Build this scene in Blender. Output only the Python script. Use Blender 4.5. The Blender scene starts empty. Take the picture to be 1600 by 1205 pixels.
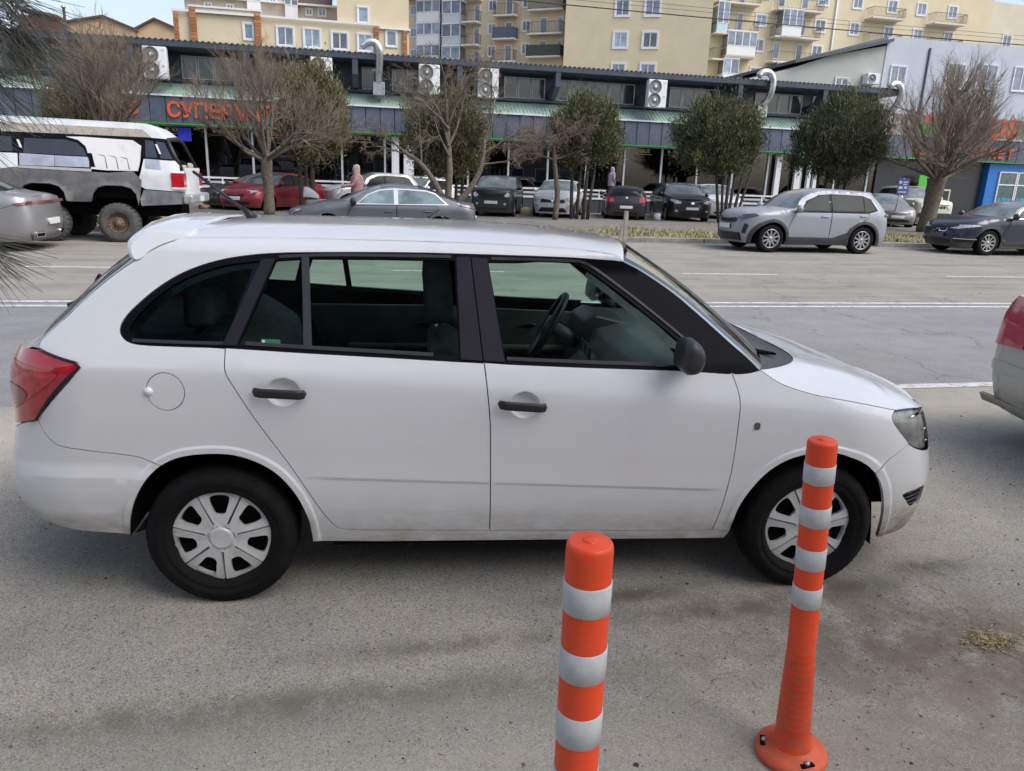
import bpy, bmesh, math, random
import numpy as np
from mathutils import Vector, Matrix
from mathutils.geometry import delaunay_2d_cdt
R = math.radians
random.seed(7); rng = np.random.default_rng(7)
scn = bpy.context.scene
COL = scn.collection

# ------------------------------------------------------------------ camera, sky, sun, exposure
CAM_H = 1.7213
PITCH, ROLL, STREET = R(15.8135), R(2.1295), R(11.9934)
cam = bpy.data.objects.new('camera', bpy.data.cameras.new('camera'))
COL.objects.link(cam)
_ct, _st, _cp, _sp = math.cos(STREET), math.sin(STREET), math.cos(PITCH), math.sin(PITCH)
_r0 = Vector((_ct, -_st, 0)); _u0 = Vector((_st*_sp, _ct*_sp, _cp)); _f0 = Vector((_st*_cp, _ct*_cp, -_sp))
_cr, _sr = math.cos(ROLL), math.sin(ROLL)
_rx = _r0*_cr + _u0*_sr; _ux = _u0*_cr - _r0*_sr
cam.matrix_world = Matrix(((_rx.x, _ux.x, -_f0.x, 0), (_rx.y, _ux.y, -_f0.y, 0), (_rx.z, _ux.z, -_f0.z, CAM_H), (0, 0, 0, 1)))
cam.data.sensor_width = 36; cam.data.lens = 26.01; cam.data.sensor_fit = 'HORIZONTAL'
cam.data.clip_start = .05; cam.data.clip_end = 3000
scn.camera = cam

world = bpy.data.worlds.new('World'); scn.world = world; world.use_nodes = True
nt = world.node_tree; nt.nodes.clear()
SUN_EL, SUN_ROT = R(51), R(128)
sky = nt.nodes.new('ShaderNodeTexSky'); sky.sky_type = 'NISHITA'; sky.sun_disc = False
sky.sun_elevation = SUN_EL; sky.sun_rotation = SUN_ROT; sky.air_density = 1.0; sky.dust_density = 2.5; sky.ozone_density = 1.0
hs = nt.nodes.new('ShaderNodeHueSaturation'); hs.inputs['Saturation'].default_value = .66
bg = nt.nodes.new('ShaderNodeBackground'); bg.inputs["Strength"].default_value = .108
wo = nt.nodes.new('ShaderNodeOutputWorld')
nt.links.new(sky.outputs[0], hs.inputs['Color']); nt.links.new(hs.outputs[0], bg.inputs[0]); nt.links.new(bg.outputs[0], wo.inputs[0])

sun = bpy.data.objects.new('sun', bpy.data.lights.new('sun', 'SUN')); COL.objects.link(sun)
sun.data.energy = 1.1; sun.data.angle = R(42); sun.data.color = (1, .97, .93)
_sd = Vector((math.sin(SUN_ROT)*math.cos(SUN_EL), math.cos(SUN_ROT)*math.cos(SUN_EL), math.sin(SUN_EL)))
sun.rotation_euler = _sd.to_track_quat('Z', 'Y').to_euler(); sun.location = (0, -10, 30)

vs = scn.view_settings
scn.display_settings.display_device = 'sRGB'
vs.view_transform = 'Standard'; vs.look = 'None'; vs.exposure = 1.06; vs.gamma = 1; vs.use_curve_mapping = False
scn.cycles.max_bounces = 7; scn.cycles.transparent_max_bounces = 16; scn.cycles.diffuse_bounces = 3
scn.cycles.caustics_reflective = False; scn.cycles.caustics_refractive = False

# ------------------------------------------------------------------ materials
def _new(name):
    m = bpy.data.materials.new(name); m.use_nodes = True
    return m, m.node_tree, m.node_tree.nodes['Principled BSDF']
def _noise(t, scale, detail=4, coord='Object', dist=0., rough=.55):
    tc = t.nodes.new('ShaderNodeTexCoord'); n = t.nodes.new('ShaderNodeTexNoise')
    n.inputs['Scale'].default_value = scale; n.inputs['Detail'].default_value = detail
    n.inputs['Distortion'].default_value = dist; n.inputs['Roughness'].default_value = rough
    t.links.new(tc.outputs[coord], n.inputs['Vector']); return n
def _ramp(t, src, stops):
    r = t.nodes.new('ShaderNodeValToRGB'); e = r.color_ramp.elements
    while len(e) < len(stops): e.new(.5)
    for el, (p, c) in zip(e, stops):
        el.position = p; el.color = (c if len(c) == 4 else (*c, 1)) if not isinstance(c, (int, float)) else (c, c, c, 1)
    t.links.new(src, r.inputs[0]); return r.outputs[0]
def _mix(t, fac, a, b, mode='MIX'):
    m = t.nodes.new('ShaderNodeMix'); m.data_type = 'RGBA'; m.blend_type = mode
    for s, v in ((m.inputs[0], fac), (m.inputs[6], a), (m.inputs[7], b)):
        if hasattr(v, 'is_linked'): t.links.new(v, s)
        elif isinstance(v, (int, float)): s.default_value = v
        else: s.default_value = (*v, 1)
    return m.outputs[2]
def _math(t, op, a, b=0., clamp=False):
    m = t.nodes.new('ShaderNodeMath'); m.operation = op; m.use_clamp = clamp
    for s, v in zip(m.inputs, (a, b)):
        if hasattr(v, 'is_linked'): t.links.new(v, s)
        else: s.default_value = v
    return m.outputs[0]
def _bump(t, b, src, strength, dist):
    n = t.nodes.new('ShaderNodeBump'); n.inputs['Strength'].default_value = strength; n.inputs['Distance'].default_value = dist
    t.links.new(src, n.inputs['Height']); t.links.new(n.outputs[0], b.inputs['Normal'])
_cache = {}
def mat(name, col, rough=.6, metal=0., coat=0., var=.12, scale=6., spec=.5, bump=0., rnd=0.):
    k = (name,)
    if k in _cache: return _cache[k]
    m, t, b = _new(name)
    b.inputs['Roughness'].default_value = rough; b.inputs['Metallic'].default_value = metal
    b.inputs['Coat Weight'].default_value = coat; b.inputs['Coat Roughness'].default_value = .04
    b.inputs['Specular IOR Level'].default_value = spec
    n = _noise(t, scale, 5)
    lo = tuple(c*(1-var) for c in col); hi = tuple(min(1, c*(1+var)) for c in col)
    cc = _ramp(t, n.outputs[0], [(.3, lo), (.7, hi)])
    if rnd:
        oi = t.nodes.new('ShaderNodeObjectInfo'); cc = _mix(t, 1., cc, _ramp(t, oi.outputs['Random'], [(0., 1-rnd), (.5, 1.), (.85, 1.+rnd*.5), (1., 1+rnd*2)]), 'MULTIPLY')
    t.links.new(cc, b.inputs['Base Color'])
    if bump: _bump(t, b, _noise(t, scale*6, 6).outputs[0], bump, .02)
    m.diffuse_color = (*col, 1)
    _cache[k] = m; return m
def paint(name, col, dirt=.25, metal=0., rough=.38, dz=.55, dcol=(.20, .17, .13), coat=.55):
    """car paint under clear coat, road dust gathered on the lower flanks"""
    k = (name,)
    if k in _cache: return _cache[k]
    m, t, b = _new(name)
    b.inputs['Roughness'].default_value = rough; b.inputs['Metallic'].default_value = metal
    b.inputs['Coat Weight'].default_value = coat; b.inputs['Coat Roughness'].default_value = .05
    tc = t.nodes.new('ShaderNodeTexCoord'); sp = t.nodes.new('ShaderNodeSeparateXYZ'); t.links.new(tc.outputs['Object'], sp.inputs[0])
    mr = t.nodes.new('ShaderNodeMapRange'); mr.inputs[1].default_value = dz; mr.inputs[2].default_value = .2; t.links.new(sp.outputs[2], mr.inputs[0])
    mp = t.nodes.new('ShaderNodeMapping'); mp.inputs['Scale'].default_value = (3, 3, 7); t.links.new(tc.outputs['Object'], mp.inputs[0])
    n = t.nodes.new('ShaderNodeTexNoise'); n.inputs['Scale'].default_value = 2.2; n.inputs['Detail'].default_value = 8; n.inputs['Roughness'].default_value = .7
    t.links.new(mp.outputs[0], n.inputs['Vector'])
    f = _math(t, 'MULTIPLY', _math(t, 'POWER', mr.outputs[0], 1.5), _math(t, 'MULTIPLY', _ramp(t, n.outputs[0], [(.3, .15), (.75, 1.)]), dirt*2.2), True)
    n2 = _noise(t, 30, 6, rough=.7)
    f2 = _math(t, 'MULTIPLY', _ramp(t, n2.outputs[0], [(.55, 0.), (.8, .10)]), dirt)
    f = _math(t, 'ADD', f, f2, True)
    t.links.new(_mix(t, f, col, dcol), b.inputs['Base Color'])
    t.links.new(_math(t, 'SUBTRACT', coat, f, True), b.inputs['Coat Weight'])
    m.diffuse_color = (*col, 1)
    _cache[k] = m; return m
def glass(name, tint, refl=1.0, rough=.0, fres=1.5):
    k = (name,)
    if k in _cache: return _cache[k]
    m, t, b = _new(name); t.nodes.remove(b)
    out = t.nodes['Material Output']; tr = t.nodes.new('ShaderNodeBsdfTransparent'); tr.inputs[0].default_value = (*tint, 1)
    gl = t.nodes.new('ShaderNodeBsdfGlossy'); gl.inputs['Roughness'].default_value = rough
    fr = t.nodes.new('ShaderNodeFresnel'); fr.inputs[0].default_value = fres
    # same reflectance whichever face of the pane is hit
    n = _noise(t, 1.5, 3); 
    mx = t.nodes.new('ShaderNodeMixShader')
    t.links.new(_math(t, 'MULTIPLY', fr.outputs[0], _ramp(t, n.outputs[0], [(.2, .9*refl), (.8, refl)])), mx.inputs[0])
    t.links.new(tr.outputs[0], mx.inputs[1]); t.links.new(gl.outputs[0], mx.inputs[2]); t.links.new(mx.outputs[0], out.inputs[0])
    m.diffuse_color = (*tint, .4)
    _cache[k] = m; return m
M_BLACK = mat('black_plastic', (.018, .018, .02), .45, var=.2)
M_TRIM = mat('satin_black_trim', (.006, .006, .009), .33, coat=.0, spec=.10, var=.2)
M_GLOSSBLACK = mat('gloss_black', (.008, .008, .012), .12, coat=.5, var=.1)
M_DARK = mat('dark_cavity', (.006, .006, .006), .95, var=.1, spec=.1)
M_RUBBER = mat('tyre_rubber', (.008, .008, .009), .85, spec=.2, var=.35, scale=14, bump=.15)
M_SILVER = mat('silver_wheel_paint', (.66, .66, .67), .32, metal=.3, var=.1, scale=9)
M_CHROME = mat('chrome', (.75, .76, .78), .12, metal=1., var=.03)
M_RED = mat('red_lamp_plastic', (.50, .008, .018), .12, coat=1., var=.25, scale=9)
M_LAMP = mat('clear_lamp', (.60, .62, .64), .12, metal=.2, coat=1., var=.35, scale=14)
M_PLATE = mat('white_plate', (.72, .73, .74), .4, var=.05)
M_STEEL = mat('galvanised_steel', (.45, .47, .49), .35, metal=.8, var=.18, scale=12)
M_WHITEFRAME = mat('white_frame', (.74, .75, .77), .45, var=.05)

# ------------------------------------------------------------------ mesh helpers
def tag(o, label=None, cat=None, group=None, kind=None):
    if label: o['label'] = label
    if cat: o['category'] = cat
    if group: o['group'] = group
    if kind: o['kind'] = kind
    return o
def empty(name, loc=(0, 0, 0), rz=0., parent=None):
    o = bpy.data.objects.new(name, None); COL.objects.link(o); o.location = loc; o.rotation_euler = (0, 0, rz); o.empty_display_size = .2
    if parent: o.parent = parent
    return o
def link(name, me, parent=None, loc=None, rot=None):
    o = bpy.data.objects.new(name, me); COL.objects.link(o)
    if parent: o.parent = parent
    if loc is not None: o.location = loc
    if rot is not None: o.rotation_euler = rot
    return o
def mesh(name, V, F, mats, N=None, fm=None, smooth=False):
    me = bpy.data.meshes.new(name)
    V = np.asarray(V, float)
    me.from_pydata([tuple(v) for v in V], [], [tuple(int(i) for i in f) for f in F])
    for m in (mats if isinstance(mats, (list, tuple)) else [mats]): me.materials.append(m)
    if fm is not None: me.polygons.foreach_set('material_index', np.asarray(fm, np.int32))
    if smooth or N is not None: me.polygons.foreach_set('use_smooth', np.ones(len(F), bool))
    me.update()
    if N is not None: me.normals_split_custom_set_from_vertices([tuple(n) for n in N])
    return me
def obj(name, V, F, mats, parent=None, N=None, fm=None, smooth=False, loc=None, rot=None):
    return link(name, mesh(name, V, F, mats, N, fm, smooth), parent, loc, rot)
class MB:
    """collects primitive shapes into one mesh"""
    def __init__(s): s.V = []; s.F = []; s.M = []; s.S = []
    def add(s, V, F, m=0, sm=False):
        b = len(s.V); s.V += [tuple(v) for v in V]; s.F += [tuple(b+i for i in f) for f in F]; s.M += [m]*len(F); s.S += [sm]*len(F); return s
    def box(s, x0, x1, y0, y1, z0, z1, m=0, bev=0.):
        if bev:
            V = []; F = []
            b = min(bev, .49*abs(x1-x0), .49*abs(y1-y0), .49*abs(z1-z0))
            bm = bmesh.new(); bmesh.ops.create_cube(bm, size=1, matrix=Matrix.Translation(((x0+x1)/2, (y0+y1)/2, (z0+z1)/2)) @ Matrix.Diagonal((abs(x1-x0), abs(y1-y0), abs(z1-z0), 1)))
            bmesh.ops.bevel(bm, geom=bm.edges[:], offset=b, segments=2, affect='EDGES', profile=.5)
            bm.verts.index_update(); V = [v.co[:] for v in bm.verts]; F = [[v.index for v in f.verts] for f in bm.faces]; bm.free()
            return s.add(V, F, m)
        V = [(x, y, z) for z in (z0, z1) for y in (y0, y1) for x in (x0, x1)]
        return s.add(V, [(0, 2, 3, 1), (4, 5, 7, 6), (0, 1, 5, 4), (2, 6, 7, 3), (0, 4, 6, 2), (1, 3, 7, 5)], m)
    def tube(s, pts, rad, n=8, m=0, cap=True, sm=True):
        pts = [Vector(p) for p in pts]; k = len(pts)
        rad = [rad]*k if isinstance(rad, (int, float)) else rad
        V = []; F = []; up = None
        for i, p in enumerate(pts):
            d = (pts[min(i+1, k-1)]-pts[max(i-1, 0)]).normalized()
            if up is None: up = d.orthogonal().normalized()
            up = (up - d*up.dot(d)); up = up.normalized() if up.length > 1e-6 else d.orthogonal().normalized()
            w = d.cross(up)
            for j in range(n):
                a = 2*math.pi*j/n; V.append(p+(up*math.cos(a)+w*math.sin(a))*rad[i])
        for i in range(k-1):
            for j in range(n):
                j2 = (j+1) % n; F.append((i*n+j, i*n+j2, (i+1)*n+j2, (i+1)*n+j))
        if cap: F += [tuple(range(n-1, -1, -1)), tuple((k-1)*n+j for j in range(n))]
        return s.add(V, F, m, sm)
    def lathe(s, prof, n=32, m=0, axis='z', c=(0, 0, 0), sm=True):
        """prof: list of (r, h)"""
        V = []; F = []
        for r, h in prof:
            for j in range(n):
                a = 2*math.pi*j/n; x, y = r*math.cos(a), r*math.sin(a)
                V.append((x+c[0], y+c[1], h+c[2]) if axis == 'z' else (x+c[0], -h+c[1], y+c[2]) if axis == 'y' else (h+c[0], x+c[1], y+c[2]))
        for i in range(len(prof)-1):
            for j in range(n):
                j2 = (j+1) % n; F.append((i*n+j, i*n+j2, (i+1)*n+j2, (i+1)*n+j))
        return s.add(V, F, m, sm)
    def prism(s, poly, d, m=0):
        """poly: 3D points, d: extrusion vector"""
        n = len(poly); a = [Vector(p) for p in poly]; d = Vector(d)
        return s.add([*a, *[p+d for p in a]], [tuple(range(n-1, -1, -1)), tuple(range(n, 2*n))]+[(i, (i+1) % n, n+(i+1) % n, n+i) for i in range(n)], m)
    def me(s, name, mats):
        me = mesh(name, s.V, s.F, mats, fm=s.M)
        me.polygons.foreach_set('use_smooth', np.array(s.S, bool)); return me
    def build(s, name, mats, parent=None, loc=None, rot=None):
        return link(name, s.me(name, mats), parent, loc, rot)
def bx(name, dims, m, parent=None, bev=0., loc=None, rot=None):
    return MB().box(*dims, bev=bev).build(name, m, parent, loc, rot)

def pchip(xs, ys):
    xs = np.array(xs, float); ys = np.array(ys, float); h = np.diff(xs); d = np.diff(ys)/h
    m = np.zeros_like(xs); m[0] = d[0]; m[-1] = d[-1]
    for i in range(1, len(xs)-1):
        if d[i-1]*d[i] > 0:
            w1 = 2*h[i]+h[i-1]; w2 = h[i]+2*h[i-1]; m[i] = (w1+w2)/(w1/d[i-1]+w2/d[i])
    def f(x):
        x = np.clip(np.asarray(x, float), xs[0], xs[-1]); i = np.clip(np.searchsorted(xs, x)-1, 0, len(xs)-2)
        t = (x-xs[i])/h[i]; t2 = t*t; t3 = t2*t
        return (2*t3-3*t2+1)*ys[i]+(t3-2*t2+t)*h[i]*m[i]+(3*t2-2*t3)*ys[i+1]+(t3-t2)*h[i]*m[i+1]
    return f
def catmull(P, n=4, closed=False):
    P = np.asarray(P, float); k = len(P); out = []
    for i in range(k if closed else k-1):
        p1, p2 = P[i], P[(i+1) % k]
        p0 = P[(i-1) % k] if closed or i > 0 else 2*p1-p2
        p3 = P[(i+2) % k] if closed or i+2 < k else 2*p2-p1
        for j in range(n):
            t = j/n; out.append(.5*((2*p1)+(-p0+p2)*t+(2*p0-5*p1+4*p2-p3)*t*t+(-p0+3*p1-3*p2+p3)*t**3))
    if not closed: out.append(P[-1])
    return np.array(out)
def resample(P, step, closed=True):
    P = np.asarray(P, float); out = []; k = len(P)
    for i in range(k if closed else k-1):
        a, b = P[i], P[(i+1) % k]; n = max(1, int(math.ceil(np.hypot(*(b-a))/step)))
        out += [a+(b-a)*j/n for j in range(n)]
    if not closed: out.append(P[-1])
    return np.array(out)
def pip(Q, P):
    x, y = Q[:, 0], Q[:, 1]; c = np.zeros(len(Q), bool); n = len(P)
    for i in range(n):
        x1, y1 = P[i]; x2, y2 = P[(i+1) % n]
        if y1 == y2: continue
        k = ((y1 > y) != (y2 > y)); c ^= k & (x < (x2-x1)*(y-y1)/(y2-y1)+x1)
    return c
def area(P): x, y = np.asarray(P).T; return .5*float(np.sum(x*np.roll(y, -1)-np.roll(x, -1)*y))
def inset(P, d):
    P = np.asarray(P, float)
    if area(P) < 0: P = P[::-1]
    a = P-np.roll(P, 1, 0); b = np.roll(P, -1, 0)-P
    a /= np.maximum(np.hypot(*a.T), 1e-9)[:, None]; b /= np.maximum(np.hypot(*b.T), 1e-9)[:, None]
    na = np.stack([-a[:, 1], a[:, 0]], 1); nb = np.stack([-b[:, 1], b[:, 0]], 1)
    m = na+nb; m /= np.maximum(np.sum(m*m, 1), .35)[:, None]
    return P+m*2*d
def ellipse(cx, cy, a, b, n=24, e=2.):
    t = np.linspace(0, 2*np.pi, n, endpoint=False); c, s = np.cos(t), np.sin(t)
    return np.stack([cx+a*np.sign(c)*np.abs(c)**(2/e), cy+b*np.sign(s)*np.abs(s)**(2/e)], 1)
def patch2d(poly, holes=(), step=.04, lines=(), pts=None):
    poly = np.asarray(poly, float)
    if area(poly) < 0: poly = poly[::-1]
    loops = [resample(poly, step)]+[resample(h, step) for h in holes]
    V = []; E = []
    for L in loops:
        b = len(V); V += list(L); E += [(b+i, b+(i+1) % len(L)) for i in range(len(L))]
    for L in lines:
        L = resample(L, min(step, .016), False); b = len(V); V += list(L); E += [(b+i, b+i+1) for i in range(len(L)-1)]
    A = np.array(V); lo, hi = poly.min(0), poly.max(0)
    g = np.stack(np.meshgrid(np.arange(lo[0]+step*.37, hi[0], step), np.arange(lo[1]+step*.41, hi[1], step), indexing='ij'), -1).reshape(-1, 2)
    npts = 0
    if pts is not None and len(pts): g = np.concatenate([g, pts]); npts = len(pts)
    if len(g):
        k = pip(g, poly)
        for h in holes: k &= ~pip(g, np.asarray(h))
        npts = int(k[len(g)-npts:].sum()) if npts else 0; g = g[k]
        if len(g):
            dm = np.full(len(g), 9.)
            for v in A: dm = np.minimum(dm, (g[:, 0]-v[0])**2+(g[:, 1]-v[1])**2)
            g = g[dm > np.where(np.arange(len(g)) < len(g)-npts, .4*step, .004)**2]
    allv = [Vector(v) for v in V]+[Vector(v) for v in g]
    ov, oe, of, *_ = delaunay_2d_cdt(allv, E, [], 0, 1e-7)
    ov = np.array([v[:] for v in ov]); of = np.array([f for f in of if len(f) == 3])
    c = ov[of].mean(1); k = pip(c, poly)
    for h in holes: k &= ~pip(c, np.asarray(h))
    a3 = ov[of]; ar = (a3[:, 1, 0]-a3[:, 0, 0])*(a3[:, 2, 1]-a3[:, 0, 1])-(a3[:, 2, 0]-a3[:, 0, 0])*(a3[:, 1, 1]-a3[:, 0, 1])
    k &= np.abs(ar) > 1e-9
    of = of[k]; ar = ar[k]; of[ar < 0] = of[ar < 0][:, ::-1]
    u = np.unique(of); re = np.full(len(ov), -1); re[u] = np.arange(len(u))
    return ov[u], re[of], loops
def lift(fn, UV, sgn=1, eps=.002):
    u, v = UV[:, 0], UV[:, 1]; P = fn(u, v)
    N = np.cross(fn(u+eps, v)-fn(u-eps, v), fn(u, v+eps)-fn(u, v-eps))*sgn
    N /= np.maximum(np.linalg.norm(N, axis=1), 1e-12)[:, None]
    return P, N
def patch(fn, poly, holes=(), step=.04, lines=(), pts=None, off=0., flange=0., sgn=1, out=0.):
    UV, F, loops = patch2d(poly, holes, step, lines, pts)
    P, N = lift(fn, UV, sgn); P = P+N*off
    F = F if sgn > 0 else F[:, ::-1]
    V = [P]; NN = [N]; FF = [tuple(f) for f in F]; b = len(P)
    if flange:
        for L in loops:
            p, n = lift(fn, L, sgn); t = np.roll(p, -1, 0)-np.roll(p, 1, 0); o = np.cross(t, n); o /= np.maximum(np.linalg.norm(o, axis=1), 1e-9)[:, None]
            V += [p+n*off, p+n*(off-flange)]; NN += [o, o]; k = len(L)
            for i in range(k):
                j = (i+1) % k; q = (b+i, b+k+i, b+k+j, b+j); FF.append(q if sgn > 0 else q[::-1])
            b += 2*k
    return np.concatenate(V), FF, np.concatenate(NN)
def flipy(V, F, N):
    s = np.array([1, -1, 1]); return V*s, [f[::-1] for f in F], N*s
def pair(name, VFN, mats, parent, both=True):
    a = obj(name, VFN[0], VFN[1], mats, parent, VFN[2]); r = [a]
    if both:
        v = flipy(*VFN); r.append(obj(name, v[0], v[1], mats, parent, v[2]))
    return r
def loft(rows, M=12, px=2., pz=5.):
    """rows: (bx, bw, bz, cx, cz[, px, pz]); a skin from the near edge over the centre line to the far edge"""
    V = []; v = np.concatenate([np.linspace(0, 1, M+1)**1.3, 2-np.linspace(0, 1, M+1)[::-1][1:]**1.3]); w = 1-np.abs(1-v)
    for r in rows:
        bx_, bw, bz, cx, cz = r[:5]; a, c = (r[5], r[6]) if len(r) > 6 else (px, pz)
        V.append(np.stack([bx_+(cx-bx_)*(1-(1-w)**a), -bw*(1-v), bz+(cz-bz)*(1-(1-w)**c)], 1))
    n = 2*M+1; V = np.concatenate(V); F = []
    for i in range(len(rows)-1):
        for j in range(n-1): F.append((i*n+j, i*n+j+1, (i+1)*n+j+1, (i+1)*n+j))
    return V, F
# ------------------------------------------------------------------ wheels
def tyre_mb(r, w, ri):
    """outer face at y=0, inner at y=+w (near side)"""
    p = [(ri-.012, .035), (ri, .012), (ri+.012, .004), (ri+.018, .0015), (ri+.021, .0035), (ri+.030, .001), (ri+(r-ri)*.45, -.006), (ri+(r-ri)*.5, -.006), (ri+(r-ri)*.53, -.0035), (ri+(r-ri)*.58, -.0055), (r-.035, -.002), (r-.014, .008), (r-.004, .022), (r, .04), (r, w-.04), (r-.004, w-.022), (r-.03, w), (ri, w-.01), (ri-.012, w-.04)]
    mb = MB(); mb.lathe([(a, -b) for a, b in p], 56, 0, 'y')
    n = 60   # tread blocks and grooves standing on the shoulder
    for k in range(n):
        a = 2*math.pi*k/n; c, s = math.cos(a), math.sin(a); t = .3*math.pi*r/n
        V = []
        for rr, y in ((r-.013, .007), (r-.003, .022), (r+.001, w*.45), (r-.004, w*.45), (r-.020, .014)):
            for q in (-t, t): V.append((c*rr-s*q, y, s*rr+c*q))
        mb.add(V, [(0, 1, 3, 2), (2, 3, 5, 4), (0, 2, 4, 6, 8), (1, 9, 7, 5, 3), (4, 5, 7, 6)])
    return mb
def hub_patch(r, n, depth=.03):
    """seven spoke wheel cover with slotted spokes: returns V, F, N and slit / hole outlines"""
    holes = []; slits = []
    for k in range(n):
        a0 = 2*math.pi*(k+.5)/n-math.pi/2
        pts = []
        for rr, q in ((.50, -.085), (.50, .085), (.62, .14), (.80, .185), (.845, .13), (.86, 0), (.845, -.13), (.80, -.185), (.62, -.14)):
            a = a0+math.atan2(q, rr)*1.0; h = math.hypot(rr, q)*r*.995
            pts.append((h*math.cos(a), h*math.sin(a)))
        holes.append(catmull(pts, 3, True))
        a = 2*math.pi*k/n+math.pi/2+math.pi; c, s = math.cos(a), math.sin(a); q = .0036
        r0, r1 = .30*r, .955*r
        slits.append(np.array([(c*r0-s*q*1.5, s*r0+c*q*1.5), (c*r0+s*q*1.5, s*r0-c*q*1.5), (c*r1+s*q, s*r1-c*q), (c*r1-s*q, s*r1+c*q)]))
    def fn(u, v):
        h = np.hypot(u, v)/r; a = np.arctan2(v, u)-math.pi/2-math.pi; k = np.abs((a*n/(2*np.pi)+.5) % 1-.5)*2*np.pi/n*h*r
        y = .012+.020*h**2-.004*np.clip(1-k/.02, 0, 1)*(h < .94)+.010*np.clip((h-.93)/.07, 0, 1)**2
        y = y+.006*np.clip((k-.03)/.03, 0, 1)*(h > .35)*(h < .93)
        y = np.where(h < .195, .004+.0*h, y); y = np.where((h >= .195) & (h < .25), .004+(h-.195)/.055*.010, y)
        return np.stack([u, y, v], 1)
    poly = ellipse(0, 0, r, r, 72)
    V, F, N = patch(fn, poly, holes+slits, .012, flange=.016, pts=np.concatenate([ellipse(0, 0, r*q, r*q, 48) for q in (.17, .195, .215, .25, .28, .90, .94, .97)]))
    return V, F, N
def make_wheel(parent, x, y, z, r, w, ri, hub, mats, side=-1, name='wheel', shared={}):
    """wheel > tyre, rim; hub: 'cover' or number of spokes"""
    root = link(name, shared[(r, w, ri, hub, 'disc')] if (r, w, ri, hub, 'disc') in shared else None, parent, (x, y, z))
    if root.data is None and (r, w, ri, hub, 'disc') not in shared:
        bpy.data.objects.remove(root)
        shared[(r, w, ri, hub, 'disc')] = MB().lathe([(.0, -.055), (ri*.98, -.055), (ri*.98, -.045), (ri, -w*.8)], 24, 0, 'y').me('wheel', [M_DARK])
        shared[(r, w, ri, hub, 'tyre')] = tyre_mb(r, w, ri).me('tyre', [M_RUBBER])
        if hub == 'cover':
            V, F, N = hub_patch(ri*1.045, 7); shared[(r, w, ri, hub, 'rim')] = mesh('hubcap', V, F, mats[0], N)
            cap = MB(); cap.lathe([(0, .001), (.032, .001), (.034, -.001), (.038, -.001), (.04, -.006)], 32, 0, 'y')
            cap.lathe([(.024, .0), (.025, .003), (.028, .003), (.029, .0)], 32, 0, 'y')
            cap.prism([(-.012, -.003, -.014), (-.004, -.003, -.016), (.004, -.003, -.002), (.016, -.003, .010), (.006, -.003, .014), (-.006, -.003, .004)], (0, .002, 0))
            shared[(r, w, ri, hub, 'cap')] = cap.me('centre_cap', [mats[0]])
        else:
            mb = MB(); mb.lathe([(ri*1.0, -.006), (ri*1.03, .0), (ri*.93, -.012), (ri*.9, -.05)], 36, 0, 'y'); mb.lathe([(0, -.012), (ri*.2, -.012), (ri*.24, -.03)], 20, 0, 'y')
            for k in range(hub):
                a = 2*math.pi*k/hub+math.pi/2; c, s = math.cos(a), math.sin(a); V = []
                for rr, q, yy in ((ri*.12, ri*.11, .018), (ri*.95, ri*(.075 if hub > 7 else .11), .012)):
                    for sg in (-1, 1):
                        for d in (0, .03): V.append((c*rr-s*q*sg, yy+d, s*rr+c*q*sg))
                mb.add(V, [(0, 2, 6, 4), (0, 4, 5, 1), (2, 3, 7, 6), (4, 6, 7, 5)])
            shared[(r, w, ri, hub, 'rim')] = mb.me('rim', [mats[0]])
        root = link(name, shared[(r, w, ri, hub, 'disc')], parent, (x, y, z))
    if side > 0: root.rotation_euler = (0, 0, math.pi)
    link('tyre', shared[(r, w, ri, hub, 'tyre')], root)
    rim = link('hubcap' if hub == 'cover' else 'rim', shared[(r, w, ri, hub, 'rim')], root)
    return root

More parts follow.
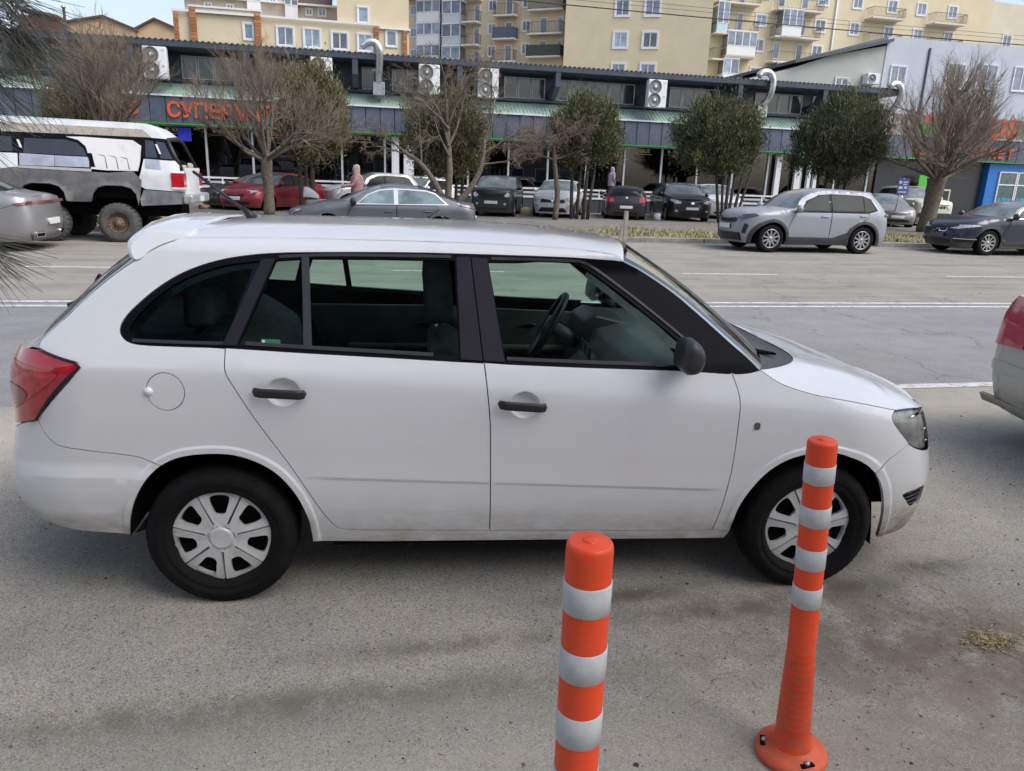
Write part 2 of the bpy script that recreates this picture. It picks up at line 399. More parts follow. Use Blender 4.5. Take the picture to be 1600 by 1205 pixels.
# ------------------------------------------------------------------ the white estate car
class WhiteSurf:
    rc, ra, fc, fa = .26, .34, .36, .55
    low = staticmethod(pchip([.10, .20, .25, .31, .36, .48, .55, .65, .75, .85], [.69, .735, .752, .770, .783, .798, .804, .814, .820, .822]))
    cz = staticmethod(pchip([-.9, -.46, .03, .256, 1.01, 2.06, 2.4, 2.7, 3.2], [.995, .992, .982, .968, .923, .859, .832, .789, .74]))
    xr = staticmethod(pchip(*zip(*[(.05, -.50), (.12, -.60), (.19, -.66), (.24, -.72), (.30, -.775), (.36, -.822), (.41, -.843), (.46, -.849), (.55, -.845), (.62, -.835), (.70, -.812), (.78, -.797), (.85, -.795), (.93, -.788), (.985, -.772), (1.05, -.74), (1.12, -.69), (1.40, -.46), (1.5, -.37)])))
    xf = staticmethod(pchip(*zip(*[(.05, 3.08), (.12, 3.13), (.19, 3.168), (.26, 3.182), (.43, 3.182), (.52, 3.167), (.60, 3.143), (.68, 3.118), (.78, 3.074), (.86, 3.00), (.95, 2.85), (1.1, 2.6), (1.5, 2.2)])))
    lowc = staticmethod(pchip([.30, .377, 1.06, 2.04, 2.1], [.555, .550, .520, .477, .474]))
    rbc = staticmethod(pchip([-.9, -.775, -.66, -.54, -.37, -.2], [.56, .562, .575, .585, .579, .57]))
    arches = None
    def detail(S, s, z):
        w = np.zeros_like(s)
        e = z-S.lowc(s); k = np.clip((s-.33)/.12, 0, 1)*np.clip((2.06-s)/.12, 0, 1)
        w = w+k*(.005*np.clip(.5+e/.014, 0, 1)*np.clip(1-e/.22, 0, 1))
        e = z-S.rbc(s); k = np.clip((-.16-s)/.05, 0, 1)
        w = w+k*.010*np.clip(.5-e/.045, 0, 1)*np.clip((z-.2)/.2, 0, 1)
        for A in S.arches:
            near = (np.abs(s-A[:, 0].mean()) < .62) & (z < .9)
            if near.any():
                q = np.stack([s[near], z[near]], 1); d = np.full(len(q), 9.)
                for a, b in zip(A[:-1], A[1:]):
                    ab = b-a; t = np.clip(((q-a)@ab)/(ab@ab), 0, 1); d = np.minimum(d, np.hypot(*(q-a-t[:, None]*ab).T))
                t = np.clip((d-.024)/.012, 0, 1); w[near] += .006*(1-t*t*(3-2*t))
        for cs, cz, a, b, dp in ((.268, .907, .064, .056, .028), (1.187, .859, .060, .054, .028)):
            q = 1-((s-cs)/a)**2-((z-cz)/b)**2; w = w-dp*np.sqrt(np.clip(q, 0, 1))*np.clip(q*4, 0, 1)
        return w
    def plain(S, s, z):
        c = S.cz(s); t = z-c
        w = S.low(np.minimum(z/c*.85, .85))
        sp = .012*np.log1p(np.exp(np.clip(t/.012, -40, 40)))
        q = np.clip((z-1.405)/.05, 0, 1.6)
        return w-.40*sp-.10*np.maximum(0, z-1.0)-.05*q*q
    def P(S, s, z):
        s = np.asarray(s, float); z = np.asarray(z, float)
        w = S.plain(s, z)+S.detail(s, z)
        xr = S.xr(z); xf = S.xf(z); x = s.copy()
        d = (s-xr)/S.ra; k = d < 1; ph = np.where(k, np.pi/2*(1-np.clip(d, -.02, 1)), 0)
        x = np.where(k, xr+S.ra*(1-np.sin(ph)), x); w = w-np.where(k, S.rc*(1-np.cos(ph)), 0)
        d = (xf-s)/S.fa; k = d < 1; ph = np.where(k, np.pi/2*(1-np.clip(d, -.02, 1)), 0)
        x = np.where(k, xf-S.fa*(1-np.sin(ph)), x); w = w-np.where(k, S.fc*(1-np.cos(ph)), 0)
        return np.stack([x, -w, z], 1)
def build_white_car():
    S = WhiteSurf(); fn = S.P
    car = empty('estate_car', (-0.4804, 3.6240, 0), R(-5.2301))
    tag(car, 'white compact estate car with black door handles and mirror, parked side on in the foreground', 'car')
    white = paint('white_car_paint', (.80, .81, .84), dirt=.5, dcol=(.27, .225, .16), coat=1.0)
    whitebare = paint('white_plastic_bumper', (.78, .79, .81), dirt=.85, dz=.56, dcol=(.27, .225, .155), coat=.9)
    # ---- outlines on the flank (s along the car from the rear axle, z up)
    rarch = catmull([(.343, .245), (.340, .30), (.332, .367), (.298, .466), (.239, .555), (.172, .610), (.089, .646), (.005, .657), (-.102, .649), (-.182, .620), (-.249, .564), (-.306, .474), (-.340, .379), (-.351, .296)], 4)[::-1]   # rear -> front
    farch = catmull([(2.119, .272), (2.122, .32), (2.131, .388), (2.165, .469), (2.224, .554), (2.298, .613), (2.384, .643), (2.457, .650), (2.530, .645), (2.596, .622), (2.647, .584), (2.687, .535), (2.719, .471), (2.738, .401), (2.752, .32), (2.762, .25), (2.767, .197)], 4)
    S.arches = [rarch, farch]
    k_seam = [i for i in range(len(rarch)) if rarch[i, 1] > .60][0]     # bumper seam meets the arch
    f_seam = [i for i in range(len(farch)) if farch[i, 0] > 2.672][0]
    dlo_bot = catmull([(.062, 1.068), (.34, 1.052), (.643, 1.037), (1.025, 1.018), (1.391, 1.004), (1.81, .992), (2.02, .980), (2.103, .982), (2.158, .993)], 4)
    dlo_q = catmull([(.062, 1.068), (-.114, 1.0715), (-.235, 1.076), (-.285, 1.087), (-.312, 1.112), (-.314, 1.140), (-.296, 1.175), (-.255, 1.219), (-.194, 1.272), (-.124, 1.318), (-.047, 1.352), (.041, 1.378), (.13, 1.393), (.21, 1.401), (.327, 1.407), (.636, 1.414), (.899, 1.415), (1.298, 1.412), (1.419, 1.409), (1.509, 1.405), (1.600, 1.401)], 3)
    apil = catmull([(1.600, 1.401), (1.682, 1.362), (1.806, 1.285), (1.918, 1.197), (2.03, 1.103), (2.108, 1.040), (2.158, .993)], 4)
    roof_e = catmull([(1.600, 1.401), (1.57, 1.424), (1.488, 1.437), (1.36, 1.446), (1.15, 1.452), (.85, 1.456), (.5, 1.456), (.2, 1.455), (.0, 1.452), (-.112, 1.447)], 3)
    tg = catmull([(-.112, 1.447), (-.170, 1.418), (-.236, 1.370), (-.306, 1.314), (-.386, 1.239), (-.47, 1.150), (-.535, 1.085), (-.548, 1.060), (-.540, 1.045)], 3)
    lampR = [(-.540, 1.045), (-.443, 1.012), (-.438, .998), (-.576, .787)]
    bs = catmull([(-.576, .787), (-.561, .735), (-.545, .705), (-.526, .688), (-.452, .671), (-.362, .659), (-.283, .645), (-.255, .632), tuple(rarch[k_seam])], 3)
    rdb = catmull([(.060, 1.066), (.060, 1.01), (.066, .975), (.091, .926), (.16, .799), (.281, .598), (.382, .41), (.428, .336), (.458, .310), (.529, .301)], 3)
    dbot = [(.529, .301), (1.07, .288)]; dbot2 = [(1.07, .288), (1.719, .275), (2.039, .271)]
    bseam = catmull([(1.07, .288), (1.066, .446), (1.060, .64), (1.054, .782), (1.040, .912), (1.027, 1.018)], 3)
    fdf = catmull([(2.039, .271), (2.056, .386), (2.070, .509), (2.074, .585), (2.073, .70), (2.071, .798), (2.070, .863), (2.061, .917), (2.038, .980)], 3)
    hseam = catmull([(2.158, .993), (2.176, .985), (2.235, .949), (2.294, .926), (2.385, .901), (2.527, .867), (2.696, .819)], 4)
    lampF_rear = catmull([(2.696, .819), (2.680, .794), (2.708, .751), (2.764, .688), (2.781, .666)], 2)
    fbs = [(2.781, .666), (2.713, .612), tuple(farch[f_seam])]
    i_b = int(np.argmin(np.abs(dlo_bot[:, 0]-1.027)))
    i_f = int(np.argmin(np.abs(dlo_bot[:, 0]-2.038)))
    A = lambda *p: np.concatenate([np.asarray(q, float) for q in p])
    zr = np.linspace(.335, .70, 10); rear_lo = np.stack([S.xr(zr)+.004, zr], 1)
    zf = np.linspace(.205, .60, 10); front_lo = np.stack([S.xf(zf)-.004, zf], 1)
    P_body = A([(.343, .245), (.631, .237), (1.25, .231), (2.104, .224), (2.119, .272)], dbot2[::-1], dbot[::-1][1:], rdb[::-1][1:], dlo_q[1:], roof_e[1:], tg[1:], lampR[1:], bs[1:], rarch[k_seam+1:-1])
    P_rd = A(rdb, dbot[1:], bseam[1:], dlo_bot[:i_b+1][::-1])
    P_fd = A(bseam[::-1], dbot2[1:], fdf[1:], dlo_bot[i_b:i_f+1][::-1])
    P_fen = A(fdf[::-1], [(2.119, .272)], farch[1:f_seam+1], fbs[::-1][1:], lampF_rear[::-1][1:], hseam[::-1][1:], dlo_bot[i_f:][::-1][1:])
    lb = catmull([(2.781, .666), (2.817, .642), (2.884, .613), (2.96, .595), (3.05, .588)], 3)
    P_fb = A(fbs[::-1], lb[1:], [(float(S.xf(.588))-.004, .588)], front_lo[::-1][1:], [(3.05, .198), (2.9, .190), (2.767, .197)], farch[f_seam:-1][::-1])
    P_rb = A(bs, rarch[:k_seam][::-1], [(-.351, .296), (-.45, .311), (-.57, .322), (-.70, .33)], rear_lo, [(-.72, .717), (-.60, .776)])
    g = lambda poly: inset(poly, .0022)
    lc = S.lowc; lcl = [[(x, float(lc(x))+d) for x in np.linspace(.36, 2.03, 40)] for d in (-.0095, -.004, .004, .0095)]
    crs = [[(x, float(S.cz(x))+d) for x in np.linspace(-.42, 2.64, 60)] for d in (-.015, .0, .015)]
    def clip(lines, poly, m=.012):
        out = []
        for L in lines:
            L = np.array(L); k = pip(L, inset(poly, m)); L = L[k]
            if len(L) > 1: out.append(L)
        return out
    def dish(cx, cz):
        q = [ellipse(cx, cz, .062*f, .055*f, max(6, int(48*f))) for f in (1.10, 1.04, 1.0, .97, .93, .88, .8, .7, .55, .4, .2)]
        return np.concatenate(q)
    def ringpts(Ar, lo, hi):
        Q = resample(Ar, .018, False); T = np.gradient(Q, axis=0); T /= np.hypot(*T.T)[:, None]; Nn = np.stack([-T[:, 1], T[:, 0]], 1); return np.concatenate([Q+Nn*o for o in (.010, .022, .027, .032, .038, .050)])
    rp = np.concatenate([ringpts(rarch, 0, 0), ringpts(farch, 0, 0)])
    rbl = np.array([(x, float(S.rbc(x))+d) for d in (-.018, -.006, .006, .018) for x in np.linspace(-.82, -.18, 36)])
    fuel = ellipse(-.154, .908, .069, .074, 40)
    P_body_i = inset(P_body, .0022); kk = np.array([np.min(np.hypot(*(roof_e-q).T)) < .006 for q in P_body_i]); P_body_i[kk, 1] += .0075
    pair('body', patch(fn, P_body_i, [fuel], .035, clip(crs, P_body), np.concatenate([rp, rbl]), flange=.014), white, car)
    pair('fuel_flap', patch(fn, inset(fuel, .003), (), .03, flange=.012), white, car, False)
    mb = MB(); q, n = lift(fn, np.array([(-.214, .909)])); q = q[0]
    mb.lathe([(0, .012), (.012, .010), (.016, .004), (.017, -.006)], 16, 0, 'y', (q[0], q[1], q[2])); mb.build('fuel_flap_catch', white, car)
    for name, P, hz, hx in (('rear_door', P_rd, (.268, .907), (.160, .356, .915, .905)), ('front_door', P_fd, (1.187, .859), (1.080, 1.274, .868, .855))):
        for dd, sg in zip(pair(name, patch(fn, g(P), (), .035, clip(crs+lcl, P), np.concatenate([dish(*hz), rp]), flange=.014), white, car), (1, -1)):
            x0, x1, z0, z1 = hx; mb = MB(); pts = []; N = 30
            V = []; F = []
            for i in range(N+1):
                t = i/N; s_ = x0+(x1-x0)*t; z_ = z0+(z1-z0)*t
                w = float(S.plain(np.array([s_]), np.array([z_]))[0]); lift_ = .012+.022*min(1, 4*t*(1-t)*1.9)**.6
                hh = .0165*(1-abs(2*t-1)**22)**.5+.002; th = .009
                cy = -(w+lift_)
                for j in range(10):
                    a = 2*math.pi*j/10; V.append((s_, (cy+th*math.sin(a))*sg, z_+hh*math.copysign(abs(math.cos(a))**.7, math.cos(a))))
            for i in range(N):
                for j in range(10): F.append((i*10+j, i*10+(j+1) % 10, (i+1)*10+(j+1) % 10, (i+1)*10+j))
            F += [tuple(range(10)), tuple(range(N*10, N*10+10))]
            obj('door_handle', V, F, M_BLACK, dd, smooth=True)
            s_ = x0+.028; w = float(S.plain(np.array([s_]), np.array([z0]))[0])
    pair('front_fender', patch(fn, g(P_fen), (), .035, clip(crs, P_fen), rp, flange=.014), white, car)
    fog = np.array([(2.815, .425), (2.88, .432), (2.95, .428), (2.965, .39), (2.955, .345), (2.925, .322), (2.875, .345), (2.84, .385)])
    fogc = catmull(fog, 3, True)
    fb = pair('front_bumper', patch(fn, g(P_fb), [fogc], .035, (), rp, flange=.016), whitebare, car)
    for o, sg in zip(fb, (1, -1)):
        V, F, N = patch(fn, inset(fogc, -.004), (), .03, off=-.03)
        if sg < 0: V, F, N = flipy(V, F, N)
        fv = obj('fog_vent', V, F, M_DARK, o, N)
        mb = MB()
        for i in range(4):
            z_ = .345+.022*i; a, b_ = 2.84-.008*i+.01, 2.965
            q, _ = lift(fn, np.array([(s_, z_) for s_ in np.linspace(a, b_, 5)]))
            mb.tube([(p[0], (p[1]+.018)*sg, p[2]) for p in q], .0055, 5)
        mb.build('vent_slat', M_BLACK, fv)
    rb = pair('rear_bumper', patch(fn, g(P_rb), (), .035, (), np.concatenate([rp, rbl]), flange=.016), whitebare, car)
    # ---- lamps: (q, z) = distance round the corner, q<0 on the end face
    def frontq(q, z):
        q = np.asarray(q, float); z = np.asarray(z, float); xf = S.xf(z); e = fn(xf, z); we = -e[:, 1]
        sid = fn(np.where(q > 0, xf-q, xf), z)
        y = np.clip(we+q, 0, None); face = np.stack([e[:, 0]+.13*(1-(y/we)**2), -y, z], 1)
        return np.where((q > 0)[:, None], sid, face)
    def rearq(q, z):
        q = np.asarray(q, float); z = np.asarray(z, float); xr = S.xr(z); e = fn(xr, z); we = -e[:, 1]
        sid = fn(np.where(q > 0, xr+q, xr), z)
        y = np.clip(we+q, 0, None); face = np.stack([e[:, 0]-.09*(1-(y/we)**2), -y, z], 1)
        return np.where((q > 0)[:, None], sid, face)
    toq = lambda P: np.array([(float(S.xf(z))-s_, z) for s_, z in P])
    lf = A(lampF_rear, lb[1:]); up = catmull([(2.696, .819), (2.776, .812), (2.90, .790), (3.0, .765), (3.05, .745)], 3)
    lampF = A(toq(up), [(-.03, .70), (-.03, .62)], toq(lf)[::-1][:-1])
    toqr = lambda P: np.array([(s_-float(S.xr(z)), z) for s_, z in P])
    tl = A(toqr(lampR), [(.13, .745), (.0, .715), (-.09, .72), (-.10, .90), (-.06, 1.0), (.06, 1.035)])
    for sg in (1, -1):
        V, F, N = patch(frontq, inset(lampF, .002), (), .03, off=-.001, flange=.02, sgn=-1)
        if sg < 0: V, F, N = flipy(V, F, N)
        hl = obj('headlight', V, F, glass('lamp_lens', (.93, .95, .95), 1.2), car, N)
        V, F, N = patch(frontq, inset(lampF, .006), (), .03, off=-.017, sgn=-1)
        if sg < 0: V, F, N = flipy(V, F, N)
        obj('reflector', V, F, mat('lamp_reflector', (.72, .73, .72), .3, metal=.3, var=.5, scale=11), hl, N)
        mb = MB()
        for zz in (.775, .70, .645):
            qq = np.linspace(.02, .30 if zz > .7 else .22, 8); p = frontq(qq, np.full(8, zz)); p[:, 1] += .010; p[:, 1] *= sg
            mb.tube([tuple(a) for a in p], .006, 6)
        mb.lathe([(0, .02), (.05, .01), (.062, -.01), (.062, -.03)], 24, 1, 'y', (2.90, -.60*sg, .70))
        mb.build('bezel', [M_CHROME, M_LAMP], hl)
        V, F, N = patch(rearq, inset(tl, .002), (), .03, off=.004, flange=.03)
        if sg < 0: V, F, N = flipy(V, F, N)
        t_ = obj('tail_light', V, F, M_RED, car, N)
        inner = catmull([(.06, .985), (.22, .985), (.285, .965), (.21, .87), (.10, .80), (.04, .86)], 4, True)
        V, F, N = patch(rearq, inner, (), .03, off=.0065)
        if sg < 0: V, F, N = flipy(V, F, N)
        obj('lens_band', V, F, mat('red_lamp_inner', (.50, .02, .03), .10, coat=1., var=.45, scale=26), t_, N)
        inner = catmull([(.07, .90), (.17, .905), (.20, .87), (.13, .825), (.08, .835)], 4, True)
        V, F, N = patch(rearq, inner, (), .03, off=.0085)
        if sg < 0: V, F, N = flipy(V, F, N)
        obj('lens_reflector', V, F, mat('red_lamp_grey', (.26, .03, .04), .15, coat=1., var=.3, scale=20), t_, N)
        edge = A(toqr(lampR[1:]), [(.13, .745)])
        p, n = lift(rearq, resample(toqr([(-.540, 1.045), (-.443, 1.012), (-.438, .998), (-.576, .787), (-.60, .776)]), .02, False))
        p = p+n*.004; p[:, 1] *= sg
        MB().tube([tuple(a) for a in p], .006, 6).build('lamp_edge', mat('dark_red_edge', (.035, .006, .01), .25), t_)
    # ---- black window surround with its glass
    qgl = catmull([(.081, 1.088), (-.10, 1.091), (-.225, 1.096), (-.270, 1.107), (-.284, 1.129), (-.262, 1.172), (-.192, 1.246), (-.098, 1.308), (.015, 1.350), (.10, 1.367), (.166, 1.374)], 3)
    rgl = [(.105, 1.079), (.340, 1.068), (.93, 1.042), (.913, 1.392), (.62, 1.392), (.345, 1.388), (.228, 1.379)]
    fgl = A([(1.110, 1.029), (1.047, 1.389)], catmull([(1.20, 1.391), (1.36, 1.389), (1.415, 1.383), (1.47, 1.355), (1.60, 1.268), (1.74, 1.165), (1.84, 1.085)], 3), [(1.842, 1.003)])
    P_dlo = A(dlo_bot, apil[::-1][1:], dlo_q[::-1][1:-1])
    pair('window_trim', patch(fn, inset(P_dlo, .001), [qgl, rgl, fgl], .035, off=-.003, flange=.018), M_TRIM, car)
    # sill strips along the belt, the raised frames and the pillar covers
    for poly, off, nm, mt in (([(.100, 1.386), (.171, 1.374), (.052, 1.084), (-.01, 1.088)], .0, None, None),):
        pass
    def strip(name, poly, off, mt, step=.04): return pair(name, patch(fn, poly, (), step, off=off, flange=.010), mt, car)
    M_PIL = mat('pillar_cover', (.020, .019, .027), .42, var=.15, spec=.2)
    strip('pillar_cover', [(.176, 1.379), (.224, 1.383), (.099, 1.074), (.050, 1.078)], .004, M_PIL)
    strip('pillar_cover', [(.919, 1.401), (.974, 1.404), (1.020, 1.025), (.936, 1.030)], .005, M_PIL)
    strip('pillar_cover', [(.979, 1.404), (1.042, 1.398), (1.106, 1.022), (1.026, 1.024)], .005, M_PIL)
    strip('window_divider', [(.323, 1.392), (.350, 1.392), (.374, 1.064), (.343, 1.066)], .001, mat('divider_black', (.03, .035, .042), .4))
    M_BELT = mat('belt_strip', (.045, .045, .052), .4, var=.1, spec=.25)
    L = resample(catmull([(-.27, 1.085), (-.10, 1.080), (.055, 1.077)], 3), .04, False)
    band = lambda L, h: np.concatenate([L, (L+np.array([0, h]))[::-1]])
    strip('belt_strip', band(L, .011), .002, M_BELT)
    strip('belt_strip', band(dlo_bot[1:i_b-1]+np.array([0, .013]), .013), .003, M_BELT)
    strip('belt_strip', band(dlo_bot[i_b+1:int(np.argmin(np.abs(dlo_bot[:, 0]-1.83)))]+np.array([0, .013]), .013), .003, M_BELT)
    Lf = catmull([(.24, 1.386), (.45, 1.396), (.9, 1.399)], 4); strip('frame_strip', band(Lf, .010), .002, M_BELT)
    Lf = catmull([(1.06, 1.396), (1.36, 1.394), (1.43, 1.389), (1.49, 1.360), (1.62, 1.272), (1.76, 1.170), (1.88, 1.078)], 4)
    strip('frame_strip', band(Lf, .011), .003, mat('frame_grey', (.055, .05, .055), .4))
    G = glass('tinted_glass', (.70, .84, .78), .09); GQ = glass('dark_tinted_glass', (.42, .52, .49), .09)
    for nm, pl, mt in (('quarter_window', qgl, GQ), ('rear_door_window', rgl, G), ('front_door_window', fgl, G)):
        pair(nm, patch(fn, inset(pl, -.006), (), .06, off=-.010), mt, car)
    # the quarter window's printed border
    ib = catmull([(.058, 1.112), (-.12, 1.118), (-.232, 1.122), (-.244, 1.138), (-.216, 1.178), (-.16, 1.235), (-.08, 1.286), (.01, 1.322), (.10, 1.345), (.142, 1.35)], 3)
    pair('glass_border', patch(fn, inset(qgl, -.004), [ib], .05, off=-.013), M_GLOSSBLACK, car)
    pair('glass_border', patch(fn, A([(1.455, 1.365), (1.842, 1.085), (1.842, 1.003), (1.80, 1.003), (1.80, 1.06)], catmull([(1.74, 1.115), (1.60, 1.225), (1.44, 1.345)], 3)), (), .05, off=-.013), M_GLOSSBLACK, car, False)
    # green sticker in the rear door glass
    st = obj('window_sticker', *patch(fn, [(.186, 1.083), (.256, 1.080), (.256, 1.098), (.186, 1.101)], (), .05, off=-.008)[:2], mat('green_sticker', (.02, .17, .07), .5, var=.2, scale=90), car)
    obj('sticker_dot', *patch(fn, ellipse(.194, 1.091, .006, .006, 12), (), .05, off=-.007)[:2], M_PLATE, st)
    # ---- top skins
    def edge(L, off=0.): return lift(fn, np.asarray(L, float))[0]
    def row(p, cx, cz, px=2., pz=4.): return (p[0], -p[1], p[2], cx, cz, px, pz)
    Rf = edge(roof_e[::-1])    # rear -> front
    crown = pchip([-.2, .1, .8, 1.3, 1.62], [1.487, 1.497, 1.500, 1.487, 1.452])
    cxr = pchip([-.2, -.1, .3, 1.2, 1.62], [-.13, -.05, .3, 1.2, 1.70])
    rows = [row(p, float(cxr(p[0])), float(crown(p[0])), 2., 5.) for p in Rf]
    V, F = loft(rows, 14); obj('roof', V, F, white, car, smooth=True)
    V, F = loft([(r[0], r[1]-.05, r[2]-.035, r[3], r[4]-.04, r[5], r[6]) for r in rows], 8)
    obj('headliner', V, F, mat('headliner_cloth', (.25, .26, .26), .9), car, smooth=True)
    roof_end = rows[-1]
    Wp = edge(apil)
    rows = []
    for i, p in enumerate(Wp):
        t = i/(len(Wp)-1); rows.append(row(p, 1.70+(2.32-1.70)*t+.02*math.sin(math.pi*t), 1.452+(1.015-1.452)*t+.012*math.sin(math.pi*t), 2.6, 2.2))
    V, F = loft(rows, 14); obj('windshield', V, F, glass('windscreen_glass', (.72, .82, .78), .9), car, smooth=True)
    ws_rows = rows
    # black border round the windscreen glass + roof header
    for sg in (1, -1):
        mb = MB(); V = []; F = []
        for r in rows:
            v = .085; b = 1-(1-v)**2.6; c_ = 1-(1-v)**2.2
            V += [(r[0]-.004, -r[1]*sg, r[2]+.001), (r[0]+(r[3]-r[0])*b, -r[1]*(1-v)*sg, r[2]+(r[4]-r[2])*c_+.003)]
        for i in range(len(rows)-1): F.append((2*i, 2*i+1, 2*i+3, 2*i+2))
        mb.add(V, F, 0, True); mb.build('pillar_gloss', M_GLOSSBLACK, car)
    # hood
    Hp = edge(hseam); rows = []
    hz = pchip([2.15, 2.30, 2.55, 2.80, 3.0, 3.15], [1.03, 1.012, .965, .905, .835, .765]); 
    for i, p in enumerate(Hp):
        t = i/(len(Hp)-1); cx = 2.47+(2.86-2.47)*t; rows.append(row(p, cx, float(hz(cx)), 5.0-1.8*t, 3.4))
    Up = edge(up); 
    for i, p in enumerate(Up[1:]):
        t = (i+1)/(len(Up)-1); cx = 2.86+(3.20-2.86)*t; rows.append(row(p, cx, float(hz(cx)), 2., 3.0))
    V, F = loft(rows, 14); obj('hood', V, F, white, car, smooth=True); hood0 = rows[0]
    # cowl between windscreen and hood
    a, b = ws_rows[-1], hood0
    rows = []
    for t in np.linspace(0, 1, 6): rows.append(tuple(a[k]+(b[k]-a[k])*t for k in range(3))+(a[3]+(b[3]-a[3])*t, a[4]-.004+(b[4]-a[4])*t-.022*math.sin(math.pi*t), 2.6+2.4*t, 2.2+1.2*t))
    V, F = loft(rows, 14); cw = obj('cowl', V, F, mat('cowl_plastic', (.07, .07, .078), .55, var=.2, scale=30), car, smooth=True)
    mb = MB()
    for i in range(9):
        x = 2.265+.012*i; mb.box(x, x+.005, -.52+.006*i, -.44, 1.003-.002*i, 1.012-.002*i)
    mb.build('cowl_vent', M_DARK, cw)
    mb = MB(); mb.tube([(2.20, -.50, 1.03), (2.14, -.44, 1.08), (2.235, .10, 1.055)], .010, 6); mb.tube([(2.17, -.62, 1.022), (2.215, -.40, 1.055), (2.24, -.15, 1.062)], .008, 6); mb.tube([(2.16, -.58, 1.03), (2.19, -.53, 1.045)], .016, 6)
    mb.build('wiper', M_BLACK, cw)
    # nose and front bumper centre
    zz = np.array([.745, .72, .70, .67, .64, .62, .60, .588]); e = fn(S.xf(zz), zz)
    rows = [row(Up[-1], 3.20, float(hz(3.20)), 2., 3.)]+[row(p, p[0]+.13, p[2], 2., 2.) for p in e]
    V, F = loft(rows, 10); obj('grille_panel', V, F, white, car, smooth=True)
    zz = np.linspace(.588, .2, 14); e = fn(S.xf(zz)-.004, zz)
    V, F = loft([row(p, p[0]+.13, p[2], 2., 2.) for p in e], 10); obj('bumper_face', V, F, whitebare, fb[0], smooth=True)
    for nm, poly, mt in (('grille', ellipse(-.46, .665, .40, .045, 40, 5), M_GLOSSBLACK), ('air_intake', ellipse(-.46, .33, .40, .07, 40, 5), M_DARK), ('number_plate', [(-.72, .46), (-.20, .46), (-.20, .57), (-.72, .57)], M_PLATE)):
        V, F, N = patch(lambda q, z: frontq(q, z), poly, (), .05, off=.006, sgn=-1, flange=.01)
        obj(nm, V, F, mt, car, N)
    # tail: rear glass, tailgate, rear bumper centre
    Tp = edge(tg); rows = []
    for i, p in enumerate(Tp[:-2]):
        rows.append(row(p, p[0]-.13, p[2]+.012, 2.4, 2.))
    V, F = loft(rows, 12); 
    mt = [M_GLOSSBLACK, glass('rear_window_glass', (.40, .46, .45), .8), mat('tailgate_edge', (.40, .41, .43), .4)]
    fm = []
    for k, f in enumerate(F):
        j = k % 24; fm.append(2 if j in (0, 23) else 0 if j in (1, 2, 3, 22, 21, 20) or k//24 > len(rows)-5 or k//24 < 4 else 1)
    rwn = obj('rear_window', V, F, mt, car, fm=fm, smooth=True)
    zz = np.linspace(1.05, .69, 14); e = fn(S.xr(zz)+.002, zz); e[0] = Tp[-2]; e[1] = e[1]*.5+Tp[-1]*.5
    rows = [row(p, p[0]-.09-.04*min(1, max(0, (p[2]-1)/.06)), p[2], 2., 2.) for p in e]
    V, F = loft(rows, 12); tgate = obj('tailgate', V, F, white, car, smooth=True)
    mb = MB(); mb.tube([(-.80, .0, 1.085), (-.735, -.02, 1.12), (-.555, -.30, 1.26)], .008, 6); mb.tube([(-.83, 0, 1.075), (-.79, 0, 1.09)], .014, 8); mb.build('rear_wiper', M_BLACK, tgate)
    zz = np.linspace(.70, .33, 12); e = fn(S.xr(zz)+.004, zz)
    V, F = loft([row(p, p[0]-.09, p[2], 2., 2.) for p in e], 10); obj('bumper_face', V, F, whitebare, rb[0], smooth=True)
    # roof spoiler
    sec = [(-.09, 1.460), (-.19, 1.474), (-.272, 1.464), (-.312, 1.443), (-.330, 1.422), (-.327, 1.394), (-.310, 1.366), (-.284, 1.364), (-.205, 1.412), (-.13, 1.442)]
    sec = catmull(sec, 3, True); n = len(sec); V = []; F = []; ts = [-1, -.995, -.975, -.93, -.8, -.5, 0, .5, .8, .93, .975, .995, 1]
    for t_ in ts:
        f = 1-t_*t_; sh = 1-.16*max(0, (abs(t_)-.93)/.07)**3
        for x, z in sec:
            ye = .622-.70*max(0, z-1.36)
            V.append((-.2+(x+.2)*sh-.06*f*float(np.clip((-.08-x)/.2, 0, 1)), t_*ye, 1.41+(z-1.41)*sh+.035*f))
    for i in range(len(ts)-1):
        for j in range(n): F.append((i*n+j, i*n+(j+1) % n, (i+1)*n+(j+1) % n, (i+1)*n+j))
    sp_ = MB().add(V, F, 0, True)
    for k_ in (0, len(ts)-1): sp_.add(V[k_*n:(k_+1)*n], [tuple(range(n))], 0, False)
    sp_.build('spoiler', white, car)
    # antenna
    mb = MB(); mb.tube([(.01, -.0, 1.488), (-.005, 0, 1.512), (-.03, 0, 1.535)], [.028, .018, .010], 10); mb.tube([(-.02, 0, 1.525), (-.235, 0, 1.69)], [.0085, .0065], 8); mb.build('antenna', M_BLACK, car)
    # side repeater
    obj('side_repeater', *patch(fn, ellipse(2.152, .770, .0125, .016, 16, 3), (), .03, off=.004, flange=.006)[:2], mat('repeater_lens', (.10, .09, .09), .1, coat=1), car)
    # wing mirrors
    for sg in (1, -1):
        sec = [(1.845, .995), (1.832, 1.01), (1.838, 1.10), (1.850, 1.135), (1.875, 1.150), (1.905, 1.145), (1.945, 1.11), (1.962, 1.06), (1.955, 1.01), (1.93, .975), (1.88, .965)]
        mb = MB(); V = []; F = []
        ctr = np.array([1.895, 1.055]); o = catmull(sec, 3, True); n = len(o)
        lay = [(-.76, .42), (-.78, .64), (-.81, .88), (-.855, 1.0), (-.895, .98), (-.925, .86), (-.940, .6), (-.944, .25)]
        for y, k in lay:
            for p in o:
                q = ctr+(p-ctr)*k*.77; V.append((q[0]-.078, y*sg, q[1]+.018))
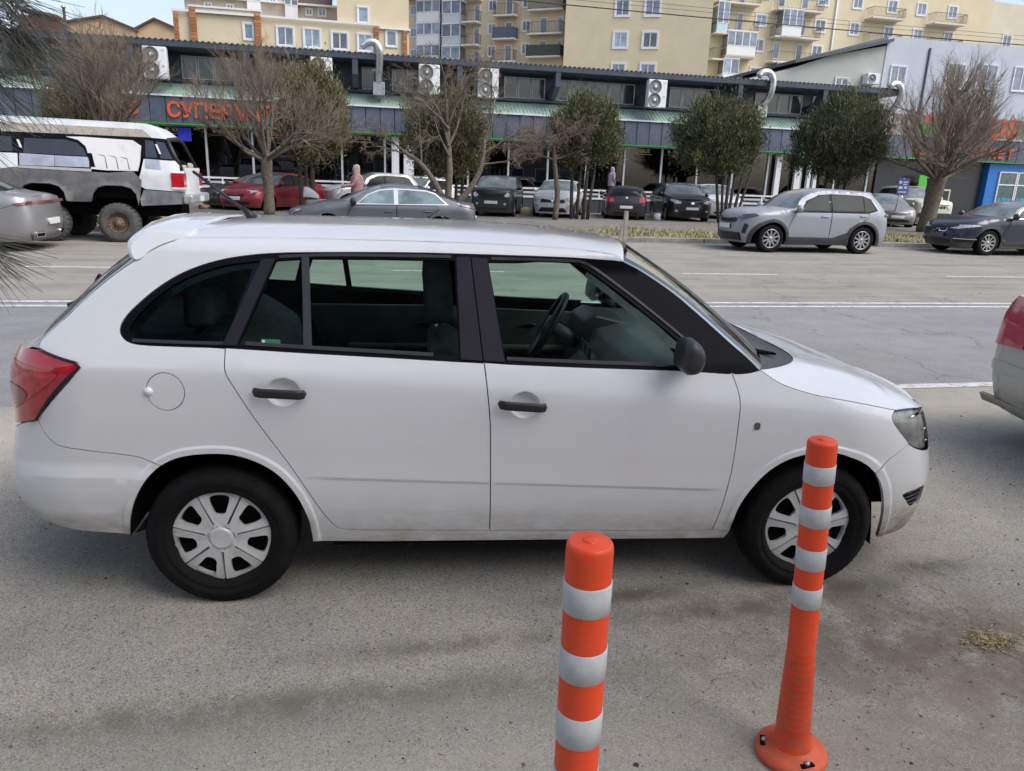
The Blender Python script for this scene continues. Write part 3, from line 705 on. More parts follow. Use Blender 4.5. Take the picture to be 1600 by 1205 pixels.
        for i in range(len(lay)-1):
            for j in range(n): F.append((i*n+j, i*n+(j+1) % n, (i+1)*n+(j+1) % n, (i+1)*n+j))
        F.append(tuple(range((len(lay)-1)*n, len(lay)*n))); F.append(tuple(range(n)))
        mr = obj('wing_mirror', V, F, mat('mirror_plastic', (.035, .036, .038), .42, var=.12, scale=60), car, smooth=True)
        mb = MB(); mb.tube([(1.90, -.70*sg, 1.00), (1.85, -.80*sg, 1.04)], [.035, .03], 8); mb.build('mirror_foot', M_BLACK, mr)
        mb = MB(); mb.prism([(1.775, -.84*sg, 1.045), (1.775, -.90*sg, 1.045), (1.775, -.90*sg, 1.10), (1.775, -.84*sg, 1.105)], (.012, 0, 0)); mb.build('mirror_glass', M_CHROME, mr)
    # ---- inner shell, wheel housings, underside
    outer = A([(.343, .245), (2.119, .272)], farch[1:-1], [(2.767, .197), (3.05, .198)], front_lo[::1], [(3.05, .735)], up[::-1][1:], hseam[::-1][1:], apil[::-1][1:], roof_e[1:], tg[1:], lampR[1:], [(-.72, .717)], rear_lo[::-1][:-1], [(-.57, .32), (-.351, .296)], rarch[1:-1])
    pair('inner_shell', patch(fn, inset(outer, .012), [inset(qgl, .012), inset(rgl, -.004), inset(fgl, -.004)], .06, off=-.022), M_DARK, car)
    mb = MB(); mb.box(-.50, 3.0, -.60, .60, .32, .50); mb.box(.42, 2.05, -.72, .72, .215, .46); mb.build('underbody', M_DARK, car)
    for Ar in (rarch, farch):
        for sg in (1, -1):
            V = []; F = []
            for p in Ar: V += [(p[0], -.785*sg, p[1]+.004), (p[0], -.50*sg, p[1]+.03)]
            for i in range(len(Ar)-1): F.append((2*i, 2*i+1, 2*i+3, 2*i+2))
            obj('wheel_arch_liner', V, F, M_DARK, car, smooth=True)
    obj('mud_flap', *[[(-.335, -.77, .31), (-.30, -.77, .36), (-.285, -.77, .33), (-.335, -.55, .31), (-.30, -.55, .36), (-.285, -.55, .33)], [(0, 1, 2), (3, 5, 4), (0, 2, 5, 3), (0, 3, 4, 1), (1, 4, 5, 2)]], M_DARK, car)
    for x in (-.007, 2.469):
        for sg in (-1, 1): make_wheel(car, x, .795*sg, .288, .2935, .182, .199, 'cover', [M_SILVER], sg)
    # ---- cabin
    M_CLOTH = mat('seat_cloth', (.028, .03, .034), .85, var=.4, scale=25); M_CLOTH2 = mat('grey_seat_cloth', (.10, .11, .115), .85, var=.3, scale=25)
    M_DASH = mat('dashboard_plastic', (.065, .072, .074), .45, var=.25, scale=8)
    def slab(name, pts, y0, y1, m, bev=.03):
        bm = bmesh.new(); n = len(pts)
        a = [bm.verts.new((x, y0, z)) for x, z in pts]; b = [bm.verts.new((x, y1, z)) for x, z in pts]
        bm.faces.new(a); bm.faces.new(b[::-1])
        for i in range(n): bm.faces.new((a[i], b[i], b[(i+1) % n], a[(i+1) % n]))
        bmesh.ops.recalc_face_normals(bm, faces=bm.faces[:])
        bmesh.ops.bevel(bm, geom=bm.edges[:], offset=bev, segments=3, affect='EDGES', profile=.5)
        me = bpy.data.meshes.new(name); bm.to_mesh(me); bm.free(); me.materials.append(m)
        me.polygons.foreach_set('use_smooth', np.ones(len(me.polygons), bool)); return me
    for y in (-.36, .36):
        st = link('front_seat', slab('front_seat', [(1.42, .48), (.93, .46), (.90, .60), (.80, 1.03), (.88, 1.06), (.97, 1.0), (1.05, .66), (1.42, .66)], y-.25, y+.25, M_CLOTH), car)
        link('headrest', slab('headrest', [(.80, 1.10), (.78, 1.36), (.83, 1.40), (.90, 1.36), (.92, 1.12)], y-.15, y+.15, M_CLOTH, .04), st)
        MB().tube([(.84, y-.05, 1.02), (.845, y-.05, 1.14)], .007, 6).tube([(.84, y+.05, 1.02), (.845, y+.05, 1.14)], .007, 6).build('headrest_post', M_CHROME, st)
    rs = link('rear_seat', slab('rear_seat', [(.55, .48), (.05, .46), (.0, .60), (-.16, 1.04), (-.08, 1.06), (.10, .94), (.16, .66), (.55, .64)], -.62, .62, M_CLOTH2, .04), car)
    for y in (-.40, 0, .40): link('headrest', slab('headrest', [(-.17, 1.08), (-.16, 1.24), (-.11, 1.27), (-.05, 1.23), (-.04, 1.09)], y-.14, y+.14, M_CLOTH2, .035), rs)
    link('parcel_shelf', slab('parcel_shelf', [(-.20, .99), (-.66, 1.0), (-.66, 1.03), (-.20, 1.02)], -.62, .62, mat('shelf_grey', (.07, .075, .075), .8), .01), car)
    da = link('dashboard', slab('dashboard', [(1.62, .62), (1.60, .84), (1.68, .965), (1.80, .995), (2.10, .985), (2.30, .98), (2.30, .6)], -.70, .70, M_DASH, .015), car)
    link('instrument_hood', slab('instrument_hood', [(1.60, .90), (1.62, 1.00), (1.68, 1.035), (1.86, .995), (1.84, .92)], .18, .54, M_BLACK, .012), da)
    mb = MB(); 
    for k in range(3): mb.box(1.596, 1.60, -.12+.09*k, -.05+.09*k, .86, .93, bev=.006)
    for k in range(5): mb.box(1.586, 1.592, -.13+.05*k, -.10+.05*k, .74, .77, bev=.004)
    mb.build('dashboard_vent', mat('vent_grey', (.12, .13, .13), .4, metal=.4), da)
    link('centre_console', slab('centre_console', [(1.0, .5), (1.0, .62), (1.35, .66), (1.58, .86), (1.66, .9), (1.66, .5)], -.13, .13, M_DASH, .02), car)
    # pale sheet of paper and clutter lying on the dashboard reflects in the screen
    sw = empty('steering_wheel', (1.46, .36, .945), 0, car); sw.rotation_euler = (0, R(-62), R(-8))
    mb = MB(); mb.lathe([(.185+.019*math.cos(a), .019*math.sin(a)) for a in np.linspace(0, 2*math.pi, 9)], 40); mb.build('wheel_rim', M_BLACK, sw)
    mb = MB(); mb.lathe([(0, .02), (.05, .018), (.066, .0), (.05, -.03), (0, -.03)], 20); mb.box(-.02, .02, .05, .18, -.012, .008, bev=.005); mb.box(-.02, .02, -.18, -.05, -.012, .008, bev=.005); mb.box(.05, .18, -.025, .025, -.012, .008, bev=.005); mb.build('wheel_hub', mat('hub_grey', (.06, .065, .07), .35), sw)
    mb = MB(); mb.tube([(0, 0, -.02), (0, 0, -.25)], .04, 10); mb.build('steering_column', M_DASH, sw)
    for sg in (-1, 1):
        dt = link('door_trim', slab('door_trim', [(.30, .50), (.12, .98), (1.0, .985), (1.02, .5)], .735*sg-.02*sg, .735*sg, M_DASH, .008), car)
        link('door_trim', slab('door_trim', [(1.08, .50), (1.08, .975), (1.95, .95), (1.95, .5)], .735*sg-.02*sg, .735*sg, M_DASH, .008), car)
    for x in (.75, 1.35): MB().box(x, x+.09, .70, .715, .87, .885, bev=.004).build('inner_handle', M_CHROME, car)
    MB().box(.35, .95, .66, .715, .72, .76, bev=.015).box(1.15, 1.75, .66, .715, .72, .76, bev=.015).build('armrest', mat('armrest_grey', (.075, .075, .072), .6), car)
    im = MB(); im.box(1.70, 1.72, -.10, .10, 1.30, 1.37, bev=.008); im.tube([(1.73, 0, 1.36), (1.78, 0, 1.41)], .012, 6); im.build('rear_view_mirror', M_BLACK, car)
    return car
build_white_car()
# ------------------------------------------------------------------ ground
def sheet(name, x0, x1, y0, y1, z, m, nx=1, ny=1):
    xs = np.linspace(x0, x1, nx+1); ys = np.linspace(y0, y1, ny+1)
    V = [(x, y, z) for y in ys for x in xs]; F = [(j*(nx+1)+i, j*(nx+1)+i+1, (j+1)*(nx+1)+i+1, (j+1)*(nx+1)+i) for j in range(ny) for i in range(nx)]
    return tag(obj(name, V, F, m), kind='structure')
def asphalt(name, lo, hi, sand, amount, streak=0., speck=1., marks=False):
    m, t, b = _new(name); b.inputs['Roughness'].default_value = .93; b.inputs['Specular IOR Level'].default_value = .25
    tc = t.nodes.new('ShaderNodeTexCoord')
    big = _noise(t, .55, 6, rough=.6); mid = _noise(t, 3.2, 8, rough=.65); fine = _noise(t, 240, 2, rough=.8)
    base = _mix(t, _ramp(t, big.outputs[0], [(.35, 0.), (.65, 1.)]), lo, hi)
    base = _mix(t, _ramp(t, mid.outputs[0], [(.4, 0.), (.75, .55)]), base, tuple(c*.72 for c in lo))
    # streaks along the street
    mp = t.nodes.new('ShaderNodeMapping'); mp.inputs['Scale'].default_value = (.10, 1.3, 1); t.links.new(tc.outputs['Object'], mp.inputs[0])
    sn = t.nodes.new('ShaderNodeTexNoise'); sn.inputs['Scale'].default_value = 1.6; sn.inputs['Detail'].default_value = 6; t.links.new(mp.outputs[0], sn.inputs['Vector'])
    if streak: base = _mix(t, _math(t, 'MULTIPLY', _ramp(t, sn.outputs[0], [(.42, 0.), (.62, 1.)]), streak), base, sand)
    s2 = _noise(t, 1.1, 7, dist=.6, rough=.62)
    base = _mix(t, _math(t, 'MULTIPLY', _ramp(t, s2.outputs[0], [(.45, 0.), (.68, 1.)]), amount), base, sand)
    # aggregate: pale and dark grains
    vo = t.nodes.new('ShaderNodeTexVoronoi'); vo.inputs['Scale'].default_value = 210; t.links.new(tc.outputs['Object'], vo.inputs['Vector'])
    sepc = t.nodes.new('ShaderNodeSeparateColor'); t.links.new(vo.outputs['Color'], sepc.inputs[0])
    grain = _ramp(t, sepc.outputs[0], [(.0, .38), (.22, .80), (.6, 1.0), (.86, 1.14), (1., 1.5)])
    base = _mix(t, .85*speck, base, grain, 'MULTIPLY')
    base = _mix(t, _ramp(t, fine.outputs[0], [(.35, .45*speck), (.6, 0.)]), base, tuple(c*.35 for c in lo))
    # sparse dark pits
    v2 = t.nodes.new('ShaderNodeTexVoronoi'); v2.inputs['Scale'].default_value = 26; t.links.new(tc.outputs['Object'], v2.inputs['Vector'])
    base = _mix(t, _ramp(t, v2.outputs['Distance'], [(.07, .8*speck), (.15, 0.)]), base, tuple(c*.30 for c in lo))
    # wandering cracks
    ns = _noise(t, .9, 5); vm = t.nodes.new('ShaderNodeVectorMath'); vm.operation = 'MULTIPLY_ADD'; vm.inputs[1].default_value = (1.4, 1.4, 1.4); t.links.new(ns.outputs['Color'], vm.inputs[0]); t.links.new(tc.outputs['Object'], vm.inputs[2])
    v3 = t.nodes.new('ShaderNodeTexVoronoi'); v3.feature = 'DISTANCE_TO_EDGE'; v3.inputs['Scale'].default_value = .28; t.links.new(vm.outputs[0], v3.inputs['Vector'])
    if not marks: base = _mix(t, _ramp(t, v3.outputs['Distance'], [(.0012, .5), (.005, 0.)]), base, tuple(c*.35 for c in lo))
    if marks:
        sp = t.nodes.new('ShaderNodeSeparateXYZ'); t.links.new(tc.outputs['Object'], sp.inputs[0]); X, Y = sp.outputs[0], sp.outputs[1]
        wob = _math(t, 'SUBTRACT', _noise(t, 2.0, 6, rough=.65).outputs[0], .5); brk = _noise(t, 5.5, 8, rough=.75).outputs[0]
        def blob(cx, cy, rx, ry, wgt, col, lo_=.36, hi_=.58):
            nonlocal base
            dx = _math(t, 'DIVIDE', _math(t, 'SUBTRACT', X, cx), rx); dy = _math(t, 'DIVIDE', _math(t, 'ADD', _math(t, 'SUBTRACT', Y, cy), _math(t, 'MULTIPLY', wob, ry*1.6)), ry)
            d2 = _math(t, 'ADD', _math(t, 'MULTIPLY', dx, dx), _math(t, 'MULTIPLY', dy, dy))
            f = _math(t, 'MULTIPLY', _math(t, 'EXPONENT', _math(t, 'MULTIPLY', d2, -1.)), _ramp(t, brk, [(lo_, .04), (hi_, 1.)]))
            base = _mix(t, _math(t, 'MULTIPLY', f, wgt, True), base, col)
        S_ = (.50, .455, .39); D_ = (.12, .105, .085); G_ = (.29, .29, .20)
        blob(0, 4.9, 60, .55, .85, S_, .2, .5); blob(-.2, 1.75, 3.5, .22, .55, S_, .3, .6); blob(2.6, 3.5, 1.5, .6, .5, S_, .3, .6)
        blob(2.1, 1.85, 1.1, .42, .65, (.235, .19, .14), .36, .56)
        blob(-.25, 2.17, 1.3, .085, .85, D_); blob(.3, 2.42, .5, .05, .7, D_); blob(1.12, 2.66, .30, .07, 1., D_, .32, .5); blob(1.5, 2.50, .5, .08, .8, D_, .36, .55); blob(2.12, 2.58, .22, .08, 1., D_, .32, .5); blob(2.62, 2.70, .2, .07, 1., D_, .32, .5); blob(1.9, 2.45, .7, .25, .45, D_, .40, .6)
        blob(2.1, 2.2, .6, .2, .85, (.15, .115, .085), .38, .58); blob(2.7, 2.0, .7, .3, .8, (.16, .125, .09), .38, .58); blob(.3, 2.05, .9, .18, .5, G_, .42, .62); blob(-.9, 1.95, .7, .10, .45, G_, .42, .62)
    t.links.new(base, b.inputs['Base Color'])
    _bump(t, b, _math(t, 'ADD', fine.outputs[0], _math(t, 'MULTIPLY', vo.outputs[0], .6)), .55, .006)
    return m
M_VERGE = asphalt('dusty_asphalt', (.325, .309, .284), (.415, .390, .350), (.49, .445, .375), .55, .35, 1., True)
M_ROAD = asphalt('road_asphalt', (.27, .27, .28), (.325, .323, .327), (.38, .36, .33), .15, .30, .8)
M_FARROAD = asphalt('far_lane_asphalt', (.26, .25, .235), (.33, .313, .288), (.40, .365, .31), .5, .6, .6)
M_PAVE = asphalt('pavement_asphalt', (.19, .18, .17), (.25, .235, .22), (.30, .28, .24), .4, .2, .5)
sheet('ground', -900, 900, -40, 1500, -.02, M_PAVE)
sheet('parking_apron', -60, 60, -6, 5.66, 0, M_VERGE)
sheet('road', -160, 160, 5.66, 10.4, 0, M_ROAD)
sheet('far_lane', -160, 160, 10.4, 20.62, 0, M_FARROAD)
def worn_paint(name):
    m, t, b = _new(name); b.inputs['Roughness'].default_value = .8
    n = _noise(t, 9, 8, rough=.75)
    t.links.new(_ramp(t, n.outputs[0], [(.36, (.24, .235, .225)), (.52, (.62, .61, .59))]), b.inputs['Base Color']); return m
M_LINE = worn_paint('worn_road_paint')
sheet('centre_line', -120, 120, 9.78, 9.90, .004, M_LINE, 60, 1)
sheet('centre_line', -120, 120, 10.10, 10.22, .004, M_LINE, 60, 1)
for x in (-17.5, -11.4, -5.4, .6, 6.2, 12.2, 18.2, 24.2): sheet('lane_dash', x, x+2.05 if x != -5.4 else -3.9, 13.5, 13.62, .004, M_LINE)
sheet('edge_line', 3.4, 60, 5.58, 5.71, .004, M_LINE, 20, 1)
# ------------------------------------------------------------------ other cars
M_WIN = mat('car_window', (.022, .026, .029), .10, spec=.12, var=.3, scale=3)
M_WINPALE = mat('car_windscreen', (.14, .165, .175), .08, coat=.4, var=.5, scale=2.5)
M_ALLOY = mat('alloy_grey', (.34, .35, .36), .3, metal=.5, var=.15, scale=9)
M_CLAD = mat('grey_cladding', (.035, .037, .04), .6, var=.2)
class GenSurf:
    def __init__(S, c):
        S.c = c; S.ra, S.rc, S.fa, S.fc = c.get('ra', .30), c.get('rc', .22), c.get('fa', .50), c.get('fc', .34)
        S.xr = pchip(*zip(*c['xr'])); S.xf = pchip(*zip(*c['xf'])); S.cz = c['crease']; S.belt = c['belt']; S.hw = c['hw']
        S.low = pchip([.0, .2, .4, .7, 1.], [.86, .92, .965, .99, 1.])
        S.k1, S.k2 = c.get('k1', .22), c.get('k2', .26); S.wheels = [(0, c['r']), (c['wb'], c['r'])]
    def P(S, s, z):
        s = np.asarray(s, float); z = np.asarray(z, float)
        w = S.hw*S.low(np.clip(z/S.cz, 0, 1)); sp = lambda t: .02*np.log1p(np.exp(np.clip(t/.02, -30, 30)))
        w = w-S.k1*sp(z-S.cz)-S.k2*sp(z-S.belt)
        for cx, cz in S.wheels:
            d = np.hypot(s-cx, z-cz)-S.c['ar']; t = np.clip((d-.05)/.03, 0, 1); w = w+S.c.get('flare', .012)*(1-t*t*(3-2*t))*(z < S.cz+.1)
        e = z-S.c.get('lowc', .42); w = w+.012*np.clip(.5-e/.04, 0, 1)*(s > S.c['ar'])*(s < S.c['wb']-S.c['ar'])
        xr = S.xr(z); xf = S.xf(z); x = s.copy()
        d = (s-xr)/S.ra; k = d < 1; ph = np.where(k, np.pi/2*(1-np.clip(d, -.02, 1)), 0)
        x = np.where(k, xr+S.ra*(1-np.sin(ph)), x); w = w-np.where(k, S.rc*(1-np.cos(ph)), 0)
        d = (xf-s)/S.fa; k = d < 1; ph = np.where(k, np.pi/2*(1-np.clip(d, -.02, 1)), 0)
        x = np.where(k, xf-S.fa*(1-np.sin(ph)), x); w = w-np.where(k, S.fc*(1-np.cos(ph)), 0)
        return np.stack([x, -w, z], 1)
    def end(S, front):
        bulge = S.c.get('fb', .12) if front else -S.c.get('rb', .07)
        def f(y, z):
            y = np.asarray(y, float); z = np.asarray(z, float); xe = S.xf(z) if front else S.xr(z); e = S.P(xe, z); we = -e[:, 1]; q = y-we
            sid = S.P(np.where(q > 0, xe-q if front else xe+q, xe), z)
            face = np.stack([e[:, 0]+bulge*(1-np.clip(y/we, -1, 1)**2), -y, z], 1)
            return np.where((q > 0)[:, None], sid, face)
        return f
def gen_car(name, label, c, loc, yaw, scale=1., group=None, rim=5, rim_mat=None, trim=None):
    S = GenSurf(c); fn = S.P; pm = c['paint']
    car = empty(name, loc, R(yaw)); car.scale = (scale,)*3; tag(car, label, c.get('cat', 'car'), group)
    r, ar, wb, zb = c['r'], c['ar'], c['wb'], c['zb']
    P5 = np.array([p[:4] for p in c['path']], float); kinds = [p[4] for p in c['path']]
    n = 3; D = catmull(P5, n); dk = [kinds[min(i//n, len(kinds)-1)] for i in range(len(D))]
    z0, z1 = D[0, 1], D[-1, 1]
    D[0, 0] = float(S.xr(z0))+.002; D[-1, 0] = float(S.xf(z1))-.002
    def arch(cx, rev=False):
        a0 = math.asin(max(-1, (zb-r)/ar)); t = np.linspace(math.pi-a0, a0, 17)
        return np.stack([cx+ar*np.cos(t), r+ar*np.sin(t)], 1)
    zr = np.linspace(z0, zb, 9)[1:]; zf = np.linspace(zb, z1, 9)[:-1]
    top = D[::-1, :2]
    poly = np.concatenate([np.stack([S.xr(zr)+.002, zr], 1), arch(0), arch(wb), np.stack([S.xf(zf)-.002, zf], 1), top])
    # body skin: flanks, top, ends, welded
    bm = bmesh.new()
    def put(V, F):
        vs = [bm.verts.new(v) for v in V]
        for f in F:
            try: bm.faces.new([vs[i] for i in f])
            except ValueError: pass
    V, F, N = patch(fn, poly, (), .065); put(V, F); v2 = flipy(V, F, N); put(v2[0], v2[1])
    E = lift(fn, D[:, :2])[0]
    rows = [(e[0], -e[1], e[2], d[2], d[3], 2.2, 3.0) for e, d in zip(E, D)]
    segs = []; i = 0
    while i < len(rows)-1:
        j = i
        while j < len(rows)-1 and dk[j] == dk[i]: j += 1
        segs.append((dk[i], rows[i:j+1])); i = j
    for k, rw in segs:
        if k == 'b': put(*loft(rw, 6))
    ez = np.concatenate([[z0], zr]); e = fn(S.xr(ez)+.002, ez); rb_ = c.get('rb', .07)
    t = np.linspace(0, 1, len(ez)); d0 = rows[0]
    put(*loft([(p[0], -p[1], p[2], (p[0]-rb_) if i else d0[3], p[2] if i else d0[4], 2., 2.) for i, p in enumerate(e)], 6))
    ez = np.concatenate([zf, [z1]])[::-1]; e = fn(S.xf(ez)-.002, ez); d0 = rows[-1]; fb_ = c.get('fb', .12)
    put(*loft([(p[0], -p[1], p[2], (p[0]+fb_) if i else d0[3], p[2] if i else d0[4], 2., 2.) for i, p in enumerate(e)], 6))
    bmesh.ops.remove_doubles(bm, verts=bm.verts[:], dist=.004); bmesh.ops.recalc_face_normals(bm, faces=bm.faces[:])
    me = bpy.data.meshes.new('body'); bm.to_mesh(me); bm.free(); me.materials.append(pm); me.polygons.foreach_set('use_smooth', np.ones(len(me.polygons), bool))
    link('body', me, car)
    for k, rw in segs:
        if k != 'b':
            rw = [(a[0], a[1]-.0, a[2], a[3], a[4], a[5], a[6]) for a in rw]
            V, F = loft(rw, 6); obj('windshield' if k == 'w' else 'rear_window', V, F, M_WINPALE if k == 'w' else M_WIN, car, smooth=True)
            V = []; F = []
    MB().box(-c['ro']+.25, wb+.45, -S.hw*.72, S.hw*.72, zb-.02, .55).build('underbody', M_DARK, car)
    for cx in (0, wb):
        A_ = arch(cx)
        for sg in (1, -1):
            V = []; F = []
            for p in A_: V += [(p[0], -(S.hw-.03)*sg, p[1]), (p[0], -(S.hw-.32)*sg, p[1])]
            for i in range(len(A_)-1): F.append((2*i, 2*i+1, 2*i+3, 2*i+2))
            obj('wheel_arch_liner', V, F, M_DARK, car)
    both = lambda nm, VFN, m: pair(nm, VFN, m, car)
    if 'clad' in c:
        h = c['clad']
        for cx in (0, wb):
            a = arch(cx); d = a-np.array([cx, r]); a2 = np.array([cx, r])+d/np.hypot(*d.T)[:, None]*(ar+.075)
            both('arch_cladding', patch(fn, np.concatenate([a, a2[::-1]]), (), .08, off=.018, flange=.03), M_CLAD)
        both('sill_cladding', patch(fn, [(ar+.05, zb), (wb-ar-.05, zb), (wb-ar-.05, h), (ar+.45, h), (ar+.05, h+.14)], (), .07, off=.016, flange=.03), M_CLAD)
    for pl in c.get('doors', ()):
        both('door_gap', patch(fn, inset(pl, -.011), (), .07, off=.003), M_DARK)
        both('door', patch(fn, pl, (), .07, off=.0065), pm)
    for x, z in c.get('handles', ()):
        e = lift(fn, np.array([(x, z)]))[0][0]
        for sg in (1, -1): MB().box(x-.10, x+.10, (e[1]-.035)*sg, (e[1]+.0)*sg, z-.014, z+.016, bev=.012).build('door_handle', c.get('handle_mat', pm), car)
    if 'dlo' in c: both('window_surround', patch(fn, c['dlo'], (), .07, off=.008, flange=.012), c.get('surround', M_TRIM))
    for w in c.get('windows', ()): both('side_window', patch(fn, w, (), .07, off=.013, flange=.006), c.get('win_mat', M_WIN))
    for key, front in (('front', True), ('rear', False)):
        f = S.end(front)
        for nm, pl, m, mirror, off in c.get(key, ()):
            VFN = patch(f, pl, (), .07, off=off+.012, flange=.03, sgn=-1 if front else 1)
            pair(nm, VFN, m, car, mirror)
    if c.get('mirror'):
        x, z = c['mirror']; y = -lift(fn, np.array([(x, z)]))[0][0][1]
        for sg in (1, -1):
            mb = MB(); mb.lathe([(0, 0), (.075, .01), (.095, .06), (.08, .12), (0, .16)], 14, 0, 'x', (x-.05, -(y+.11)*sg, z+.08))
            mo = mb.build('wing_mirror', c.get('mirror_mat', pm), car)
            MB().tube([(x+.03, -(y-.02)*sg, z-.01), (x+.02, -(y+.08)*sg, z+.03)], .025, 6).build('mirror_foot', M_BLACK, mo)
    for x in (0, wb):
        for sg in (-1, 1): make_wheel(car, x, (S.hw-.015)*sg, r, r, .22, c.get('ri', r*.66), rim, [rim_mat or M_ALLOY], sg)
    return car
def ends(L, ro, zs_r, zs_f):
    return [(z, -ro+d) for z, d in zs_r], [(z, L-ro-d) for z, d in zs_f]
def sedan(paint_, L=4.7, H=1.44, wb=2.75, ro=1.02, hw=.90, r=.33, deck=1.06, belt=.96, cowl=1.0, nose=.78, fast=0., **k):
    xr, xf = ends(L, ro, [(.15, .16), (.3, .04), (.55, .0), (.8, .02), (deck-.08, .06), (1.2, .25), (1.6, .9)], [(.15, .12+.12), (.3, .03+.12), (.5, .0+.12), (nose-.12, .06+.12), (nose, .16+.12), (cowl, .9), (1.5, 1.9)])
    T = L-ro; path = [(-ro+.12, deck-.09, -ro+.0, deck-.03, 'b'), (-ro+.40, deck-.035, -ro+.38, deck+.02, 'b'),
        (-ro+.78-fast*.3, deck+.0, -ro+.62-fast*.25, deck+.04, 'g'), (-.05+fast*.25, H-.20, -.05+fast*.2, H-.12, 'g'), (.33+fast*.2, H-.095, .30+fast*.2, H-.035, 'b'), (.40*wb, H-.06, .40*wb, H, 'b'), (.53*wb, H-.09, .555*wb, H-.045, 'w'),
        (.67*wb, H-.235, .73*wb, H-.20, 'w'), (.80*wb, cowl-.0, .90*wb, cowl+.02, 'b'), (wb+.0, cowl-.075, wb+.10, cowl-.02, 'b'), (wb+.42, nose+.04, wb+.48, nose+.10, 'b'), (T-.30, nose-.03, T-.12, nose+.0, 'b'), (T-.24, nose-.12, T-.0, nose-.10, 'b')]
    c = dict(paint=paint_, wb=wb, ro=ro, hw=hw, r=r, ar=r+.055, zb=.20, crease=belt-.10, belt=belt, xr=xr, xf=xf, path=path, k1=.25, k2=.42, mirror=(.77*wb, belt+.0))
    lo = belt+.005
    x0, x1 = -.12+fast*.2, .755*wb
    dlo = [(x0-.28, lo+.03), (x1, lo), (.66*wb, H-.27), (.55*wb, H-.145), (.42*wb, H-.105), (.36, H-.13), (.12, H-.19)]
    c['dlo'] = catmull(dlo, 2, True) if 0 else dlo
    m = .40*wb
    g = .03
    c['windows'] = [[(x0-.20, lo+.05), (m-.05, lo+g), (m-.05, H-.135), (.36, H-.16), (.12, H-.23)], [(m+.05, lo+g), (x1-.06, lo+g), (.655*wb, H-.295), (.545*wb, H-.175), (m+.05, H-.135)]]
    ar = r+.055
    c['doors'] = [[(m, .30), (wb-ar-.10, .30), (wb-ar-.02, .55), (.79*wb, belt-.03), (m, belt-.01)], [(ar+.10, .32), (m-.02, .30), (m-.02, belt-.01), (x0+.0, belt+.0), (x0-.02, .85), (ar+.02, .60)]]
    c['handles'] = [(m+.18, belt-.14), (x0+.22, belt-.12)]
    c.update(k); return c
def suv(paint_, L=4.2, H=1.6, wb=2.56, ro=.78, hw=.88, r=.33, belt=1.05, cowl=1.10, nose=.92, **k):
    xr, xf = ends(L, ro, [(.15, .14), (.3, .03), (.55, .0), (.85, .03), (1.0, .07), (1.15, .14), (H, .52)], [(.15, .22), (.3, .14), (.55, .12), (nose-.15, .15), (nose, .24), (cowl, .9), (1.7, 1.9)])
    T = L-ro; path = [(-ro+.075, 1.0, -ro+.0, 1.02, 'g'), (-ro+.16, 1.16, -ro+.05, 1.18, 'g'), (-ro+.40, H-.16, -ro+.22, H-.10, 'b'), (-ro+.62, H-.085, -ro+.40, H-.045, 'b'), (.30*wb, H-.055, .30*wb, H, 'b'), (.50*wb, H-.08, .52*wb, H-.04, 'w'),
        (.64*wb, H-.24, .70*wb, H-.20, 'w'), (.78*wb, cowl, .87*wb, cowl+.03, 'b'), (wb+.0, cowl-.05, wb+.10, cowl+.0, 'b'), (wb+.38, nose+.05, wb+.45, nose+.11, 'b'), (T-.30, nose-.02, T-.12, nose+.02, 'b'), (T-.24, nose-.13, T-.0, nose-.12, 'b')]
    ar = r+.06
    c = dict(paint=paint_, wb=wb, ro=ro, hw=hw, r=r, ar=ar, zb=.22, crease=belt-.12, belt=belt, xr=xr, xf=xf, path=path, k1=.18, k2=.26, mirror=(.75*wb, belt+.0))
    m = .38*wb; lo = belt+.01
    c['dlo'] = [(-.36, lo+.06), (-.1, lo+.0), (.735*wb, lo-.01), (.63*wb, H-.305), (.51*wb, H-.165), (.36*wb, H-.13), (.05, H-.15), (-.18, H-.225)]
    c['windows'] = [[(-.30, lo+.075), (-.08, lo+.03), (.02, lo+.03), (.02, H-.18), (-.15, H-.25)], [(.05, lo+.03), (m-.04, lo+.02), (m-.04, H-.155), (.05, H-.175)], [(m+.04, lo+.02), (.71*wb, lo+.015), (.62*wb, H-.325), (.505*wb, H-.19), (m+.04, H-.155)]]
    c['doors'] = [[(m, .36), (wb-ar-.10, .36), (wb-ar-.02, .6), (.77*wb, belt-.03), (m, belt-.01)], [(ar+.12, .40), (m-.02, .36), (m-.02, belt-.01), (-.10, belt-.01), (-.08, .9), (ar+.02, .64)]]
    c['handles'] = [(m+.18, belt-.14), (.10, belt-.12)]
    c.update(k); return c
def boxp(y0, y1, z0, z1, e=0.): return [(y0, z0), (y1, z0), (y1, z1), (y0, z1)] if not e else ellipse((y0+y1)/2, (z0+z1)/2, (y1-y0)/2, (z1-z0)/2, 24, e)
M_GRILLE = mat('grille_black', (.010, .010, .011), .4, var=.3)
def face(nose, hw, lamp=None, grille=None, plate=True, low=True, lampm=None):
    f = [('headlight', lamp or [(hw-.42, nose-.16), (hw-.02, nose-.13), (hw+.22, nose-.02), (hw-.12, nose-.015), (hw-.40, nose-.07)], lampm or M_LAMP, True, .006)]
    f.append(('grille', grille if grille is not None else boxp(-.34, .34, nose-.20, nose-.06, 5), M_GRILLE, False, .008))
    if low: f.append(('air_intake', boxp(-.52, .52, .30, .40, 6), M_GRILLE, False, .006))
    if plate: f.append(('number_plate', boxp(-.26, .26, .46, .56), M_PLATE, False, .03))
    return f
PARK = 'cars parked in front of the supermarket'
KERB = 'cars standing along the far kerb'
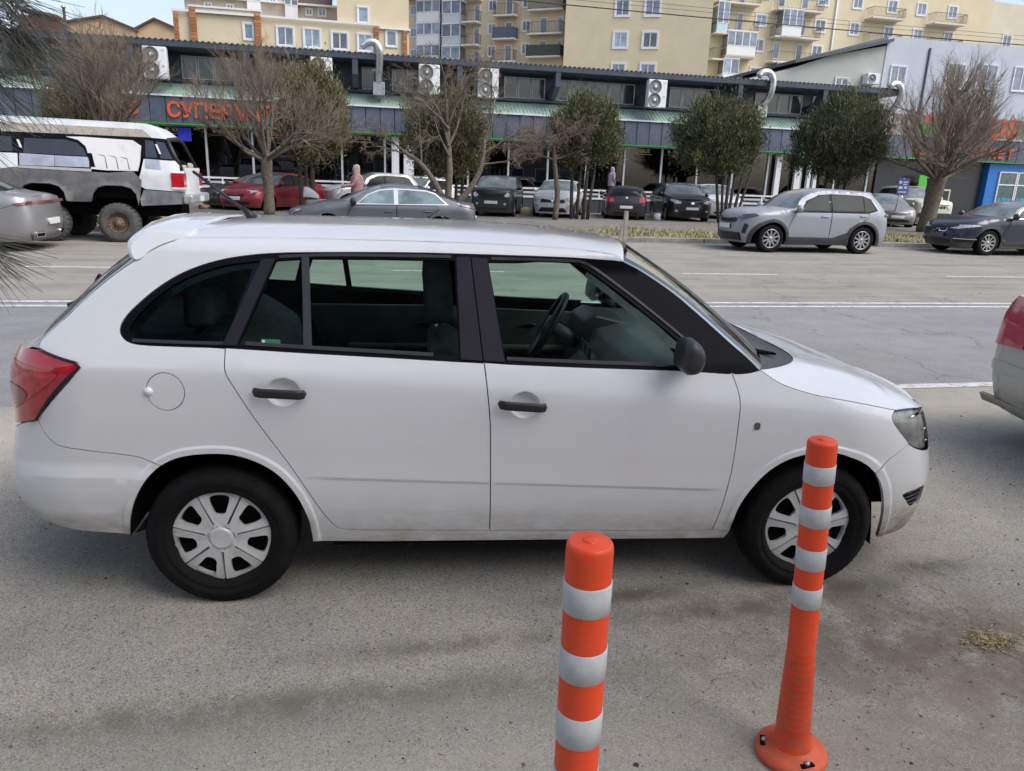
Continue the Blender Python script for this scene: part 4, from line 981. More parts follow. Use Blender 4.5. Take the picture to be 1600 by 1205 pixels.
# ---- grey fastback by the far kerb
c = sedan(paint('graphite_paint', (.115, .125, .14), metal=.35, dirt=.5), L=4.58, H=1.43, wb=2.69, ro=.90, fast=1., belt=.93, deck=1.04)
c['front'] = face(.78, .56); c['rear'] = [('tail_light', [(.30, .86), (.56, .84), (.80, .90), (1.02, .97), (.60, .95), (.32, .93)], mat('dark_lamp', (.10, .03, .03), .15, coat=1.), True, .006), ('number_plate', boxp(-.26, .26, .60, .70), M_PLATE, False, .02)]
c['mirror_mat'] = M_BLACK; c['surround'] = M_CHROME
c['win_mat'] = mat('painted_reflection_window', (.16, .23, .25), .08, coat=.2, var=.6, scale=2)  # pale blue reflection put into the glass base colour
gen_car('parked_car', 'grey fastback saloon parked along the far kerb with chrome window line', c, (2.00, 19.45, 0), 180, 1.0, KERB, 10)
# ---- silver crossover
c = suv(paint('silver_paint', (.29, .31, .345), metal=.2, dirt=.35, rough=.5, coat=.3), L=4.18, H=1.595, r=.345, clad=.40, belt=1.02, cowl=1.08, nose=.95)
c['handles'] = [(1.15, .92), (.06, .95)]
c['front'] = [('headlight', [(.40, .80), (.60, .79), (.88, .90), (.80, .935), (.56, .90), (.44, .86)], mat('smoked_lamp', (.05, .06, .07), .1, coat=1.), True, .008), ('grille', boxp(-.42, .42, .70, .84, 4), M_GRILLE, False, .008),
    ('air_intake', [(-.62, .28), (.62, .28), (.56, .46), (-.56, .46)], M_GRILLE, False, .01), ('number_plate', boxp(-.26, .26, .55, .66), M_PLATE, False, .03), ('bumper_slot', [(.62, .46), (.70, .45), (.76, .66), (.68, .70)], M_GRILLE, True, .006)]
c['rear'] = [('tail_light', [(.40, .92), (.60, .90), (.86, .98), (.66, 1.02), (.42, 1.0)], mat('dark_lamp', (.10, .03, .03), .15, coat=1.), True, .03)]
yc = gen_car('parked_car', 'silver crossover with black wheel arches parked at the far kerb', c, (13.42, 19.05, 0), 180, 1.06, KERB, 10)
MB().prism([(.97, -.80, 1.09), (1.12, -.80, 1.09), (1.14, -.74, 1.27), (.98, -.74, 1.30)], (0, -.012, 0)).prism([(.97, .80, 1.09), (.98, .74, 1.30), (1.14, .74, 1.27), (1.12, .80, 1.09)], (0, .012, 0)).build('blue_window_sheet', mat('blue_sheet', (.16, .28, .62), .6, var=.3, scale=12), yc)
# ---- silver saloon driving in the far lane, rear end in view
c = sedan(paint('silver_grey_paint', (.33, .33, .34), metal=.5, dirt=.4), L=4.93, H=1.48, wb=2.85, ro=1.10, hw=.93, r=.345, belt=.98, deck=1.08, fast=.6)
c['rear'] = [('tail_light', [(-.85, .895), (.60, .895), (.92, .86), (.96, .90), (.62, .945), (-.85, .94)], mat('dull_red_bar', (.22, .06, .06), .15, coat=1.), True, .008), ('exhaust_tip', [(.36, .28), (.66, .28), (.70, .37), (.40, .37)], M_CHROME, True, .012), ('exhaust_hole', [(.40, .295), (.63, .295), (.66, .35), (.43, .35)], M_DARK, True, .016), ('number_plate', boxp(-.26, .26, .50, .61), M_PLATE, False, .02), ('bumper_trim', [(-.70, .22), (.72, .22), (.86, .34), (-.84, .34)], mat('bumper_grey', (.12, .12, .12), .5), False, .005)]
gen_car('moving_car', 'silver saloon cut by the left frame edge, rear end with twin square exhaust', c, (-7.05, 16.45, 0), 180, 1.0, None, 10)
# ---- dark blue hatchback, front at the right edge
c = sedan(paint('dark_blue_paint', (.022, .030, .052), metal=.3, dirt=.5), L=4.82, H=1.51, wb=2.92, ro=.98, hw=.92, r=.345, belt=1.0, cowl=1.05, nose=.86, fast=1.)
c['surround'] = M_CHROME; c['mirror_mat'] = c['paint']
c['front'] = [('headlight', [(.36, .70), (.60, .69), (1.02, .80), (.92, .82), (.60, .80), (.38, .78)], M_LAMP, True, .01), ('grille', boxp(.03, .30, .60, .80, 4), M_CHROME, True, .006), ('grille_mesh', boxp(.05, .28, .62, .78, 4), M_GRILLE, True, .012),
    ('number_plate', boxp(-.26, .26, .46, .57), mat('dark_plate', (.10, .10, .11), .5), False, .03), ('air_intake', boxp(-.42, .42, .30, .40, 6), M_GRILLE, False, .01), ('fog_vent', [(.50, .34), (.92, .36), (.92, .40), (.55, .42)], M_GRILLE, True, .01), ('chrome_strip', [(.52, .43), (.98, .43), (.98, .45), (.52, .45)], M_CHROME, True, .012)]
gen_car('parked_car', 'dark blue hatchback with twin grille parked at the right frame edge', c, (20.65, 19.25, 0), 180, 1.03, KERB, 10)
# ---- the near saloon whose tail enters on the right
c = sedan(paint('beige_silver_paint', (.40, .40, .37), metal=.3, dirt=.7), L=4.45, H=1.46, wb=2.60, ro=1.02, hw=.86, r=.30, belt=.98, deck=1.08)
c['rear'] = [('tail_light', [(.40, .71), (.60, .70), (.86, .67), (.90, .80), (.80, 1.02), (.62, 1.03), (.42, 1.0)], mat('faded_red_lamp', (.42, .035, .06), .18, coat=1., var=.15), True, .006),
    ('bumper_strip', [(.30, .52), (.60, .52), (.78, .50), (.78, .565), (.60, .585), (.30, .59)], c['paint'], True, -.004), ('bumper_lip', [(-.8, .245), (.55, .245), (.92, .23), (.92, .285), (.55, .30), (-.8, .30)], c['paint'], True, -.006), ('number_plate', boxp(-.26, .26, .74, .85), M_PLATE, False, .02)]
c['zb'] = .22
gen_car('parked_car', 'beige silver saloon parked ahead of the white car, only its tail in view', c, (5.42, 3.60, 0), -5, 1.0, None, 10)
# ---- cars in the lot
def lot(label, c, x, y, yaw, sc=1.05, rim=5, name='parked_car'): return gen_car(name, label, c, (x, y, .0), yaw, sc, PARK, rim)
def front_at(x, y, yaw, T, sc):   # front-end position -> rear axle position
    return x-math.cos(R(yaw))*T*sc, y-math.sin(R(yaw))*T*sc
red = sedan(paint('dark_red_paint', (.26, .012, .022), metal=.2), L=4.78, H=1.44, wb=2.85, ro=1.05, hw=.91, r=.335)
red['front'] = face(.80, .57, grille=boxp(-.38, .38, .56, .76, 4)); x, y = front_at(-4.55, 30.2, -118, 3.73, 1.06)
lot('dark red saloon parked nose out behind the bare tree', red, x, y, -118, 1.06)
blk = sedan(paint('black_paint', (.012, .012, .014)), L=4.7, H=1.44, wb=2.87, ro=.95, hw=.92, r=.34, fast=1., nose=.74)
blk['front'] = face(.76, .58, grille=boxp(-.1, .1, .62, .63)); x, y = front_at(-5.8, 31.5, -142, 3.75, 1.0)
lot('black saloon half hidden behind the battered van', blk, x, y, -142, 1.0)
jeep = suv(paint('jeep_black_paint', (.020, .021, .025)), L=4.41, H=1.66, wb=2.635, ro=.86, hw=.88, r=.35, belt=1.10, cowl=1.14, nose=1.08, fc=.20, fa=.30, fb=.05, k2=.16, k1=.1, clad=.42)
gr = [('headlight', boxp(.52, .72, .82, .99, 2.2), M_LAMP, True, .012), ('number_plate', boxp(-.26, .26, .56, .67), M_PLATE, False, .05), ('bumper', [(-.70, .40), (.70, .40), (.72, .72), (-.72, .72)], M_CLAD, False, .03), ('fog_light', boxp(.50, .60, .52, .60, 2.2), M_LAMP, True, .04)]
for i in range(7): gr.append(('grille_slot', boxp(-.42+.125*i, -.42+.125*i+.075, .80, 1.0, 6), M_CHROME if 0 else M_GRILLE, False, .008))
jeep['front'] = gr; x, y = front_at(5.4, 31.0, -108, 3.55, 1.04); jeep['paint2'] = 1
lot('black boxy off roader with round headlights and slotted grille', jeep, x, y, -108, 1.04)
cap = suv(paint('lot_white_paint', (.80, .81, .83), dirt=.12), L=4.23, H=1.57, wb=2.64, ro=.75, hw=.89, r=.345, clad=.36)
cap['front'] = [('headlight', [(.46, .76), (.70, .72), (.92, .86), (.80, .89), (.48, .85)], M_LAMP, True, .008), ('grille', [(-.5, .66), (.5, .66), (.46, .80), (.14, .82), (-.14, .82), (-.46, .80)], M_GRILLE, False, .008), ('emblem', [(0, .66), (.07, .75), (0, .84), (-.07, .75)], M_CHROME, False, .025), ('air_intake', [(-.60, .30), (.60, .30), (.46, .46), (-.46, .46)], M_GRILLE, False, .01), ('bumper_blade', [(.52, .36), (.66, .36), (.70, .58), (.62, .58)], M_LAMP, True, .01), ('number_plate', boxp(-.26, .26, .50, .60), M_PLATE, False, .03)]
x, y = front_at(8.1, 31.3, -112, 3.48, 1.04); lot('white crossover with diamond badge parked nose out', cap, x, y, -112, 1.04)
b1 = suv(paint('dark_brown_paint', (.022, .019, .022)), L=4.24, H=1.43, wb=2.66, ro=.80, hw=.87, r=.31, belt=.98, cowl=1.02, nose=.80)
b1['rear'] = [('tail_light', [(.50, .78), (.66, .77), (.86, .84), (.84, .95), (.66, .97), (.54, .93)], M_RED, True, .01), ('number_plate', boxp(-.26, .26, .52, .63), M_PLATE, False, .02), ('badge', boxp(-.045, .045, .90, .99, 2.), M_CHROME, False, .02), ('bumper_insert', boxp(-.5, .5, .28, .38, 6), M_GRILLE, False, .006)]
lot('dark hatchback parked nose in, red tail lights towards the street', b1, 11.60, 32.0, 74, 1.04)
mz = suv(paint('lot_black_paint', (.015, .015, .016)), L=4.68, H=1.645, wb=2.75, ro=.95, hw=.93, r=.36, belt=1.06, cowl=1.12, nose=.98)
mz['front'] = [('headlight', [(.44, .80), (.66, .77), (.92, .90), (.84, .95), (.50, .88)], M_LAMP, True, .01), ('grille', boxp(-.30, .30, .70, .82, 4), M_GRILLE, False, .008), ('emblem', boxp(-.07, .07, .76, .86, 2), M_CHROME, False, .02), ('air_intake', [(-.55, .30), (.55, .30), (.42, .50), (-.42, .50)], M_GRILLE, False, .01), ('number_plate', boxp(-.26, .26, .54, .64), M_PLATE, False, .03), ('fog_light', boxp(.58, .70, .44, .53, 2.5), M_LAMP, True, .01)]
x, y = front_at(14.35, 31.0, -100, 3.73, 1.04); lot('black family crossover parked behind the multi stemmed thuja trunks', mz, x, y, -100, 1.04)
w1 = suv(paint('lot_white_paint', (.80, .81, .83), dirt=.12), L=4.4, H=1.60, wb=2.65, ro=.85, hw=.90, r=.34); w1['front'] = face(.94, .58)
x, y = front_at(17.4, 33.8, -100, 3.5, 1.05); lot('white car half hidden behind the silver crossover', w1, x, y, -100, 1.05)
av = sedan(paint('beige_grey_paint', (.24, .23, .215), metal=.3), L=4.65, H=1.48, wb=2.70, ro=1.02, hw=.89, r=.32); av['front'] = face(.82, .56, grille=boxp(-.30, .30, .66, .76, 4))
x, y = front_at(24.3, 30.6, -112, 3.6, 1.05); lot('beige grey saloon facing the street beside the blue sign', av, x, y, -112, 1.05)
d1 = suv(paint('pale_grey_paint', (.50, .52, .54), metal=.2), L=4.34, H=1.65, wb=2.67, ro=.83, hw=.90, r=.35); d1['front'] = face(.96, .58)
lot('pale grey car with raised roof behind the grey fastback', d1, 1.9, 35.4, -160, 1.0)
d2 = suv(paint('lot_white_paint', (.80, .81, .83), dirt=.12), L=4.3, H=1.52, wb=2.6, ro=.85, hw=.87, r=.32, belt=.98); d2['front'] = face(.90, .55)
o = lot('white car with roof rails parked behind the multi stemmed tree', d2, 3.6, 36.8, -128, 1.0)
for sg in (1, -1): MB().tube([(-.2, .55*sg, 1.46), (-.1, .55*sg, 1.53), (1.1, .55*sg, 1.53), (1.2, .55*sg, 1.46)], .02, 6).build('roof_rail', M_CHROME, o)
# cream off roader with an open door
cj = suv(paint('cream_paint', (.62, .60, .45)), L=4.2, H=1.85, wb=2.6, ro=.8, hw=.88, r=.40, belt=1.22, cowl=1.26, nose=1.18, fc=.14, fa=.22, fb=.03, k1=.08, k2=.10, clad=.5)
cj['front'] = [('headlight', boxp(.52, .74, .86, 1.06, 2.2), M_LAMP, True, .015), ('bumper', boxp(-.8, .8, .46, .66, 8), M_CLAD, False, .05)]+[('grille_slot', boxp(-.44+.15*i, -.44+.15*i+.09, .86, 1.04, 5), M_GRILLE, False, .008) for i in range(6)]
x, y = front_at(27.7, 32.2, -98, 3.4, 1.06); o = lot('cream boxy off roader with roof load and open door behind the right tree', cj, x, y, -98, 1.06)
MB().lathe([(.0, .02), (.20, .02), (.30, .06), (.36, .12), (.36, .20), (.28, .26), (.0, .26)], 24, 0, 'z', (.9, 0, 1.84)).build('roof_spare_wheel', M_RUBBER, o)
od = empty('open_door', (1.75, .95, 0), R(-62), o)
MB().box(-1.0, 0, 0, .06, .5, 1.22, bev=.02).box(-.95, -.88, .01, .05, 1.22, 1.72).box(-.06, 0, .01, .05, 1.22, 1.72).box(-.95, 0, .01, .05, 1.68, 1.74).build('door_leaf', cj['paint'], od)
# ------------------------------------------------------------------ battered stretched van on big wheels
def build_van():
    v = empty('off_road_van', (-5.13, 18.9, 0), R(180))
    tag(v, 'battered white and grey stretched van on oversized off road wheels at the far kerb', 'van')
    # local: x towards its front (image left), rear axle at 0; near flank at +y, built for both sides
    m, t, b = _new('chalky_white_body'); b.inputs['Roughness'].default_value = .6
    n = _noise(t, 2.5, 9, rough=.75); n2 = _noise(t, 14, 6, rough=.7)
    base = _mix(t, _ramp(t, n.outputs[0], [(.5, 0.), (.68, .55)]), (.70, .70, .70), (.36, .33, .29)); base = _mix(t, _ramp(t, n2.outputs[0], [(.62, 0.), (.75, .5)]), base, (.2, .15, .12))
    t.links.new(base, b.inputs['Base Color']); M_VW = m
    M_VW2 = mat('van_white_paint', (.68, .70, .72), .45, coat=.3, var=.12, scale=4)
    m, t, b = _new('grey_filler_patch'); b.inputs['Roughness'].default_value = .85
    n = _noise(t, 3.5, 9, rough=.75); t.links.new(_ramp(t, n.outputs[0], [(.3, (.085, .088, .095)), (.52, (.15, .15, .155)), (.66, (.20, .195, .18)), (.8, (.36, .33, .27))]), b.inputs['Base Color']); M_VG = m
    m, t, b = _new('peeling_fibreglass'); b.inputs['Roughness'].default_value = .85
    n = _noise(t, 7, 10, rough=.8); t.links.new(_ramp(t, n.outputs[0], [(.3, (.09, .085, .075)), (.44, (.30, .285, .24)), (.55, (.42, .40, .35)), (.66, (.34, .17, .14)), (.78, (.55, .54, .52))]), b.inputs['Base Color']); M_PEEL = m
    M_VWIN = mat('van_window', (.018, .025, .036), .10, coat=1., var=.35, scale=2)
    M_ALU = mat('aluminium_panel', (.50, .52, .58), .35, metal=.6, var=.2, scale=5)
    hw = .98
    class VS:
        def P(S, s, z):
            s = np.asarray(s, float); z = np.asarray(z, float)
            w = hw-.05*np.clip((1.05-z)/.4, 0, 1)**2-.26*np.clip(z-1.45, 0, None)**1.1
            for cx in (0., 1.42): 
                d = np.hypot(s-cx, (z-.70)*1.0)-.50; q = np.clip(d/.12, 0, 1); w = w+.07*(1-q*q*(3-2*q))*np.clip((1.48-z)/.3, 0, 1)
            w = w-.12*np.clip((-1.15-s)/.25, 0, 1)**2
            return np.stack([s, -w, z], 1)
    S = VS(); fn = S.P
    # flank pieces: (name, outline, material, offset)
    arch = lambda cx, w=.46, top=1.06, z0=.74: [(cx-w, z0), (cx-w*.93, .90), (cx-w*.72, 1.02), (cx-w*.35, top), (cx+w*.35, top), (cx+w*.72, 1.02), (cx+w*.93, .90), (cx+w, z0)]
    arch = lambda cx, w=.46, top=1.21, z0=.88: [(cx-w, z0), (cx-w*.93, 1.04), (cx-w*.72, 1.16), (cx-w*.35, top), (cx+w*.35, top), (cx+w*.72, 1.16), (cx+w*.93, 1.04), (cx+w, z0)]
    fl = [
     ('rear_quarter_panel', [(-1.40, 1.12), (-.62, 1.16), (-.46, 1.26), (-.55, 1.5), (-.62, 1.80), (-1.24, 1.78), (-1.40, 1.58)], M_VW2, 0.),
     ('lower_panel', [(-1.38, .86), (-.52, .80), (-.50, .94), (-.58, 1.14), (-1.40, 1.11)], mat('grey_lower_panel', (.17, .18, .19), .6, var=.25), .004),
     ('wheel_arch_panel', [(-.46, .80)]+arch(0.)+[(.50, .86), (.92, .86)]+arch(1.42)+[(2.0, .88), (2.25, .94), (2.20, 1.48), (1.9, 1.53), (.10, 1.47), (-.40, 1.52), (-.56, 1.34)], M_VG, .02),
     ('louvred_panel', [(-.50, 1.53), (.12, 1.52), (.42, 1.54), (.46, 1.80), (.52, 2.0), (.66, 2.12), (.90, 2.18), (.60, 2.19), (-.42, 2.16), (-.58, 2.05), (-.55, 1.75)], M_VW, .02),
     ('aluminium_panel', [(.46, 1.57), (1.12, 1.57), (1.12, 1.79), (.46, 1.78)], M_ALU, .014), ('aluminium_panel', [(1.13, 1.57), (1.80, 1.57), (1.80, 1.81), (1.13, 1.79)], M_ALU, .014),
     ('ribbed_moulding', [(.42, 1.48), (1.82, 1.51), (1.82, 1.56), (.42, 1.54)], mat('moulding', (.42, .41, .39), .5), .03),
     ('front_door', [(1.84, .95), (3.3, .95), (3.3, 1.81), (1.84, 1.81)], M_VW2, .004), ('front_fender', [(3.32, .93), (4.6, .95), (4.62, 1.48), (3.32, 1.58)], M_VW2, .004),
     ('side_window', [(.50, 1.80), (1.72, 1.82), (1.70, 2.12), (.90, 2.12), (.68, 2.06), (.56, 1.94)], M_VWIN, .010), ('window_surround', [(-.62, 1.79), (3.3, 1.80), (2.9, 2.24), (-.62, 2.24)], M_TRIM, .003),
     ('side_window', [(1.92, 1.84), (2.5, 1.84), (2.4, 2.14), (1.94, 2.14)], M_VWIN, .010), ('side_window', [(2.56, 1.84), (3.2, 1.84), (2.86, 2.15), (2.50, 2.14)], M_VWIN, .010),
     ('window_surround', [(-.60, 1.79), (-1.26, 1.77), (-1.08, 2.22), (-.60, 2.24)], M_TRIM, .005), ('side_window', [(-.66, 1.82), (-.90, 1.82), (-.82, 2.16), (-.66, 2.18)], M_VWIN, .010), ('side_window', [(-.96, 1.81), (-1.20, 1.80), (-1.05, 2.14), (-.88, 2.16)], M_VWIN, .010),
     ('side_trim', [(-.64, 1.60), (-.96, 1.58), (-.93, 1.78), (-.66, 1.79)], M_ALU, .008),
     ('roof_side', [(-.78, 2.24), (2.9, 2.24), (2.7, 2.44), (-.62, 2.40)], M_PEEL, .004), ('roof_top_side', [(-.62, 2.40), (2.7, 2.44), (2.5, 2.53), (-.55, 2.51)], M_VW2, .002),
     ('roof_tail', [(-1.10, 2.22), (-.78, 2.235), (-.62, 2.40), (-.55, 2.51), (-.82, 2.44)], M_VW2, .002),
     ('louvre', [(.34, 1.58), (.42, 1.58), (.50, 1.86), (.40, 1.86)], M_DARK, .024), ('louvre', [(.10, 1.56), (.115, 1.56), (.15, 1.82), (.30, 1.85), (.14, 1.805)], M_DARK, .024), ('louvre', [(-.12, 1.55), (-.105, 1.55), (-.07, 1.80), (.08, 1.83), (-.08, 1.785)], M_DARK, .024), ('louvre', [(-.34, 1.55), (-.325, 1.55), (-.29, 1.78), (-.14, 1.81), (-.30, 1.765)], M_DARK, .024),
     ('white_handle', [(1.74, 1.92), (1.78, 1.92), (1.84, 2.08), (1.80, 2.09)], M_PLATE, .02), ('white_handle', [(-.98, 1.90), (-.94, 1.90), (-.86, 2.10), (-.90, 2.10)], M_PLATE, .02),
    ]
    for nm, pl, mt, off in fl: pair(nm, patch(fn, catmull(pl, 1, True) if 0 else pl, (), .12, off=off, flange=.03 if off else .015), mt, v)
    P = lambda s, z: fn(np.array([float(s)]), np.array([float(z)]))[0]
    # core, roof, tail
    mb = MB(); mb.box(-1.3, 4.5, -.80, .80, .95, 1.75); mb.box(-.80, 3.2, -.66, .66, 1.75, 2.24); mb.box(-1.2, 4.6, -.42, .42, .55, .95); mb.build('chassis', M_DARK, v)
    rows = []
    for x, z, zc in ((-1.10, 2.22, 2.25), (-.82, 2.44, 2.47), (-.55, 2.51, 2.55), (2.5, 2.53, 2.59), (2.95, 2.24, 2.27)):
        e = P(x, z); rows.append((e[0], -e[1], z, x, zc, 2., 2.5))
    V, F = loft(rows, 6); obj('roof', V, F, M_VW2, v, smooth=True)
    zz = [.86, 1.11, 1.35, 1.56]; rows = [(P(-1.39, z)[0], -P(-1.39, z)[1], z, -1.45, z, 2., 2.) for z in zz]
    V, F = loft(rows, 6); tl = obj('tailgate', V, F, M_VW2, v, smooth=True)
    a = P(-1.26, 1.80); c_ = P(-1.08, 2.22)
    mb = MB()
    mb.tube([(a[0]-.10, -.84, 1.56), (c_[0], -.72, 2.20), (c_[0]-.05, 0, 2.24), (c_[0], .72, 2.20), (a[0]-.10, .84, 1.56)], .055, 8); mb.build('tail_frame', M_BLACK, v)
    bx('tail_glass_remnant', (-1.42, -1.38, -.8, .8, 1.55, 1.63), M_VW, v)
    mb = MB(); mb.box(-1.36, -1.1, -.5, -.1, 1.56, 1.74, bev=.06); mb.box(-1.34, -1.1, .1, .5, 1.56, 1.70, bev=.06); mb.build('load_bundle', mat('pale_bundle', (.38, .34, .27), .9), v)
    for sg in (1, -1):
        tl_ = MB().box(-1.425, -1.16, .72*sg, 1.005*sg, 1.22, 1.52, bev=.015).build('tail_light', M_RED, v)
        MB().box(-1.42, -1.17, .73*sg, 1.0*sg, 1.17, 1.215).build('reversing_lamp', M_PLATE, tl_)
    MB().box(-1.58, -1.36, -.96, .96, .86, 1.07, bev=.05).build('rear_bumper', mat('dull_bumper', (.42, .43, .43), .4, metal=.4, var=.25), v)
    bx('number_plate', (-1.592, -1.582, -.22, .22, .90, 1.02), M_PLATE, v)
    MB().tube([(-1.5, 0, .76), (-1.70, 0, .76)], .05, 8).build('tow_hitch', mat('rust', (.17, .08, .05), .8, var=.4), v)
    # front end
    mb = MB(); mb.box(3.3, 4.6, -.9, .9, 1.46, 1.60, bev=.06); mb.box(4.5, 4.7, -.92, .92, .92, 1.54, bev=.05); mb.build('hood', M_VW2, v)
    obj('windshield', [(3.32, -.85, 1.60), (3.32, .85, 1.60), (2.9, .72, 2.26), (2.9, -.72, 2.26)], [(0, 1, 2, 3)], M_WIN, v)
    mb = MB()
    for sg in (1, -1): mb.box(4.69, 4.72, .55*sg, .85*sg, 1.0, 1.2, bev=.02)
    mb.build('headlight', M_LAMP, v)
    bx('front_bumper', (4.68, 4.82, -.95, .95, .60, .80), M_CLAD, v, .04)
    # axles and big wheels (steel discs with a ring of holes)
    for x in (0., 1.42, 3.75): MB().tube([(x, -.85, .42), (x, .85, .42)], .07, 8).lathe([(.0, -.2), (.16, -.12), (.18, 0), (.16, .12), (0, .2)], 12, 0, 'y', (x, .15, .42)).build('axle', mat('dirty_axle', (.04, .036, .03), .9), v)
    tw = MB(); rr, w = .415, .36
    tw.lathe([(.19, -.10), (.20, -.02), (.24, .0), (.33, .02), (.385, .0), (.408, -.04), (rr, -.08), (rr, -.28), (.40, -.33), (.33, -.36), (.2, -.34)], 44, 0, 'y')
    for k in range(26):
        a0 = 2*math.pi*k/26; c0, s0 = math.cos(a0), math.sin(a0); V = []
        for r_, y in ((.375, -.01), (.43, .03), (.432, .17), (.40, .17)):
            for q in (-.032, .032): V.append((c0*r_-s0*q, y, s0*r_+c0*q))
        tw.add(V, [(0, 1, 3, 2), (2, 3, 5, 4), (0, 2, 4, 6), (1, 7, 5, 3)])
    tme = tw.me('tyre', [mat('dusty_tyre', (.085, .083, .08), .9, var=.3, scale=9)])
    rm = MB(); rm.lathe([(0, .02), (.06, .02), (.07, -.03), (.11, -.035), (.13, -.06), (.185, -.06), (.195, -.02), (.205, .0)], 32, 0, 'y')
    rme = rm.me('rim', [mat('rusty_brown_rim', (.17, .115, .075), .7, var=.35, scale=18)])
    hm = MB()
    for k in range(16): a0 = 2*math.pi*k/16; hm.lathe([(0, .068), (.014, .068)], 8, 0, 'y', (.158*math.cos(a0), 0, .158*math.sin(a0)))
    for k in range(8): a0 = 2*math.pi*k/8; hm.lathe([(0, .045), (.010, .045)], 6, 0, 'y', (.09*math.cos(a0), 0, .09*math.sin(a0)))
    hme = hm.me('rim_holes', [M_DARK])
    for x in (0., 1.42, 3.75):
        for sg in (1, -1):
            w_ = empty('wheel', (x, .98*sg, .415), math.pi if sg > 0 else 0, v)
            link('tyre', tme, w_); rim_ = link('rim', rme, w_); link('rim_holes', hme, w_)['kind'] = 'stuff'
    return v
build_van()
# ------------------------------------------------------------------ far side of the street: kerb, grass, pavement
def slabs(name, m, x0, x1, y0, y1, z0, z1): return tag(bx(name, (x0, x1, y0, y1, z0, z1), m), kind='structure')
M_KERB = mat('kerb_concrete', (.22, .215, .205), .9, var=.35, scale=5, bump=.3, rnd=.2)
kerb = tag(bx('kerb', (-40, 70, 20.66, 20.80, -.05, .09), mat('kerb_joint', (.06, .058, .055), .9)), kind='structure')
ks = MB().box(0, 1.98, 20.62, 20.82, -.02, .14, bev=.02).me('kerb_stone', [M_KERB])
for i in range(24): link('kerb_stone', ks, kerb, (-16+2.0*i, random.uniform(-.012, .012), random.uniform(-.008, .008)), (0, 0, random.uniform(-.004, .004)))
m, t, b = _new('bare_soil'); b.inputs['Roughness'].default_value = .95
n = _noise(t, 1.2, 8, rough=.7); t.links.new(_ramp(t, n.outputs[0], [(.35, (.14, .12, .095)), (.52, (.20, .175, .12)), (.65, (.21, .20, .10))]), b.inputs['Base Color']); _bump(t, b, _noise(t, 40, 5).outputs[0], .5, .03)
slabs('verge', m, -40, 70, 20.80, 25.6, -.05, .10)
slabs('pavement', M_PAVE, -60, 90, 25.6, 30.3, -.05, .09)
slabs('car_park', asphalt('car_park_asphalt', (.17, .165, .155), (.22, .21, .195), (.30, .275, .23), .45, .3, .5), -60, 90, 30.3, 37.0, -.05, .06)
def tris(name, C, D, W, m, fm=None, kind='stuff', parent=None):
    """blades: base points C, tip offsets D, half widths W"""
    n = len(C); V = np.empty((n*3, 3)); V[0::3] = C-W; V[1::3] = C+W; V[2::3] = C+D
    me = bpy.data.meshes.new(name); me.vertices.add(3*n); me.vertices.foreach_set('co', V.ravel()); me.loops.add(3*n); me.loops.foreach_set('vertex_index', np.arange(3*n, dtype=np.int32))
    me.polygons.add(n); me.polygons.foreach_set('loop_start', np.arange(0, 3*n, 3, dtype=np.int32)); 
    for mm in (m if isinstance(m, list) else [m]): me.materials.append(mm)
    if fm is not None: me.polygons.foreach_set('material_index', np.asarray(fm, np.int32))
    me.update(); me.validate(); o = link(name, me, parent)
    if kind: o['kind'] = kind
    return o
n = 16000; X = rng.uniform(-14, 40, n); Y = rng.uniform(20.9, 25.5, n)
keep = (np.sin(X*.8)+np.sin(X*.37+Y*1.3)+np.sin(X*2.1-Y*.7)*.6+rng.normal(0, .5, n)) > .0; X, Y = X[keep], Y[keep]; n = len(X)
a = rng.uniform(0, 2*np.pi, n); h = rng.uniform(.04, .13, n)
g = tris('grass', np.stack([X, Y, np.full(n, .10)], 1), np.stack([np.cos(a)*h*.6, np.sin(a)*h*.6, h], 1), np.stack([-np.sin(a), np.cos(a), a*0], 1)*.02, [mat('dry_grass', (.36, .32, .13), .9, var=.3), mat('green_grass', (.20, .23, .07), .9, var=.3)], rng.integers(0, 2, n))
tag(g, 'thin patchy dry grass on the strip behind the far kerb', 'grass')

# ------------------------------------------------------------------ lettering
def text_mesh(txt, size, depth, m, bold=.0, name='lettering'):
    cu = bpy.data.curves.new(name, 'FONT'); cu.body = txt; cu.size = size; cu.extrude = depth; cu.offset = bold; cu.resolution_u = 3
    o = bpy.data.objects.new(name, cu); COL.objects.link(o); bpy.context.view_layer.update()
    me = bpy.data.meshes.new_from_object(o.evaluated_get(bpy.context.evaluated_depsgraph_get())); bpy.data.objects.remove(o)
    me.materials.clear(); me.materials.append(m); me.name = name; return me
def letters(txt, x0, x1, y, z0, h, m, parent, depth=.04, bold=.012, spacing=None):
    """one mesh per letter, spread between x0 and x1"""
    out = []; w = (x1-x0)/len(txt)
    for i, ch in enumerate(txt):
        me = text_mesh(ch, 1, 0, m, 0., 'sign_letter'); co = np.array([v.co[:] for v in me.vertices]); s = h/.72
        cx = (co[:, 0].min()+co[:, 0].max())/2; ww = (co[:, 0].max()-co[:, 0].min()); sx = min(s*1.05, w*.90/ww)
        me = text_mesh(ch, 1, depth/s, m, bold, 'sign_letter')
        o = link('sign_letter', me, parent, (x0+w*(i+.5)-cx*sx, y, z0), (math.pi/2, 0, 0)); o.scale = (sx, s, s); out.append(o)
    return out
M_ORANGE = mat('orange_sign', (.72, .10, .025), .4, var=.08); M_GREEN = mat('green_sign', (.08, .45, .06), .4, var=.1)
